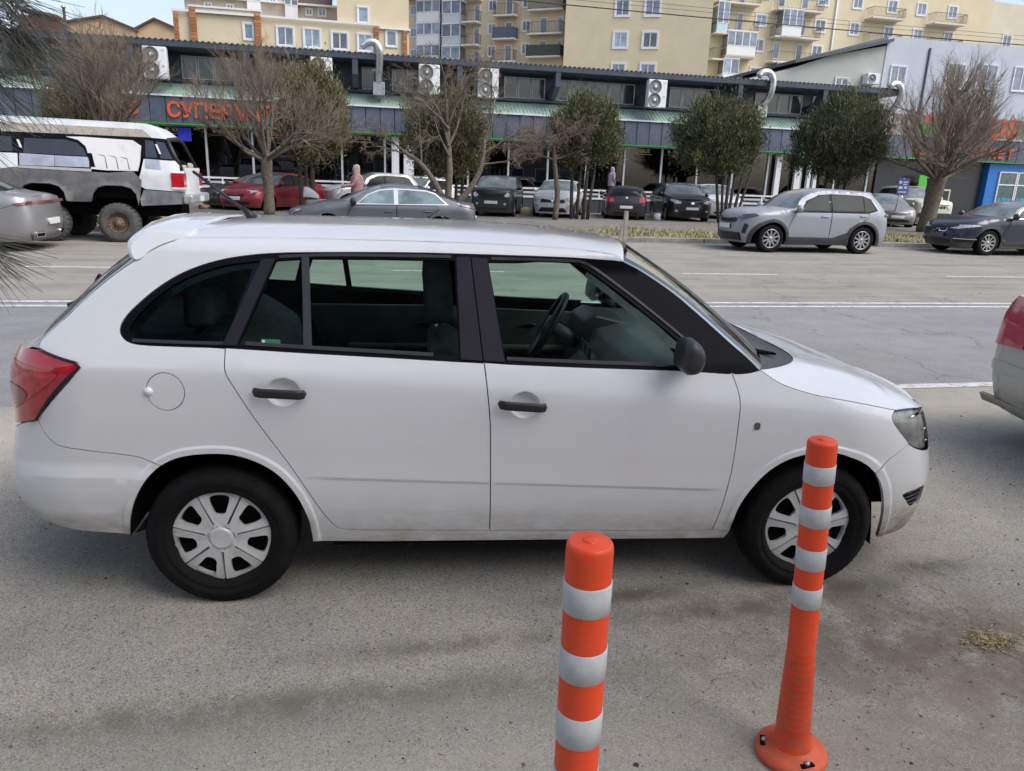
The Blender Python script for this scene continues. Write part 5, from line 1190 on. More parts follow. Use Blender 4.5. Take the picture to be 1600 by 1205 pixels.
def tulip(parent, cx, y, z, s):
    MB().prism([(cx+px*s, y, z+pz*s) for px, pz in ((0, 0), (-.34, .16), (-.50, .42), (-.26, .40), (0, .66), (.26, .40), (.50, .42), (.34, .16))], (0, -.05, 0)).build('flower_petals', M_ORANGE, parent)
    for sg in (1, -1): MB().prism([(cx+px*s*sg, y, z+pz*s) for px, pz in ((.03, -.04), (.46, .10), (.50, -.18), (.34, -.42), (.06, -.56))], (0, -.05, 0)).build('flower_leaf', M_GREEN, parent)

# ------------------------------------------------------------------ supermarket
M_ANTH = mat('anthracite_panel', (.085, .105, .15), .5, var=.18, scale=2, rnd=.10); M_ANTH2 = mat('anthracite_beam', (.05, .065, .09), .45, var=.15, scale=2)
M_GROOF = mat('pale_green_sheet', (.33, .46, .40), .45, var=.12, scale=1.5); M_MULL = mat('pale_mullion', (.55, .57, .58), .4, metal=.3)
M_SHOPGLASS = glass('shop_glass', (.20, .23, .24), 2.6); M_UPGLASS = mat('upper_window_glass', (.075, .08, .088), .12, coat=.8, var=.25, scale=1.2, rnd=.3)
def supermarket():
    s = empty('supermarket', (9, 39, 0)); tag(s, 'low anthracite supermarket with pale green roof slope and orange sign letters', 'supermarket')
    s_ = lambda nm, d, m, bev=0.: MB().box(d[0]-9, d[1]-9, d[2]-39, d[3]-39, d[4], d[5], bev=bev).build(nm, m, s)
    X0, X1 = -24., 29.4
    s_('rear_wall', (X0, 46, 46, 46.4, 0, 6.6), mat('shop_back_wall', (.26, .24, .21), .9, var=.5, scale=.7)); s_('interior_floor', (X0, 46, 39.7, 46, .70, .80), mat('shop_floor', (.50, .48, .44), .4)); s_('ceiling', (X0, 46, 39.7, 46, 3.5, 3.6), mat('shop_ceiling', (.20, .20, .20), .9))
    s_('upper_wall', (X0, X1, 40.35, 40.6, 3.6, 6.95), M_ANTH2)
    s_('roof', (X0, X1+.3, 38.55, 46.3, 6.78, 7.05), M_ANTH2, .02)
    mb = MB()
    for i in range(int((X1-X0)/.25)): mb.box(X0+.25*i-9, X0+.25*i+.10-9, -.5, 5.5, 7.05, 7.085)
    tag(mb.build('roof_ribs', M_ANTH2, s), kind='stuff')
    # green slope with seams
    V = [(X0-9, -.06, 4.76), (X1-9, -.06, 4.76), (X1-9, 1.3, 5.50), (X0-9, 1.3, 5.50)]; obj('roof_slope', V, [(0, 1, 2, 3)], M_GROOF, s)
    mb = MB()
    for i in range(int((X1-X0)/.2)):
        x = X0+.2*i-9; mb.add([(x, -.06, 4.765), (x+.05, -.06, 4.765), (x+.05, 1.3, 5.505), (x, 1.3, 5.505), (x, -.06, 4.79), (x+.05, -.06, 4.79), (x+.05, 1.3, 5.53), (x, 1.3, 5.53)], [(4, 5, 6, 7), (0, 3, 7, 4), (1, 5, 6, 2), (0, 4, 5, 1)])
    tag(mb.build('roof_slope_ribs', M_GROOF, s), kind='stuff')
    s_('gutter', (X0, X1, 38.90, 38.98, 4.70, 4.77), M_WHITEFRAME); s_('window_ledge', (X0, X1, 39.9, 40.35, 5.44, 5.58), M_ANTH2)
    # sign band of upright panels
    pm = MB().box(0, .67, 0, .06, 3.54, 4.69, bev=.012).me('cladding_panel', [M_ANTH]); s_('band_back', (X0, 46, 39.05, 39.5, 3.50, 4.72), M_DARK)
    for i in range(100):
        x = X0+.70*i
        if x > 45: break
        link('cladding_panel', pm, s, (x-9, random.uniform(-.006, .006), 0))
    s_('green_strip', (X0, 46, 38.93, 39.1, 3.47, 3.535), mat('green_strip', (.04, .30, .05), .4))
    # struts under the eaves
    st = MB(); st.prism([(0, -.42, 6.78), (0, -.42, 6.1), (0, .35, 5.6), (0, 1.35, 5.58), (0, 1.35, 6.0), (0, .5, 6.2), (0, .0, 6.78)], (.26, 0, 0)); sm = st.me('eaves_strut', [M_ANTH2])
    sx = [-19.8, -14.9, -9.95, -5.0, -.1, 4.9, 9.85, 14.75, 19.8, 24.8]
    for x in sx: link('eaves_strut', sm, s, (x-9, 0, 0))
    wf = MB(); w, h = .70, 1.04
    for d in ((0, .05, 0, h), (w-.05, w, 0, h), (.05, w-.05, 0, .05), (.05, w-.05, h-.05, h)): wf.box(d[0], d[1], 1.26, 1.34, 5.60+d[2], 5.60+d[3])
    wfm = wf.me('upper_window', [M_WHITEFRAME]); wp = MB().box(.05, w-.05, 1.30, 1.32, 5.65, 5.6+h-.05).me('pane', [M_UPGLASS])
    for k, x in enumerate(sx):
        for j in range(6):
            xx = x+.45+j*.735
            if xx+.7 > x+4.85 or xx > X1-.8 or abs(xx+9.2) < .75 or abs(xx+1.6) < .8 or abs(xx-3.6) < .7 or abs(xx-6.6) < .8 or abs(xx-15.7) < .8 or abs(xx-1.1) < .5 or abs(xx-21.2) < .5: continue
            o = link('upper_window', wfm, s, (xx-9, 0, 0)); link('pane', wp, o)
    # shopfront
    mx = list(np.arange(-21.9, 29.5, 2.12)); gp = MB().box(.05, 2.07, .66, .68, .98, 3.44).me('shop_window', [M_SHOPGLASS]); ml = MB().box(-.05, .05, .58, .72, .85, 3.5, bev=.01).me('mullion', [M_MULL])
    M_GOLD = mat('gold_lettering', (.62, .50, .22), .4)
    gt = text_mesh('VARUS', .26, .008, M_GOLD, .006)
    for i, x in enumerate(mx):
        link('mullion', ml, s, (x-9, 0, 0))
        o = link('shop_window', gp, s, (x-9, 0, 0))
        link('shop_lettering', gt, o, (.62, .645, 3.18), (math.pi/2, 0, 0))
        MB().prism([(.40+px*.16, .65, 3.27+pz*.16) for px, pz in ((0, -.5), (-.45, 0), (-.5, .5), (-.2, .35), (0, .7), (.2, .35), (.5, .5), (.45, 0))], (0, -.008, 0)).build('flower_mark', M_GOLD, o)
        MB().box(.35, 1.55, .645, .652, 3.08, 3.10).build('gold_line', M_GOLD, o)
    s_('transom', (X0, 29.4, 39.6, 39.7, 3.42, 3.5), M_MULL); s_('sill_rail', (X0, 29.4, 39.58, 39.74, .86, .97), M_MULL)
    # shelves of goods behind the glass
    cols = [mat('goods_%s' % nmx, c_, .6, var=.4, scale=7) for nmx, c_ in (('yellow', (.45, .36, .10)), ('brown', (.22, .15, .09)), ('white', (.42, .42, .40)), ('blue', (.10, .16, .30)), ('red', (.35, .06, .05)), ('green', (.10, .24, .10)))]
    mb = MB()
    for x in np.arange(-22, 29, 2.4):
        for z in (.85, 1.25, 1.65, 2.05, 2.45):
            mb.box(x-9, x+2.2-9, 2.4, 3.0, z, z+.03, 2)
            for q in range(9): mb.box(x+.05+.24*q-9, x+.05+.24*q+random.uniform(.12, .22)-9, 2.4, 2.8, z+.03, z+random.uniform(.16, .34), random.randrange(6))
    tag(mb.build('shelf_goods', cols, s), kind='stuff')
    # entrance doors and pale columns at the middle
    for x, w in ((1.75, .36), (2.35, .50), (3.4, .3), (23.0, .3), (24.2, .35), (25.0, .2), (25.4, .2)): s_('pale_column', (x, x+w, 39.35, 39.55, .7, 3.4), M_WHITEFRAME)
    s_('green_column', (31.8, 32.6, 38.8, 39.0, .06, 2.6), M_GREEN)
    # dark frontage of the right part, blue kiosk front
    s_('right_frontage', (29.5, 36.7, 39.55, 39.65, .06, 3.5), mat('dark_frontage', (.03, .033, .04), .3))
    k = s_('blue_shopfront', (36.75, 46, 39.2, 39.6, .06, 3.44), mat('blue_frame', (.02, .17, .52), .45))
    for i in range(5):
        f = MB()
        x = 37.5+1.32*i-9
        for d in ((0, .07, 0, 2.4), (1.2, 1.27, 0, 2.4), (.07, 1.2, 0, .06), (.07, 1.2, 2.34, 2.4), (.07, 1.2, 1.62, 1.69)): f.box(x+d[0], x+d[1], .12, .2, .6+d[2], .6+d[3])
        fo = f.build('window', M_WHITEFRAME, k); MB().box(x+.07, x+1.2, .15, .17, .66, 2.94).build('pane', mat('teal_pane', (.05, .11, .13), .1, coat=1., var=.4), fo)
        MB().box(x+.15, x+1.1, .13, .14, .7, 1.5).build('poster', mat('teal_poster', (.05, .28, .42), .5, var=.5, scale=6), fo)
    # lettering on the band
    letters('СУПЕРМАРКЕТ', -8.55-9, -2.0-9, -.05, 3.80, .66, M_ORANGE, s, bold=.02); tulip(s, -13.15-9, -.03, 4.15, .86); letters('VARUS', -12.4-9, -9.7-9, -.05, 3.85, .60, M_ORANGE, s, bold=.02)
    letters('СУПЕРМАРКЕТ', 31.5-9, 38.0-9, -.05, 3.72, .52, M_ORANGE, s, bold=.02)
    tulip(s, 31.95-9, -.03, 5.38, 1.0); letters('VARUS', 32.8-9, 38.1-9, -.05, 4.85, 1.05, M_ORANGE, s, bold=.035)
    s_('sign_frame', (31.0, 38.4, 39.0, 39.06, 4.72, 4.82), M_STEEL)
    s_('blue_notice', (-8.25, -7.65, 39.3, 39.36, 2.75, 3.35), mat('blue_notice', (.02, .03, .55), .5))
    return s
supermarket()
# raised walk along the shop front with its wall and rail
tr = tag(bx('terrace', (-24, 30, 36.9, 39.6, -.05, .72), mat('terrace_concrete', (.24, .23, .22), .9)), kind='structure')
wp = MB().box(0, 1.46, -.05, 0, .02, .70, bev=.01).me('wall_panel', [mat('terrace_panel', (.055, .062, .075), .5, var=.15)])
for i in range(36): link('wall_panel', wp, tr, (-24+1.5*i, 36.88, 0))
bx('coping', (-24, 30, 36.80, 37.1, .72, .80), M_WHITEFRAME, tr)
rl = empty('railing', (9, 37.0, .8)); tag(rl, 'pale metal railing along the raised walk before the shop windows', 'railing')
MB().box(-33, 21, -.03, .03, .32, .40, bev=.01).build('rail', M_WHITEFRAME, rl)
for i in range(19): bx('post', (-33+3*i-.03, -33+3*i+.03, -.03, .03, 0, .32), M_WHITEFRAME, rl)
# ---- roof plant: outdoor air conditioners, ducts
fan = MB(); fan.lathe([(.0, .012), (.06, .012), (.06, .004), (.30, .006), (.305, .022), (.33, .022), (.33, -.01)], 28, 0, 'y')
fanm = fan.me('fan_grille', [mat('fan_grey', (.16, .17, .17), .5)]); hubm = MB().lathe([(0, .012), (.06, .012), (.075, 0)], 16, 0, 'y').me('fan_hub', [M_WHITEFRAME])
for i, (x, lb) in enumerate(((-8.78, 'white twin fan air conditioner under the eaves, leftmost of the row'), (-1.52, 'white twin fan air conditioner under the eaves left of the first silver duct'), (3.53, 'white twin fan air conditioner under the eaves behind the bare multi stemmed tree crown'), (6.42, 'white twin fan air conditioner under the eaves right of the bare crown'), (15.23, 'white twin fan air conditioner under the eaves between the two dark round thujas'))):
    a = empty('air_conditioner', (x, 38.55, 5.38)); tag(a, lb, 'air conditioner', 'air conditioners under the supermarket eaves')
    MB().box(-.44, -.38, -.1, 1.2, -.06, -.01).box(.38, .44, -.1, 1.2, -.06, -.01).build('bracket', M_ANTH2, a)
    MB().box(-.50, .50, -.15, .25, 0, 1.34, bev=.03).build('casing', mat('casing_white', (.78, .79, .80), .5, var=.06), a)
    for z in (.36, 1.0):
        f = link('fan_grille', fanm, a, (-.14, -.155, z)); link('fan_hub', hubm, f, (0, -.02, 0))
    for z in (.5, 1.15): bx('badge', (.30, .42, -.156, -.15, z, z+.05), M_STEEL, a)
for pts, lb, sc in (([(.35, 38.5, 7.30), (.62, 38.5, 7.52), (1.0, 38.5, 7.50), (1.18, 38.5, 7.15), (1.14, 38.8, 6.2), (1.14, 39.2, 5.7)], 'silver ribbed duct bending over the eaves among bare branches', 1), ([(20.75, 38.4, 7.22), (21.0, 38.4, 7.42), (21.4, 38.4, 7.38), (21.62, 38.4, 7.0), (21.6, 38.5, 6.3), (21.5, 38.9, 5.9)], 'silver duct elbow on the eaves above the middle of the right half', 1), ([(28.6, 38.4, 7.15), (28.9, 38.4, 7.3), (29.25, 38.4, 7.2), (29.4, 38.4, 6.8), (29.32, 38.6, 6.2), (29.2, 38.9, 5.8)], 'silver duct elbow at the right end of the dark eaves', 1)):
    d = empty('ventilation_duct', (pts[-1][0], 39.2, 5.3)); tag(d, lb, 'duct', 'silver ventilation ducts on the supermarket')
    P_ = catmull(pts, 6); o = np.array(d.location[:]); P_ = P_-o; n_ = len(P_)
    MB().tube([tuple(p) for p in P_], [.17+.012*(i % 2) for i in range(n_)], 14).build('duct_pipe', mat('duct_metal', (.66, .68, .70), .28, metal=.8, var=.15, scale=10), d)
    MB().box(-.28, .28, -.3, .2, -.05, .55, bev=.02).build('fan_box', M_STEEL, d)
d = empty('vent_pipe', (20.0, 39.4, 5.5)); tag(d, 'short dark vent pipe beside the silver duct elbow', 'pipe'); MB().tube([(0, 0, 0), (0, 0, .9), (-.25, -.2, 1.0)], .12, 10).build('pipe', M_ANTH2, d)
for x, lb in ((-12.0, 'low round roof ventilator before the ochre gables, left of the pair'), (-9.9, 'low round roof ventilator before the ochre gables, right of the pair')):
    d = empty('roof_ventilator', (x, 42, 7.05)); tag(d, lb, 'ventilator', 'roof ventilators'); MB().lathe([(.2, 0), (.2, .3), (.5, .3), (.4, .42), (0, .48)], 18).build('cap', M_STEEL, d)

# ------------------------------------------------------------------ blocks of flats
def stucco(name, c): return mat(name, c, .9, var=.06, scale=.6, bump=.1)
M_CREAM = stucco('cream_stucco', (.67, .58, .41)); M_PEACH = stucco('peach_stucco', (.64, .49, .36)); M_CREAM2 = stucco('pale_cream_stucco', (.60, .55, .44)); M_OCHRE = stucco('ochre_stucco', (.58, .42, .26))
M_APGLASS = mat('flat_window_glass', (.15, .19, .26), .08, coat=1., var=.45, scale=1.6, rnd=.55); M_BROWNROOF = mat('brown_roof', (.10, .06, .055), .7, var=.2)
M_BRICKC = mat('brick_orange', (.34, .15, .065), .85, var=.3, scale=4, rnd=.25)
_wm = {}
def window(par, u0, u1, z0, z1, nm=1, surround=.13, y=0., m=None):
    w, h = round(u1-u0, 1), round(z1-z0, 1); k = (w, h, nm, surround)
    if k not in _wm:
        f = MB(); s = surround
        if s: f.box(0, s, -.08, .02, 0, h); f.box(w-s, w, -.08, .02, 0, h); f.box(s, w-s, -.08, .02, 0, s); f.box(s, w-s, -.08, .02, h-s, h)
        f.box(s, s+.06, -.04, .03, s, h-s); f.box(w-s-.06, w-s, -.04, .03, s, h-s); f.box(s+.06, w-s-.06, -.04, .03, s, s+.06); f.box(s+.06, w-s-.06, -.04, .03, h-s-.06, h-s)
        for i in range(nm): x = s+(w-2*s)*(i+1)/(nm+1); f.box(x-.04, x+.04, -.04, .03, s+.06, h-s-.06)
        _wm[k] = (f.me('window', [M_WHITEFRAME]), MB().box(s+.05, w-s-.05, -.012, .0, s+.05, h-s-.05).me('pane', [M_APGLASS]))
    o = link('window', _wm[k][0], par, (u0, y, z0)); link('pane', _wm[k][1], o); return o
_rm = {}
def balcony(par, u0, u1, z, d=1.1, solid=None, name='balcony'):
    w = round(u1-u0, 1); b = bx(name, (0, w, -d, 0, -.16, 0), mat('balcony_slab', (.62, .60, .55), .8), par, loc=(u0, 0, z))
    if solid: MB().box(0, w, -d, -d+.04, .05, 1.0).box(0, .04, -d+.04, 0, .05, 1.0).box(w-.04, w, -d+.04, 0, .05, 1.0).build('parapet', solid, b); return b
    mb = MB(); mb.box(0, w, -d, -d+.04, .96, 1.0); mb.box(0, .04, -d, 0, .96, 1.0); mb.box(w-.04, w, -d, 0, .96, 1.0); mb.box(0, w, -d, -d+.03, .08, .11)
    for i in range(int(w/.16)+1): mb.box(i*.16, i*.16+.022, -d, -d+.022, .08, .96)
    for i in range(int(d/.16)):
        for x in (0, w-.03): mb.box(x, x+.022, -d+.16*i, -d+.16*i+.022, .08, .96)
    tag(mb.build('railing', mat('rail_brown', (.10, .085, .07), .6), b), kind='stuff'); return b
def glazed(par, u0, u1, z0, z1, d=1.1, base=None):
    g_ = bx('glazed_balcony', (u0, u1, -d, 0, z0-.16, z0), mat('balcony_slab', (.62, .60, .55), .8), par); n_ = max(2, int((u1-u0)/.75))
    MB().box(u0+.03, u1-.03, -d+.03, 0, z0, z0+.85).build('parapet', base or M_WHITEFRAME, g_)
    for i in range(n_):
        a_, b_ = u0+(u1-u0)*i/n_, u0+(u1-u0)*(i+1)/n_; f = MB(); f.box(a_, a_+.05, -d, -d+.06, z0+.85, z1); f.box(b_-.05, b_, -d, -d+.06, z0+.85, z1); f.box(a_+.05, b_-.05, -d, -d+.06, z1-.06, z1); f.box(a_+.05, b_-.05, -d, -d+.06, z0+.85, z0+.91)
        fo = f.build('window', M_WHITEFRAME, g_); MB().box(a_+.04, b_-.04, -d+.02, -d+.04, z0+.9, z1-.05).build('pane', M_APGLASS, fo)
    for x in (u0, u1-.05): MB().box(x, x+.05, -d+.06, 0, z0+.85, z1).build('side_pane', M_APGLASS, g_)
    MB().box(u0-.03, u1+.03, -d-.03, 0, z1, z1+.08).build('roof', M_WHITEFRAME, g_)
def block(name, label, P, ang, u0, u1, depth, h, m, cat='apartment building'):
    b = empty(name, (P[0], P[1], 0), R(ang)); tag(b, label, cat); bx('wall', (u0, u1, 0, depth, 0, h), m, b); return b
# A: low cream house with brick pilasters
A_ = block('apartment_building', 'low cream house with orange brick pilasters behind the supermarket roof', (0, 60), 0, -12.2, 4.0, 10, 11.9, M_CREAM)
bx('parapet', (-11.2, -6.4, -.15, 0, 11.9, 12.25), M_CREAM, A_); bx('cornice', (-12.3, 1.9, -.25, -.16, 11.86, 12.0), M_WHITEFRAME, A_); bx('coping', (-11.2, -6.3, -.25, -.16, 12.2, 12.32), M_WHITEFRAME, A_); bx('cornice', (1.9, 4.1, -.2, 0, 11.7, 11.82), M_WHITEFRAME, A_)
bx('stair_tower', (-1.15, 4.0, .3, 9, 11.9, 16.5), M_CREAM, A_)
brick = MB().box(0, .42, -.28, -.05, 0, .20, bev=.012).me('brick', [M_BRICKC]); brick2 = MB().box(.0, .30, -.28, -.05, 0, .20, bev=.012).me('brick', [M_BRICKC])
for x, w, z1 in ((-12.22, .3, 11.86), (-11.15, .42, 12.15), (-6.85, .42, 12.1), (1.5, .3, 11.84), (3.55, .3, 11.7)):
    p = bx('pilaster', (x+.01, x+w-.01, -.25, 0, 0, z1), mat('mortar', (.30, .22, .15), .9), A_)
    for j in range(int((z1-8.6)/.22)): link('brick', brick if w > .35 else brick2, p, (x+random.uniform(-.008, .008), 0, z1-.22*(j+1)))
for u0, u1, z0, z1, n_ in ((-7.7, -6.9, 10.3, 11.5, 0), (-5.45, -4.15, 10.05, 11.45, 1), (-3.6, -2.3, 10.05, 11.45, 1), (-1.65, -.35, 10.05, 11.4, 1), (.2, 1.45, 10.05, 11.4, 1), (2.25, 3.1, 10.5, 11.72, 0)): window(A_, u0, u1, z0, z1, n_, .11)
window(A_, .24, 1.1, 12.0, 13.2, 0, .11, .3)
AT = block('apartment_building', 'pale attic storey with brown mansard roof above the low cream house', (0, 66), 0, -12.6, -1.2, 9, 14.1, stucco('attic_stucco', (.56, .50, .44)))
for u0, u1 in ((-12.9, -7.9), (-4.4, -1.6)): obj('mansard_roof', [(u0, -.4, 14.0), (u1, -.4, 14.0), (u1, 2.2, 16.4), (u0, 2.2, 16.4)], [(0, 1, 2, 3)], M_BROWNROOF, AT)
bx('gutter', (-13, -1.2, -.5, -.3, 13.92, 14.05), M_WHITEFRAME, AT); bx('upper_wall', (-7.9, -4.4, -.2, 4, 14.1, 17), stucco('attic_stucco', (.56, .50, .44)), AT)
for u0, u1, z0, z1 in ((-3.7, -3.1, 13.25, 13.85), (-2.75, -2.05, 13.25, 13.9), (-11.2, -10.6, 13.2, 13.7), (-9.6, -9.0, 13.2, 13.7)): window(AT, u0, u1, z0, z1, 1, .07)
window(AT, -6.4, -5.8, 13.9, 14.5, 1, .07, -.2)
glazed(AT, -8.0, -6.95, 13.05, 14.3, .6); glazed(AT, -5.2, -4.2, 12.95, 14.25, .6); MB().box(-12.6, -1.2, -.6, -.55, 12.9, 12.94).build('rail', M_STEEL, AT)
# far left ochre gables
for i, (x0, xp, x1, ze, zp, lb) in enumerate(((-26.2, -22.3, -19.9, 13.6, 14.3, 'ochre gabled house wall far left of the sky gap'), (-20.6, -18.2, -14.5, 13.3, 14.55, 'ochre gabled house next to the cream pilastered house'))):
    b = empty('gabled_house', (xp, 80+i, 0)); tag(b, lb, 'house', 'ochre gables on the skyline')
    MB().prism([(x0-xp, 0, 0), (x1-xp, 0, 0), (x1-xp, 0, ze-.15), (0, 0, zp), (x0-xp, 0, ze-.15)], (0, 9, 0)).build('wall', M_OCHRE, b)
    MB().prism([(x0-xp-.2, -.3, ze-.22), (0, -.3, zp-.02), (x1-xp+.2, -.3, ze-.22), (x1-xp+.2, -.3, ze-.06), (0, -.3, zp+.16), (x0-xp-.2, -.3, ze-.06)], (0, 9.5, 0)).build('roof', M_BROWNROOF, b)
b = empty('chimney_house', (-26.6, 78, 0)); tag(b, 'dark red brick house with flat roof at the far left skyline', 'house'); bx('wall', (-2, .9, 0, 6, 0, 13.7), mat('dark_brick', (.16, .07, .055), .9, var=.2), b); MB().prism([(-2.2, -.3, 14.2), (1.2, -.3, 13.65), (1.2, -.3, 13.85), (-2.2, -.3, 14.4)], (0, 6, 0)).build('roof', M_BROWNROOF, b)
b = empty('flue', (-24.6, 77, 0)); tag(b, 'thin pale flue pipe before the ochre gable', 'flue'); MB().lathe([(.12, 0), (.12, 14.3), (.18, 14.3), (.18, 14.5), (0, 14.5)], 10).build('pipe', M_STEEL, b)
# B: angled wing with balconies
B_ = block('apartment_building', 'cream angled block with open and glazed balconies left of the blank tower', (20.34, 77.0), -34, -17.6, 0, 12, 26, M_CREAM)
bx('recess_wall', (-7.5, -4.8, -.06, 0, 0, 26), M_PEACH, B_); bx('recess_wall', (-3.4, -.05, -.06, 0, 0, 26), stucco('cream_painted_lit', (.69, .60, .42)), B_)  # second recess: brighter cream copy, sunlit tone put into its colour
for z in (10.6, 12.9, 15.0, 17.15, 19.3):
    window(B_, -8.35, -7.35, z+.5, z+1.55, 1, .10); window(B_, -4.6, -3.55, z+.65, z+1.75, 1, .10)
    window(B_, -6.35, -5.6, z+.02, z+1.65, 0, .05, -.07); window(B_, -2.6, -1.85, z+.4, z+1.9, 0, .05, -.07); window(B_, -.75, -.12, z+.4, z+1.9, 0, .05, -.07)
    balcony(B_, -7.35, -4.95, z, 1.1, M_ANTH if abs(z-15) < .1 else None); balcony(B_, -3.6, -.05, z+.35, 1.1, mat('dark_green_parapet', (.05, .065, .06), .7) if abs(z-12.9) < .1 else mat('mesh_parapet', (.22, .20, .15), .8) if z > 17 and z < 18 else None)
    balcony(B_, -10.7, -9.0, z-.5, 1.3); window(B_, -9.9, -9.2, z-.4, z+1.2, 0, .05)
    glazed(B_, -13.0, -10.9, z-.6, z+1.45, 1.2, mat('blue_white_panel', (.50, .55, .62), .5)); glazed(B_, -16.2, -13.4, z-.25, z+1.7, .9)
    window(B_, -17.4, -16.5, z+.5, z+1.5, 1, .08)
bx('mansard_roof', (-17.8, -13.2, -1.3, 3, 19.2, 20.5), M_BROWNROOF, B_)
# C: blank tower
C_ = block('apartment_building', 'plain cream tower with two columns of white framed windows', (19.81, 75.0), -23, 0, 13.6, 14, 27, M_CREAM)
for z in (10.9, 13.66, 16.42, 19.18):
    window(C_, 4.6, 6.1, z, z+1.6, 1, .16); window(C_, 7.33, 8.93, z, z+1.6, 1, .16)
# D: right block with balconies
D_ = block('apartment_building', 'cream block with railed balconies right of the blank tower', (37.15, 80.0), 0, -.6, 34, 14, 30, M_CREAM)
for z in (9.3, 12.05, 14.8, 17.3, 19.95):
    z += .12
    window(D_, 4.9, 6.3, z+.6, z+1.95, 1, .13); window(D_, 11.95, 13.3, z+.5, z+1.85, 1, .13)
    window(D_, 2.8, 3.5, z+.05, z+1.9, 0, .05); window(D_, 7.35, 8.2, z+.05, z+1.85, 0, .05); window(D_, 10.1, 10.9, z+.05, z+1.8, 0, .05)
    balcony(D_, 1.3, 4.75, z-.1, 1.2); balcony(D_, 6.75, 12.1, z-.3, 1.3); balcony(D_, -.1, 1.25, z-.45, 1.2)
    window(D_, 16.2, 17.5, z+.5, z+1.85, 1, .13); window(D_, 20.5, 21.8, z+.4, z+1.8, 1, .13); window(D_, 24.2, 25.5, z+.4, z+1.8, 1, .13); window(D_, 28.2, 29.5, z+.4, z+1.8, 1, .13); balcony(D_, 18.0, 22.0, z-.3, 1.3); balcony(D_, 25.8, 29.8, z-.3, 1.3)
glazed(D_, 1.4, 4.75, 14.95, 17.2, 1.25); glazed(D_, 1.2, 3.0, 12.2, 14.5, 1.25); glazed(D_, 7.4, 9.75, 17.2, 19.7, 1.35); glazed(D_, 7.4, 9.7, 12.4, 14.5, 1.35); glazed(D_, 0, 1.3, 17.0, 19.9, 1.25, mat('pale_blue_sheet', (.45, .60, .72), .5))
MB().tube([(14.3, -.1, 0), (14.3, -.1, 30)], .10, 8).build('drainpipe', M_WHITEFRAME, D_)
D2 = block('apartment_building', 'cream block with white windows behind the blue rendered building', (60, 84.0), 4, 0, 40, 14, 24, M_CREAM2)
for z in (10., 13., 16., 19.):
    for u in (3, 8, 13, 18, 23, 28, 33): window(D2, u, u+1.5, z, z+1.6, 1, .13)
# pale gable and blue rendered building
G_ = empty('rendered_building', (30, 46.6, 0)); tag(G_, 'long pale grey and light blue rendered building with sloping roof edge', 'building')
MB().prism([(-9, 0, 0), (4.0, 0, 0), (4.0, 0, 10.75), (.2, 0, 9.95), (-4.6, 0, 8.3), (-9, 0, 6.9)], (0, 12, 0)).build('gable_wall', stucco('grey_render', (.44, .45, .42)), G_)
MB().box(4.0, 30, -.05, 12, 0, 11.3).build('blue_wall', stucco('blue_render', (.50, .545, .61)), G_)
MB().prism([(-2.6, -.4, 9.25), (4.2, -.4, 10.95), (4.2, -.4, 11.15), (-2.6, -.4, 9.45)], (0, 12, 0)).build('roof_edge', mat('slate_edge', (.09, .095, .10), .7), G_)
for u0, u1, z0, z1 in ((4.5, 5.7, 8.2, 9.6), (8.7, 10.2, 8.4, 10.0), (11.1, 12.7, 8.5, 10.1), (14.0, 15.5, 8.5, 10.1), (17, 18.5, 8.5, 10.1)): window(G_, u0, u1, z0, z1, 1, .06, -.06)
window(G_, .6, 1.65, 7.95, 8.7, 1, .05)
MB().tube([(7.2, -.12, 0), (7.2, -.12, 10.8)], .07, 8).build('drainpipe', mat('dark_pipe', (.05, .055, .07), .5), G_)
ac = empty('air_conditioner', (33.0, 46.3, 8.3)); tag(ac, 'small wall air conditioner on the pale grey gable', 'air conditioner'); MB().box(-.45, .45, -.3, .25, 0, .65, bev=.03).build('casing', M_WHITEFRAME, ac)
o = link('fan_grille', fanm, ac, (-.12, -.31, .33)); o.scale = (.8, 1, .8)
# overhead cables
for z, r_, y, lb in ((7.38, .020, 27., 'thick black overhead cable crossing before the flats'), (7.74, .007, 27.2, 'uppermost thin overhead wire crossing before the flats'), (7.58, .007, 27.1, 'thin overhead wire just above the thick black cable')):
    k = tag(MB().tube([(x, y, z+.0012*(x-20)**2*.25-.02) for x in np.linspace(-30, 70, 50)], r_, 5).build('overhead_cable', M_BLACK), lb, 'cable', 'overhead cables')
# ------------------------------------------------------------------ trees
def prisms(name, P0, P1, r0, r1, m, parent=None, n=3):
    """many tapered sticks in one mesh"""
    P0 = np.asarray(P0, float); P1 = np.asarray(P1, float); k = len(P0); d = P1-P0; L = np.linalg.norm(d, axis=1)[:, None]; d = d/np.maximum(L, 1e-6)
    u = np.cross(d, np.where(np.abs(d[:, 2:3]) > .9, [[1., 0, 0]], [[0, 0, 1.]])); u /= np.linalg.norm(u, axis=1)[:, None]; w = np.cross(d, u)
    V = np.empty((k, 2*n, 3))
    for j in range(n):
        a = 2*np.pi*j/n; o = u*np.cos(a)+w*np.sin(a); V[:, j] = P0+o*np.asarray(r0)[:, None]; V[:, n+j] = P1+o*np.asarray(r1)[:, None]
    base = (np.arange(k)*2*n)[:, None]
    F = np.concatenate([base+np.array([[j, (j+1) % n, n+(j+1) % n, n+j]]) for j in range(n)], 1).reshape(-1)
    me = bpy.data.meshes.new(name); me.vertices.add(k*2*n); me.vertices.foreach_set('co', V.ravel()); me.loops.add(len(F)); me.loops.foreach_set('vertex_index', F.astype(np.int32))
    me.polygons.add(k*n); me.polygons.foreach_set('loop_start', np.arange(0, len(F), 4, dtype=np.int32)); me.polygons.foreach_set('use_smooth', np.ones(k*n, bool)); me.materials.append(m); me.update(); me.validate()
    return link(name, me, parent)
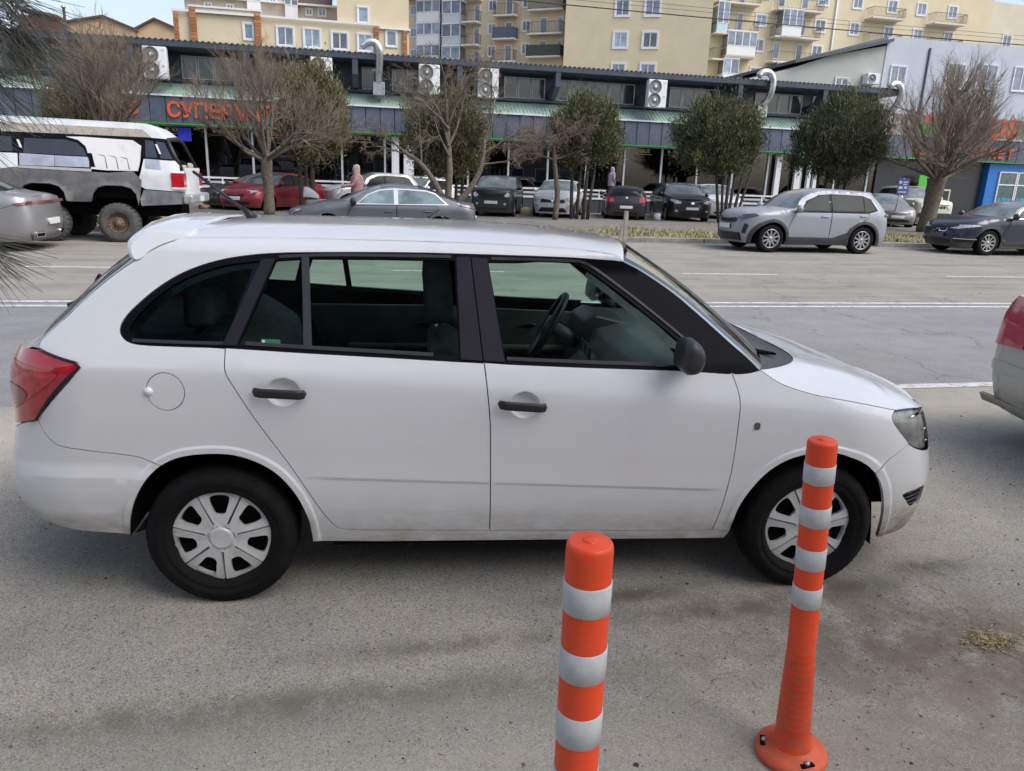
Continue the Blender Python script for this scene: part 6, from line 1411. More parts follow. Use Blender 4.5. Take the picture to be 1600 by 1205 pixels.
M_BARK = mat('grey_bark', (.135, .115, .088), .95, var=.4, scale=12, bump=.5); M_TWIG = mat('twig_bark', (.22, .175, .132), .9, var=.3, scale=3); M_TWIGR = mat('reddish_twigs', (.21, .15, .115), .9, var=.3, scale=3); M_DBARK = mat('dark_bark', (.06, .05, .042), .95, var=.35, scale=10, bump=.4)
def grow(segs, rnd, p, d, L, r, lvl, P):
    """P: per level (children, length ratio, angle, droop/up pull, wiggle)"""
    n = 4 if lvl < 2 else 3; pts = [p]; q = Vector(p); dd = Vector(d)
    for i in range(n):
        dd = (dd+Vector((rnd.gauss(0, 1), rnd.gauss(0, 1), rnd.gauss(0, 1)))*P['wig'][lvl]+Vector((0, 0, P['up'][lvl]))).normalized()
        q2 = q+dd*(L/n); ra = r*(1-.75*i/n); rb = r*(1-.75*(i+1)/n); segs.append((lvl, q.copy(), q2.copy(), ra, rb)); q = q2; pts.append(q2.copy())
    if lvl+1 >= len(P['n']): return
    k = P['n'][lvl+1]
    for c in range(k):
        t = P['t0'][lvl+1]+(1-P['t0'][lvl+1])*(c+rnd.random())/k; i = min(n-1, int(t*n)); a = pts[i].lerp(pts[i+1], t*n-i); ax = (pts[i+1]-pts[i]).normalized()
        o = ax.orthogonal().normalized(); o.rotate(Matrix.Rotation(rnd.uniform(0, 6.283), 3, ax)); an = P['ang'][lvl+1]*rnd.uniform(.6, 1.3)
        grow(segs, rnd, a, ax*math.cos(an)+o*math.sin(an), L*P['len'][lvl+1]*rnd.uniform(.65, 1.15)*(1.15-.5*t), max(r*P['rad'][lvl+1]*(1-.5*t), P['rmin']), lvl+1, P)
def bare_tree(label, x, y, trunk, limbs, P, seed, m=M_TWIG, z=.09, group='bare trees along the far strip', tilt=0.):
    rnd = random.Random(seed); t = empty('bare_tree', (x, y, z)); tag(t, label, 'tree', group); segs = []
    for tk in trunk:
        k = len(tk['p']); kn = resample(np.array(tk['p'])[:, [0, 2]], 9, False)
        pts = catmull(np.array(tk['p'], float), 4); rr = np.interp(np.linspace(0, 1, len(pts)), np.linspace(0, 1, k), tk['r']); rr = rr*(1+.05*np.sin(np.arange(len(rr))*2.3+seed))
        MB().tube([tuple(q) for q in pts], list(rr), 10).build('trunk', M_BARK, t)
    for p, d, L, r in limbs: grow(segs, rnd, Vector(p), Vector(d).normalized(), L, r, 0, P)
    for nm, lv, mm, ns in (('limbs', (0, 1), M_BARK, 5), ('crown', (2, 3, 4, 5), m, 3)):
        S = [s for s in segs if s[0] in lv]
        if S: tag(prisms(nm, [s[1] for s in S], [s[2] for s in S], [s[3] for s in S], [s[4] for s in S], mm, t, ns), kind='stuff')
    return t
VASE = dict(n=[1, 7, 9, 8], len=[1, .66, .66, .60], ang=[0, .62, .55, .50], up=[.07, .15, .17, .15], wig=[.14, .18, .20, .16], t0=[0, .25, .2, .15], rad=[1, .52, .45, .5], rmin=.0045)
def ring(z, n, L, r, tilts, rnd, jit=.25):
    return [((math.cos(a)*.06, math.sin(a)*.06, z+rnd.uniform(-.12, .12)), (math.cos(a)*math.sin(tl), math.sin(a)*math.sin(tl), math.cos(tl)), L*rnd.uniform(.85, 1.15), r*rnd.uniform(.8, 1.1)) for a, tl in [(2*math.pi*i/n+rnd.uniform(-jit, jit), rnd.choice(tilts)) for i in range(n)]]
rr = random.Random(3)
bare_tree('bare dense crowned street tree, its knobby trunk standing before the dark red car', -3.05, 28.0, [dict(p=[(0, 0, 0), (.02, 0, .8), (-.02, 0, 1.5), (.03, 0, 2.05)], r=[.20, .165, .20, .17])], ring(1.85, 12, 2.65, .075, (.15, .4, .7, .95, 1.15), rr), VASE, 11)
bare_tree('bare dense crowned street tree at the right beside the blue sign', 23.0, 27.2, [dict(p=[(0, 0, 0), (.05, 0, .9), (.10, 0, 1.5), (.12, 0, 2.15)], r=[.36, .30, .33, .36])], [((p[0]+.12, p[1], p[2]), d, L, r) for p, d, L, r in ring(2.05, 18, 3.3, .10, (.2, .5, .8, 1.0, 1.2, 1.35, 1.45), rr)], VASE, 12)
bare_tree('bare bushy tree rising behind the battered van', -7.7, 26.5, [dict(p=[(0, 0, 0), (0, 0, 1.0), (.05, 0, 2.0)], r=[.17, .15, .14])], ring(1.9, 12, 2.5, .07, (.15, .4, .7, .95, 1.15), rr), VASE, 13)
SPREAD = dict(n=[1, 6, 7, 7], len=[1, .60, .55, .55], ang=[0, .7, .75, .8], up=[.03, .02, -.02, -.05], wig=[.16, .2, .22, .2], t0=[0, .3, .2, .15], rad=[1, .5, .5, .6], rmin=.006)
bare_tree('bare multi stemmed tree with wide sparse limbs beside the black off roader', 3.35, 28.6, [dict(p=[(0, 0, 0), (-.10, 0, .5), (-.55, 0, 1.35), (-1.1, 0, 2.0), (-1.7, -.1, 2.35)], r=[.15, .13, .11, .09, .06]), dict(p=[(.06, 0, 0), (.0, 0, .8), (.05, 0, 1.7), (.0, .1, 2.8), (-.1, .1, 4.2)], r=[.17, .14, .12, .09, .05]), dict(p=[(.1, 0, 0), (.35, 0, .5), (.95, 0, 1.3), (1.25, 0, 2.0), (1.35, 0, 2.9)], r=[.14, .12, .11, .09, .06])],
    [((-1.5, 0, 2.25), (-.6, .1, .5), 1.88, .05), ((-1.0, 0, 1.9), (-.2, .2, 1), 2.25, .05), ((-1.4, 0, 2.2), (-1, -.2, .05), 1.50, .04), ((0, 0, 2.6), (-.35, .1, 1), 2.75, .06), ((0, 0, 2.6), (.4, -.1, 1), 2.75, .06), ((-.1, 0, 4.1), (-.25, 0, 1), 1.88, .04), ((0, 0, 3.4), (.6, .2, .8), 2.38, .05), ((0, 0, 3.2), (-.7, .1, .7), 2.38, .05), ((1.3, 0, 2.7), (.5, .1, 1), 2.38, .05), ((1.3, 0, 2.4), (1, 0, .4), 2.12, .05), ((1.2, 0, 2.0), (.9, -.2, .2), 1.88, .04), ((.05, 0, 2.2), (-.5, -.2, .6), 2.00, .05), ((1.35, 0, 2.9), (.1, 0, 1), 2.50, .05)], SPREAD, 14)
WEEP = dict(n=[1, 7, 8, 6], len=[1, .60, .6, .6], ang=[0, .75, .7, .7], up=[.0, -.06, -.14, -.18], wig=[.16, .2, .22, .2], t0=[0, .2, .15, .1], rad=[1, .5, .5, .6], rmin=.006)
bare_tree('bare reddish weeping shrub hanging before the first dark thuja', 7.75, 29.4, [dict(p=[(0, 0, 0), (.05, 0, 1.0), (-.1, 0, 2.0), (-.2, 0, 2.8)], r=[.12, .11, .09, .07])], [((-.15, 0, 2.3+.1*i), (math.cos(a), math.sin(a)*.8, .35), 1.45, .05) for i, a in enumerate(np.linspace(0, 6.2, 9))]+[((-.15, 0, 2.6), (-1, 0, .25), 2.0, .05), ((-.15, 0, 2.3), (-1, .2, .1), 1.8, .05)], WEEP, 15, M_TWIGR)
G1, G2, G3, G4 = (mat('thuja_%s' % nm, c_, .9, var=.3, scale=4) for nm, c_ in (('dark', (.048, .060, .028)), ('mid', (.095, .108, .046)), ('light', (.155, .160, .068)), ('brown', (.19, .15, .075))))
def thuja(label, x, y, rx, ry, z0, z1, stems, seed, n=9000, pal=(.3, .4, .22, .08), z=.08, top=1.0, skew=0.):
    r_ = np.random.default_rng(seed); t = empty('thuja_tree', (x, y, z)); tag(t, label, 'tree', 'thujas before the supermarket')
    for sx, lean, rd in stems: MB().tube([(sx, 0, 0), (sx+lean*.3, .02, 1.0), (sx+lean, .04, z0+(z1-z0)*.45)], [rd, rd*.85, rd*.5], 8).build('trunk', M_DBARK, t)
    n = int(n*2.5); nc = 420; zc, rz = (z0+z1)/2, (z1-z0)/2
    d = r_.normal(0, 1, (nc, 3)); d /= np.linalg.norm(d, axis=1)[:, None]; rad = r_.uniform(.45, 1., nc)**.35
    sup = 1/np.maximum((np.abs(d)**3.0).sum(1)**(1/3.0), .3)*.93     # boxier than an ellipsoid
    az = np.arctan2(d[:, 1], d[:, 0]); sup = sup*(1+.11*np.sin(3*az+seed*1.7+2*d[:, 2])+.09*np.sin(5*d[:, 2]*2+seed+az))*np.where(r_.random(nc) < .08, 1.17, 1.); cc = d*(rad*sup)[:, None]; cc[:, 2] *= 1; c = cc*np.array([rx, ry, rz]); h = (c[:, 2]/rz+1)/2
    c[:, :2] *= (1-.38*np.clip(h-.55, 0, 1)**1.3*2*top)[:, None]; c[:, 0] += skew*h; c[:, 2] += zc
    tone = r_.choice(4, nc, p=pal); k = r_.integers(0, nc, n); sc = r_.uniform(.10, .30, nc)
    o = r_.normal(0, 1, (n, 3)); P_ = c[k]+o*sc[k][:, None]*.75*np.array([1, 1, 1.3])
    out = P_-np.array([skew*.5, 0, zc-.4*rz]); out /= np.linalg.norm(out, axis=1)[:, None]
    D = out*.6+np.array([0, 0, .8])+r_.normal(0, .4, (n, 3)); D /= np.linalg.norm(D, axis=1)[:, None]; L = r_.uniform(.06, .17, n)
    W_ = np.cross(D, r_.normal(0, 1, (n, 3))); W_ /= np.linalg.norm(W_, axis=1)[:, None]
    fm = np.where(r_.random(n) < .75, tone[k], r_.choice(4, n, p=pal))
    tris('crown', P_, D*L[:, None], W_*r_.uniform(.012, .034, n)[:, None], [G1, G2, G3, G4], fm, 'stuff', t)
    # inner mass of dead twigs that closes the crown
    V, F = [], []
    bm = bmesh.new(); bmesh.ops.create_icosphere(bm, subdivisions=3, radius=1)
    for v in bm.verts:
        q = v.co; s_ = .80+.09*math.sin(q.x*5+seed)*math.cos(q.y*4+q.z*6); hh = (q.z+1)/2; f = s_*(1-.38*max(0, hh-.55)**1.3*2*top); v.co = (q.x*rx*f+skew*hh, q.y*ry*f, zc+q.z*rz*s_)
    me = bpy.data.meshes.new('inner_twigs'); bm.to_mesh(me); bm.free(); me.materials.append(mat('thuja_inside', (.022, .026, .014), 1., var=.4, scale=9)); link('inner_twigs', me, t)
    return t
thuja('dark round thuja with several bare stems behind the white diamond badge crossover', 9.0, 30.2, 1.30, 1.1, 2.2, 4.68, [(-.35, -.1, .09), (-.12, .1, .08), (.15, .15, .09), (.35, .3, .08)], 21, pal=(.3, .36, .2, .14), skew=.15)
thuja('largest boxy thuja on a fan of bare stems left of the silver crossover', 15.0, 30.4, 1.75, 1.4, 2.2, 4.86, [(.35, -.55, .08), (.5, -.3, .07), (.62, .0, .09), (.75, .25, .08), (.95, .5, .08), (1.1, .8, .07)], 22, n=13000, top=.7)
thuja('pointed dark thuja rising above the silver crossover', 20.6, 30.6, 2.0, 1.5, 2.05, 5.45, [(-.5, -.2, .09), (-.2, 0, .09), (.3, .2, .1), (.6, .3, .08)], 23, n=14000, pal=(.42, .42, .12, .04), top=1.3, skew=.5)
thuja('olive thuja behind the dense bare crown by the dark red car', -1.6, 30.6, 1.25, 1.0, 2.0, 5.3, [(-.5, -.1, .10), (-.1, .05, .12), (-.3, 0, .08)], 24, pal=(.12, .2, .23, .45))
thuja('olive thuja seen through the multi stemmed tree', 3.6, 31.2, 1.7, 1.2, 1.6, 4.6, [(.0, 0, .08), (.35, .1, .07), (.6, .1, .08)], 25, pal=(.15, .22, .23, .4))
thuja('small olive thuja behind the rear of the battered van', -9.3, 29.6, 1.2, 1.0, 1.5, 4.5, [(0, 0, .1)], 26, pal=(.15, .25, .25, .35))
# ---- pine reaching in from the left, close to the camera
def pine():
    t = empty('pine_tree', (-2.35, 1.2, 0)); tag(t, 'grey green pine whose needle tufts hang into the top left corner', 'tree')
    MB().tube([(0, 0, 0), (.05, 0, 1.5), (0, .05, 3.2), (.05, .1, 5.0)], [.16, .14, .12, .08], 12).build('trunk', M_DBARK, t)
    r_ = np.random.default_rng(5); C = []; D = []; tips = []
    for pts in ([(0, 0, 2.9), (.6, .25, 2.75), (1.2, .5, 2.35), (1.62, .72, 2.06)], [(0, 0, 3.0), (.6, .3, 2.65), (1.2, .55, 2.25), (1.62, .75, 1.98)], [(0, 0, 2.6), (.6, .35, 2.45), (1.15, .62, 2.15), (1.5, .85, 1.92)], [(0, 0, 2.3), (.6, .4, 2.2), (1.1, .68, 2.0), (1.40, .85, 1.84)], [(0, 0, 1.7), (.7, .5, 1.85), (1.15, .75, 1.68), (1.40, .9, 1.52)]):
        P_ = catmull(pts, 6); MB().tube([tuple(p) for p in P_], list(np.linspace(.022, .006, len(P_))), 6).build('branch', M_DBARK, t)
        for i in range(5, len(P_)):
            k = 54; C.append(P_[i]+r_.normal(0, .01, (k, 3))); ax = (P_[i]-P_[i-1]); ax /= np.linalg.norm(ax)
            d = ax*.9+r_.normal(0, .38, (k, 3))+np.array([0, 0, -.35]); D.append(d/np.linalg.norm(d, axis=1)[:, None]*r_.uniform(.13, .21, k)[:, None])
    C = np.concatenate(C); D = np.concatenate(D)
    prisms('needles', C, C+D, np.full(len(C), .0011), np.full(len(C), .0005), mat('grey_needles', (.15, .155, .13), .8, var=.35, scale=5), t)['kind'] = 'stuff'
pine()
# ------------------------------------------------------------------ delineator posts
M_POST, _t, _b = _new('orange_rubber'); _b.inputs['Roughness'].default_value = .45
_g = _noise(_t, 22, 8, rough=.8); _g2 = _noise(_t, 5, 5); _sx = _t.nodes.new('ShaderNodeSeparateXYZ'); _tc = _t.nodes.new('ShaderNodeTexCoord'); _t.links.new(_tc.outputs['Object'], _sx.inputs[0])
_lo = _ramp(_t, _sx.outputs[2], [(.05, .75), (.55, .22)]); _c = _mix(_t, _ramp(_t, _g2.outputs[0], [(.3, 0.), (.7, 1.)]), (.80, .052, .008), (.93, .080, .014))
_t.links.new(_mix(_t, _math(_t, 'MULTIPLY', _ramp(_t, _g.outputs[0], [(.40, 0.), (.62, 1.)]), _lo, True), _c, (.30, .12, .07)), _b.inputs['Base Color']); M_BANDW = mat('white_reflective_band', (.52, .54, .55), .35, var=.10, scale=40)
def post(label, x, y, tilt, h, bands, flange):
    p = empty('delineator_post', (x, y, 0)); p.rotation_euler = tilt; tag(p, label, 'bollard', 'orange and white delineator posts')
    r = .0400
    prof = [(.0, h+.0015), (r*.29, h+.0015), (r*.30, h+.001), (r*.31, h-.0012), (r*.33, h-.0015), (r*.86, h-.002), (r*.90, h-.003), (r*.96, h-.006), (r*.985, h-.010), (r, h-.017), (r, h-.03), (r, .40)]
    z = .40; rr = r
    while z > .13:
        prof += [(rr+.0012, z-.004), (rr+.0012, z-.012), (rr, z-.016)]; z -= .024; rr += .0009
    prof += [(rr+.004, .075), (rr+.012, .045)]
    MB().lathe([(a, b) for a, b in prof], 40).build('shaft', M_POST, p)
    for z0, z1 in bands: MB().lathe([(r+.0002, z1), (r+.0016, z1-.001), (r+.0016, z0+.001), (r+.0002, z0)], 40).build('reflective_band', M_BANDW, p)
    MB().lathe([(rr+.002, .065), (rr+.014, .046), (.085, .036), (.104, .028), (.108, .018), (.106, .0)], 44).build('base_flange', mat('faded_orange_rubber', (.60, .10, .04), .6, var=.2, scale=14), p)
    for a in (0.55, 2.65, 4.75):
        c, s = math.cos(a)*.082, math.sin(a)*.082
        sl = bx('bolt_slot', (-.022, .022, -.011, .011, .034, .039), M_DARK, p, .004, (c, s, 0), (0, 0, a+math.pi/2)); MB().lathe([(0, .047), (.007, .047), (.007, .036)], 10).build('bolt', M_STEEL, sl)
post('front orange and white delineator post standing nearest, its base out of frame', .376, 1.06, (0, R(-.4), 0), 1.145, [(1.018, 1.073), (.888, .947), (.755, .818), (.628, .692), (.50, .562)], True)
post('orange and white delineator post by the front wheel, base bolted to the ground', 1.30, 1.70, (R(0), R(-3.4), 0), 1.06, [(.935, .990), (.805, .865), (.67, .735), (.545, .61)], True)
# ------------------------------------------------------------------ wooden stake behind the white car
st = empty('wooden_stake', (2.03, 5.62, 0)); tag(st, 'weathered pale split wooden stake rising behind the white car bonnet', 'stake')
M_WOOD = mat('weathered_wood', (.42, .39, .33), .9, var=.35, scale=14)
MB().prism([(-.02, -.02, 0), (.05, -.02, 0), (.035, -.02, 1.49), (.012, -.02, 1.49)], (.0, .035, 0)).build('stake_board', M_WOOD, st)
MB().prism([(-.16, -.04, 0), (-.03, -.04, 0), (-.004, -.04, 1.40), (-.02, -.04, 1.40)], (0, .02, 0)).build('stake_splinter', M_WOOD, st)
# ------------------------------------------------------------------ blue sign on a leaning post
sg = empty('parking_sign', (24.15, 30.7, .06)); tag(sg, 'small blue and white information sign on a leaning grey post', 'sign')
MB().tube([(-.05, 0, 0), (.22, 0, 2.2)], .03, 8).build('post', M_STEEL, sg)
pl_ = MB().box(-.08, .52, -.04, -.02, 1.48, 2.18, bev=.01).build('sign_plate', mat('sign_blue', (.05, .10, .42), .4), sg)
for x, z, w, h in ((.0, 1.95, .14, .12), (.22, 2.0, .24, .05), (.22, 1.9, .18, .05), (.0, 1.72, .2, .12), (.28, 1.74, .16, .10), (.02, 1.56, .42, .05)): bx('sign_mark', (x-.02, x+w-.02, -.046, -.0405, z, z+h), M_PLATE, pl_)
# concrete hemispheres and little roadside pots
for x, y, lb in ((7.5, 33.6, 'yellowish concrete hemisphere between the black off roader and the white crossover'), (14.2, 34.6, 'yellowish concrete hemisphere right of the dark hatchback'), (18.1, 34.6, 'yellowish concrete hemisphere left of the half hidden white car')):
    h = empty('concrete_hemisphere', (x, y, .06)); tag(h, lb, 'bollard', 'concrete hemispheres in the car park'); MB().lathe([(.32, 0), (.31, .10), (.26, .22), (.16, .30), (0, .33)], 20).build('dome', mat('yellow_concrete', (.42, .36, .20), .9, var=.2, scale=6), h)
o = empty('waste_pot', (12.9, 31.4, .06)); tag(o, 'small pale pot with dark lid on the car park edge', 'pot'); MB().lathe([(0, 0), (.16, 0), (.17, .35), (0, .35)], 14).build('pot_body', M_PLATE, o); MB().lathe([(.22, .36), (.20, .42), (0, .46)], 14).build('lid', M_BLACK, o)
# ------------------------------------------------------------------ people
def person(name, label, x, y, z, yaw, h, coat, hood, trousers, stride=.25, arm=0.):
    p = empty(name, (x, y, z), R(yaw)); tag(p, label, 'person')
    k = h/1.7; J = dict(pel=(0, 0, .95), chest=(.02, 0, 1.28), neck=(.03, 0, 1.45), head=(.06, 0, 1.56), top=(.05, 0, 1.67), hl=(0, .09, .90), kl=(.14*stride*4, .10, .50), fl=(.02+stride*.9, .10, .07), tl=(.18+stride*.9, .10, .04), hr=(0, -.09, .90), kr=(.02, -.10, .48), fr=(-.14-stride, -.10, .10), tr=(-.02-stride, -.10, .04), sl=(.02, .20, 1.38), el=(.06+arm*.2, .26, 1.12), wl=(.10+arm, .22, .90+arm*.6), sr=(.02, -.20, 1.38), er=(.0+arm*.2, -.26, 1.12), wr=(.06+arm, -.22, .90+arm*.6), hal=(.16+arm, .20, .84+arm*.6), har=(.12+arm, -.20, .84+arm*.6))
    Rd = dict(pel=.15, chest=.17, neck=.06, head=.09, top=.06, hl=.10, kl=.07, fl=.045, tl=.035, hr=.10, kr=.07, fr=.045, tr=.035, sl=.075, el=.055, wl=.035, sr=.075, er=.055, wr=.035, hal=.03, har=.03)
    ed = [('pel', 'chest'), ('chest', 'neck'), ('neck', 'head'), ('head', 'top'), ('pel', 'hl'), ('hl', 'kl'), ('kl', 'fl'), ('fl', 'tl'), ('pel', 'hr'), ('hr', 'kr'), ('kr', 'fr'), ('fr', 'tr'), ('chest', 'sl'), ('sl', 'el'), ('el', 'wl'), ('wl', 'hal'), ('chest', 'sr'), ('sr', 'er'), ('er', 'wr'), ('wr', 'har')]
    ks = list(J); me = bpy.data.meshes.new('skeleton'); me.from_pydata([tuple(c*k for c in J[a]) for a in ks], [(ks.index(a), ks.index(b)) for a, b in ed], []); o = link('body', me)
    o.modifiers.new('skin', 'SKIN'); sv = me.skin_vertices[0].data
    for i, a in enumerate(ks): sv[i].radius = (Rd[a]*k, Rd[a]*k); sv[i].use_root = a == 'pel'
    o.modifiers.new('sub', 'SUBSURF').levels = 1; bpy.context.view_layer.update()
    m2 = bpy.data.meshes.new_from_object(o.evaluated_get(bpy.context.evaluated_depsgraph_get())); bpy.data.objects.remove(o)
    skin = mat('skin', (.42, .27, .20), .6); m2.materials.clear()
    for q in (trousers, coat, skin): m2.materials.append(q)
    for f in m2.polygons:
        c = f.center/k; f.material_index = 2 if c.z > 1.46 or (abs(c.y) > .15 and c.z < .90+arm*.6 and c.z > .6) else 1 if c.z > .80 else 0
        f.use_smooth = True
    link('body', m2, p)
    mb = MB(); n = 18; lay = [(.72, .20, .21), (.85, .20, .215), (1.05, .185, .20), (1.25, .20, .22), (1.38, .17, .21), (1.44, .10, .13)]
    V = [((.01+a*math.cos(2*math.pi*i/n))*k, b*math.sin(2*math.pi*i/n)*k, z_*k) for z_, a, b in lay for i in range(n)]; F = [(j*n+i, j*n+(i+1) % n, (j+1)*n+(i+1) % n, (j+1)*n+i) for j in range(len(lay)-1) for i in range(n)]
    mb.add(V, F, 0, True); mb.build('coat', coat, p)
    mb = MB(); V = []; F = []; lay = [(1.40, .13, 0), (1.47, .12, 0), (1.55, .128, .005), (1.63, .125, 0), (1.70, .09, -.02), (1.73, .02, -.03)]
    for z_, a, dx in lay:
        for i in range(n):
            t = 2*math.pi*i/n; f = 1-.30*max(0, math.cos(t))**2*(1 if z_ < 1.66 else 0); V.append(((.04+dx+a*math.cos(t)*f)*k, a*math.sin(t)*k, z_*k))
    mb.add(V, [(j*n+i, j*n+(i+1) % n, (j+1)*n+(i+1) % n, (j+1)*n+i) for j in range(len(lay)-1) for i in range(n)], 0, True); mb.build('hood', hood, p)
    mb = MB(); mb.lathe([(0, 0), (.012*k, .0), (.012*k, .004)], 8, 0, 'x', (.135*k, .032*k, 1.575*k)); mb.lathe([(0, 0), (.012*k, .0), (.012*k, .004)], 8, 0, 'x', (.135*k, -.032*k, 1.575*k)); mb.box(.12*k, .155*k, -.012*k, .012*k, 1.53*k, 1.56*k, bev=.006); mb.box(.12*k, .136*k, -.025*k, .025*k, 1.49*k, 1.502*k); tag(mb.build('facial_features', mat('features', (.20, .10, .08), .6), p), kind='stuff')
    return p
person('person', 'person in a beige pink hooded coat pushing a grey pram behind the grey fastback', .02, 24.3, .10, 176, 1.76, mat('pink_coat', (.30, .17, .17), .9, var=.35, scale=9), mat('beige_hood', (.34, .27, .23), .9, var=.6, scale=22), mat('dark_trousers', (.03, .03, .035), .9), .12, .32)
person('person', 'person in a mauve hooded jacket walking along the shop front', 12.9, 37.9, .72, 8, 1.60, mat('mauve_jacket', (.34, .25, .34), .9), mat('mauve_hood', (.42, .31, .38), .9), mat('dark_trousers', (.03, .03, .035), .9), .18, .05)
pr = empty('pram', (-1.15, 24.3, .10)); tag(pr, 'grey pram with rounded hood pushed along the far strip', 'pram')
M_PRAM = mat('pram_cloth', (.12, .12, .14), .9)
MB().box(-.42, .30, -.2, .2, .50, .72, bev=.08).build('carrycot', M_PRAM, pr)
V = []; F = []; n = 10
for j in range(9):
    a = math.pi*j/8
    for i in range(n+1): b_ = math.pi*i/n*.62+.1; V.append((-.12+.34*math.cos(b_+1.1), .24*math.cos(a)*abs(math.sin(b_))**.3, .72+.36*math.sin(b_+.2)*max(.15, math.sin(a))))
for j in range(8):
    for i in range(n): F.append((j*(n+1)+i, j*(n+1)+i+1, (j+1)*(n+1)+i+1, (j+1)*(n+1)+i))
obj('pram_hood', V, F, mat('pram_hood', (.20, .20, .23), .9), pr, smooth=True)
MB().tube([(.25, -.2, .62), (.68, -.2, 1.02), (.70, .2, 1.02), (.25, .2, .62)], .014, 6).tube([(-.30, -.2, .2), (.1, -.2, .55)], .014, 6).tube([(-.30, .2, .2), (.1, .2, .55)], .014, 6).tube([(.30, -.2, .2), (-.1, -.2, .55)], .014, 6).tube([(.30, .2, .2), (-.1, .2, .55)], .014, 6).build('pram_frame', M_STEEL, pr)
pw = MB().lathe([(.07, -.02), (.12, -.015), (.125, 0), (.12, .015), (.07, .02), (.07, -.02)], 18, 0, 'y').me('pram_wheel', [M_RUBBER])
for x in (-.32, .32):
    for y in (-.24, .24): link('pram_wheel', pw, pr, (x, y, .125))
# ------------------------------------------------------------------ litter on the near ground
n = 5200; X = rng.uniform(-3.2, 5.2, n); Y = rng.uniform(1.4, 5.0, n); s = rng.uniform(.0015, .0045, n)*(1+(rng.random(n) < .05)*1.3)
V = np.empty((n, 5, 3)); a = rng.uniform(0, 6.28, n)
for j in range(4): t = a+j*1.5708; V[:, j] = np.stack([X+np.cos(t)*s*rng.uniform(.7, 1.3, n), Y+np.sin(t)*s*rng.uniform(.7, 1.3, n), np.full(n, .0005)], 1)
V[:, 4] = np.stack([X, Y, s*.9], 1); F = [(i*5+j, i*5+(j+1) % 4, i*5+4) for i in range(n) for j in range(4)]
pm = [mat('grit_pale', (.34, .32, .28), .9, var=.2), mat('grit_dark', (.05, .047, .043), .9, var=.3), mat('grit_mid', (.17, .155, .135), .9, var=.3)]
g = obj('gravel', V.reshape(-1, 3), F, pm, fm=np.repeat(rng.choice(3, n, p=[.25, .45, .3]), 4)); tag(g, 'loose grit scattered over the dusty asphalt', 'gravel', kind='stuff')
n = 260; X = np.concatenate([rng.uniform(-3, 4.6, n//2), rng.normal(2.2, .55, n-n//2)]); Y = np.concatenate([rng.uniform(1.5, 4.2, n//2), rng.normal(2.2, .32, n-n//2)]); a = rng.uniform(0, 6.28, n); L = rng.uniform(.012, .05, n)
P0 = np.stack([X, Y, np.full(n, .003)], 1); P1 = P0+np.stack([np.cos(a)*L, np.sin(a)*L, rng.uniform(0, .006, n)], 1)
g = prisms('needle_litter', P0, P1, np.full(n, .0012), np.full(n, .0006), mat('dead_needles', (.24, .17, .11), .9, var=.4)); tag(g, 'fallen pine needles and twigs on the asphalt', 'litter', kind='stuff')
n = 420; q = rng.normal(0, 1, (n, 2))*np.array([.05, .028]); X = 2.44+q[:, 0]+(rng.random(n) < .25)*rng.normal(0, .13, n); Y = 2.12+q[:, 1]+(rng.random(n) < .12)*rng.normal(0, .08, n); a = rng.uniform(0, 6.28, n); L = rng.uniform(.008, .026, n)
P0 = np.stack([X, Y, rng.uniform(.002, .012, n)], 1); P1 = P0+np.stack([np.cos(a)*L, np.sin(a)*L, rng.uniform(-.004, .006, n)], 1)
g = prisms('straw_clump', P0, P1, np.full(n, .0022), np.full(n, .0012), mat('straw', (.46, .36, .20), .9, var=.5, scale=40)); tag(g, 'little heap of yellow sawdust and straw on the ground at right', 'straw', kind='stuff')
# dry leaf crumbs
n = 260; X = np.concatenate([rng.uniform(-3, 4.6, 120), rng.normal(2.35, .5, 140)]); Y = np.concatenate([rng.uniform(1.5, 4.4, 120), rng.normal(2.15, .35, 140)]); a = rng.uniform(0, 6.28, n); s = rng.uniform(.004, .012, n)
g = tris('leaf_crumbs', np.stack([X, Y, np.full(n, .003)], 1), np.stack([np.cos(a)*s*1.5, np.sin(a)*s*1.5, rng.uniform(0, .006, n)], 1), np.stack([-np.sin(a)*s*.5, np.cos(a)*s*.5, rng.uniform(0, .002, n)], 1), [mat('leaf_brown', (.14, .09, .05), .9, var=.4), mat('leaf_tan', (.30, .22, .12), .9, var=.3)], rng.integers(0, 2, n)); tag(g, 'crumbs of dry leaves blown over the asphalt', 'leaves')
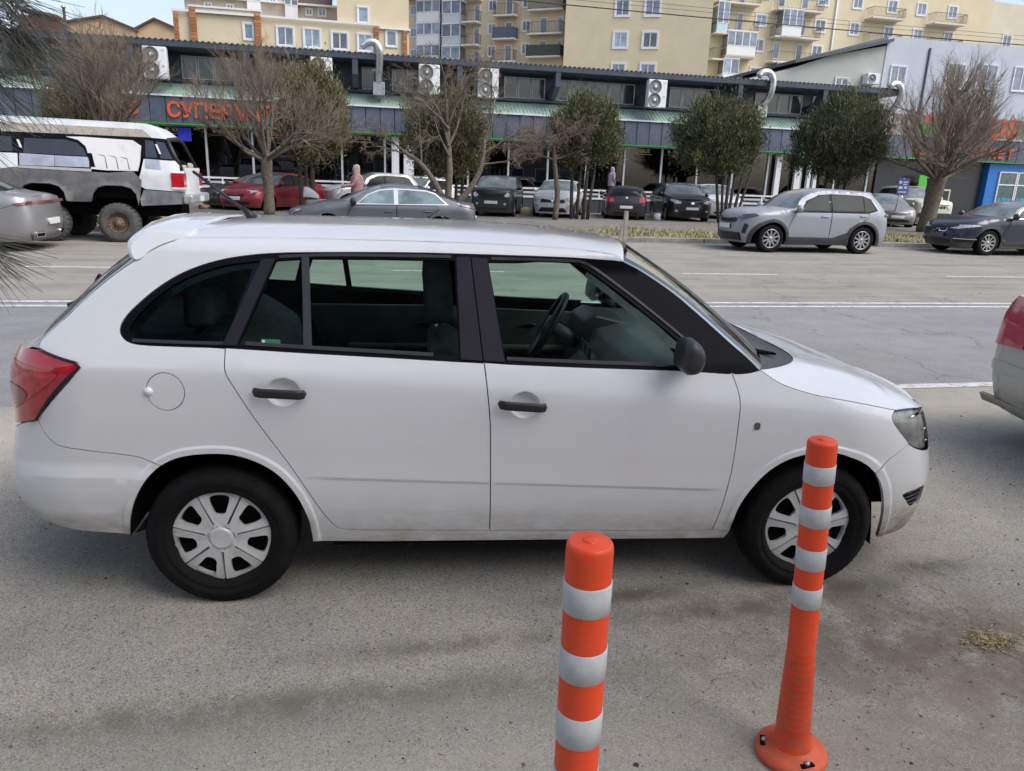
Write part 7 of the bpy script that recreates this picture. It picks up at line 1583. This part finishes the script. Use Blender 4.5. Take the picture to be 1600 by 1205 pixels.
# ------------------------------------------------------------------ unseen pines added over the viewpoint to shade the car flank, mirrored in it
def shade_pine(label, x, y, seed, R_=2.6, z0=4.8, z1=10.5):
    r_ = np.random.default_rng(seed); t = empty('pine_tree', (x, y, 0)); tag(t, label, 'tree', 'unseen pines added to shade the car')
    MB().tube([(0, 0, 0), (.06, 0, 2), (0, .08, 4.5), (.05, 0, z1-.5)], [.20, .17, .14, .04], 12).build('trunk', M_DBARK, t)
    nc = 230; d = r_.normal(0, 1, (nc, 3)); d /= np.linalg.norm(d, axis=1)[:, None]; rad = r_.uniform(.25, 1, nc)**.5
    c = d*rad[:, None]*np.array([R_, R_, (z1-z0)/2])+np.array([0, 0, (z0+z1)/2]); n = 4600; k = r_.integers(0, nc, n)
    P_ = c[k]+r_.normal(0, .17, (n, 3)); D = (P_-c[k])*1.2+r_.normal(0, .06, (n, 3)); L = r_.uniform(.12, .24, n); D = D/np.linalg.norm(D, axis=1)[:, None]*L[:, None]
    W_ = np.cross(D, r_.normal(0, 1, (n, 3))); W_ = W_/np.linalg.norm(W_, axis=1)[:, None]*.03
    tris('crown', P_, D, W_, [mat('pine_dark', (.035, .05, .025), .9, var=.3), mat('pine_mid', (.065, .08, .04), .9, var=.3)], r_.integers(0, 2, n), 'stuff', t)
    q = [c[i] for i in r_.choice(nc, 40, replace=False)]
    tag(prisms('limbs', [np.array([0, 0, max(3.8, p[2]-.6)]) for p in q], q, np.full(40, .03), np.full(40, .012), M_DBARK, t, 4), kind='stuff')
shade_pine('tall unseen shade pine added to the left of the viewpoint', -5.0, -1.6, 31)
shade_pine('tall unseen shade pine added just right of the viewpoint', 4.1, -.7, 32)
shade_pine('tall unseen shade pine added farther to the right', 7.4, -.9, 33)
shade_pine('tall unseen shade pine added behind the viewpoint', .4, -4.5, 34, 2.8, 4.0, 11)
bh = empty('sky_block_building', (2, -13.0, 0)); tag(bh, 'long three storey grey building added unseen behind the viewpoint to cut low sky light', 'building')  # unseen building added to keep low sky light off the car's side
bx('wall', (-30, 30, -10, 0, 0, 9.5), mat('grey_facade', (.24, .23, .21), .9, var=.12, scale=.8), bh)
fw = MB(); [fw.box(*d) for d in ((0, .1, -.02, .06, 0, 1.7), (1.5, 1.6, -.02, .06, 0, 1.7), (.1, 1.5, -.02, .06, 0, .1), (.1, 1.5, -.02, .06, 1.6, 1.7))]; fw = fw.me('window', [M_WHITEFRAME]); pw_ = MB().box(.1, 1.5, .0, .03, .1, 1.6).me('pane', [M_APGLASS])
for j in range(3):
    for i in range(19): o = link('window', fw, bh, (-28.5+3*i, 0, 1.0+3.0*j)); link('pane', pw_, o)
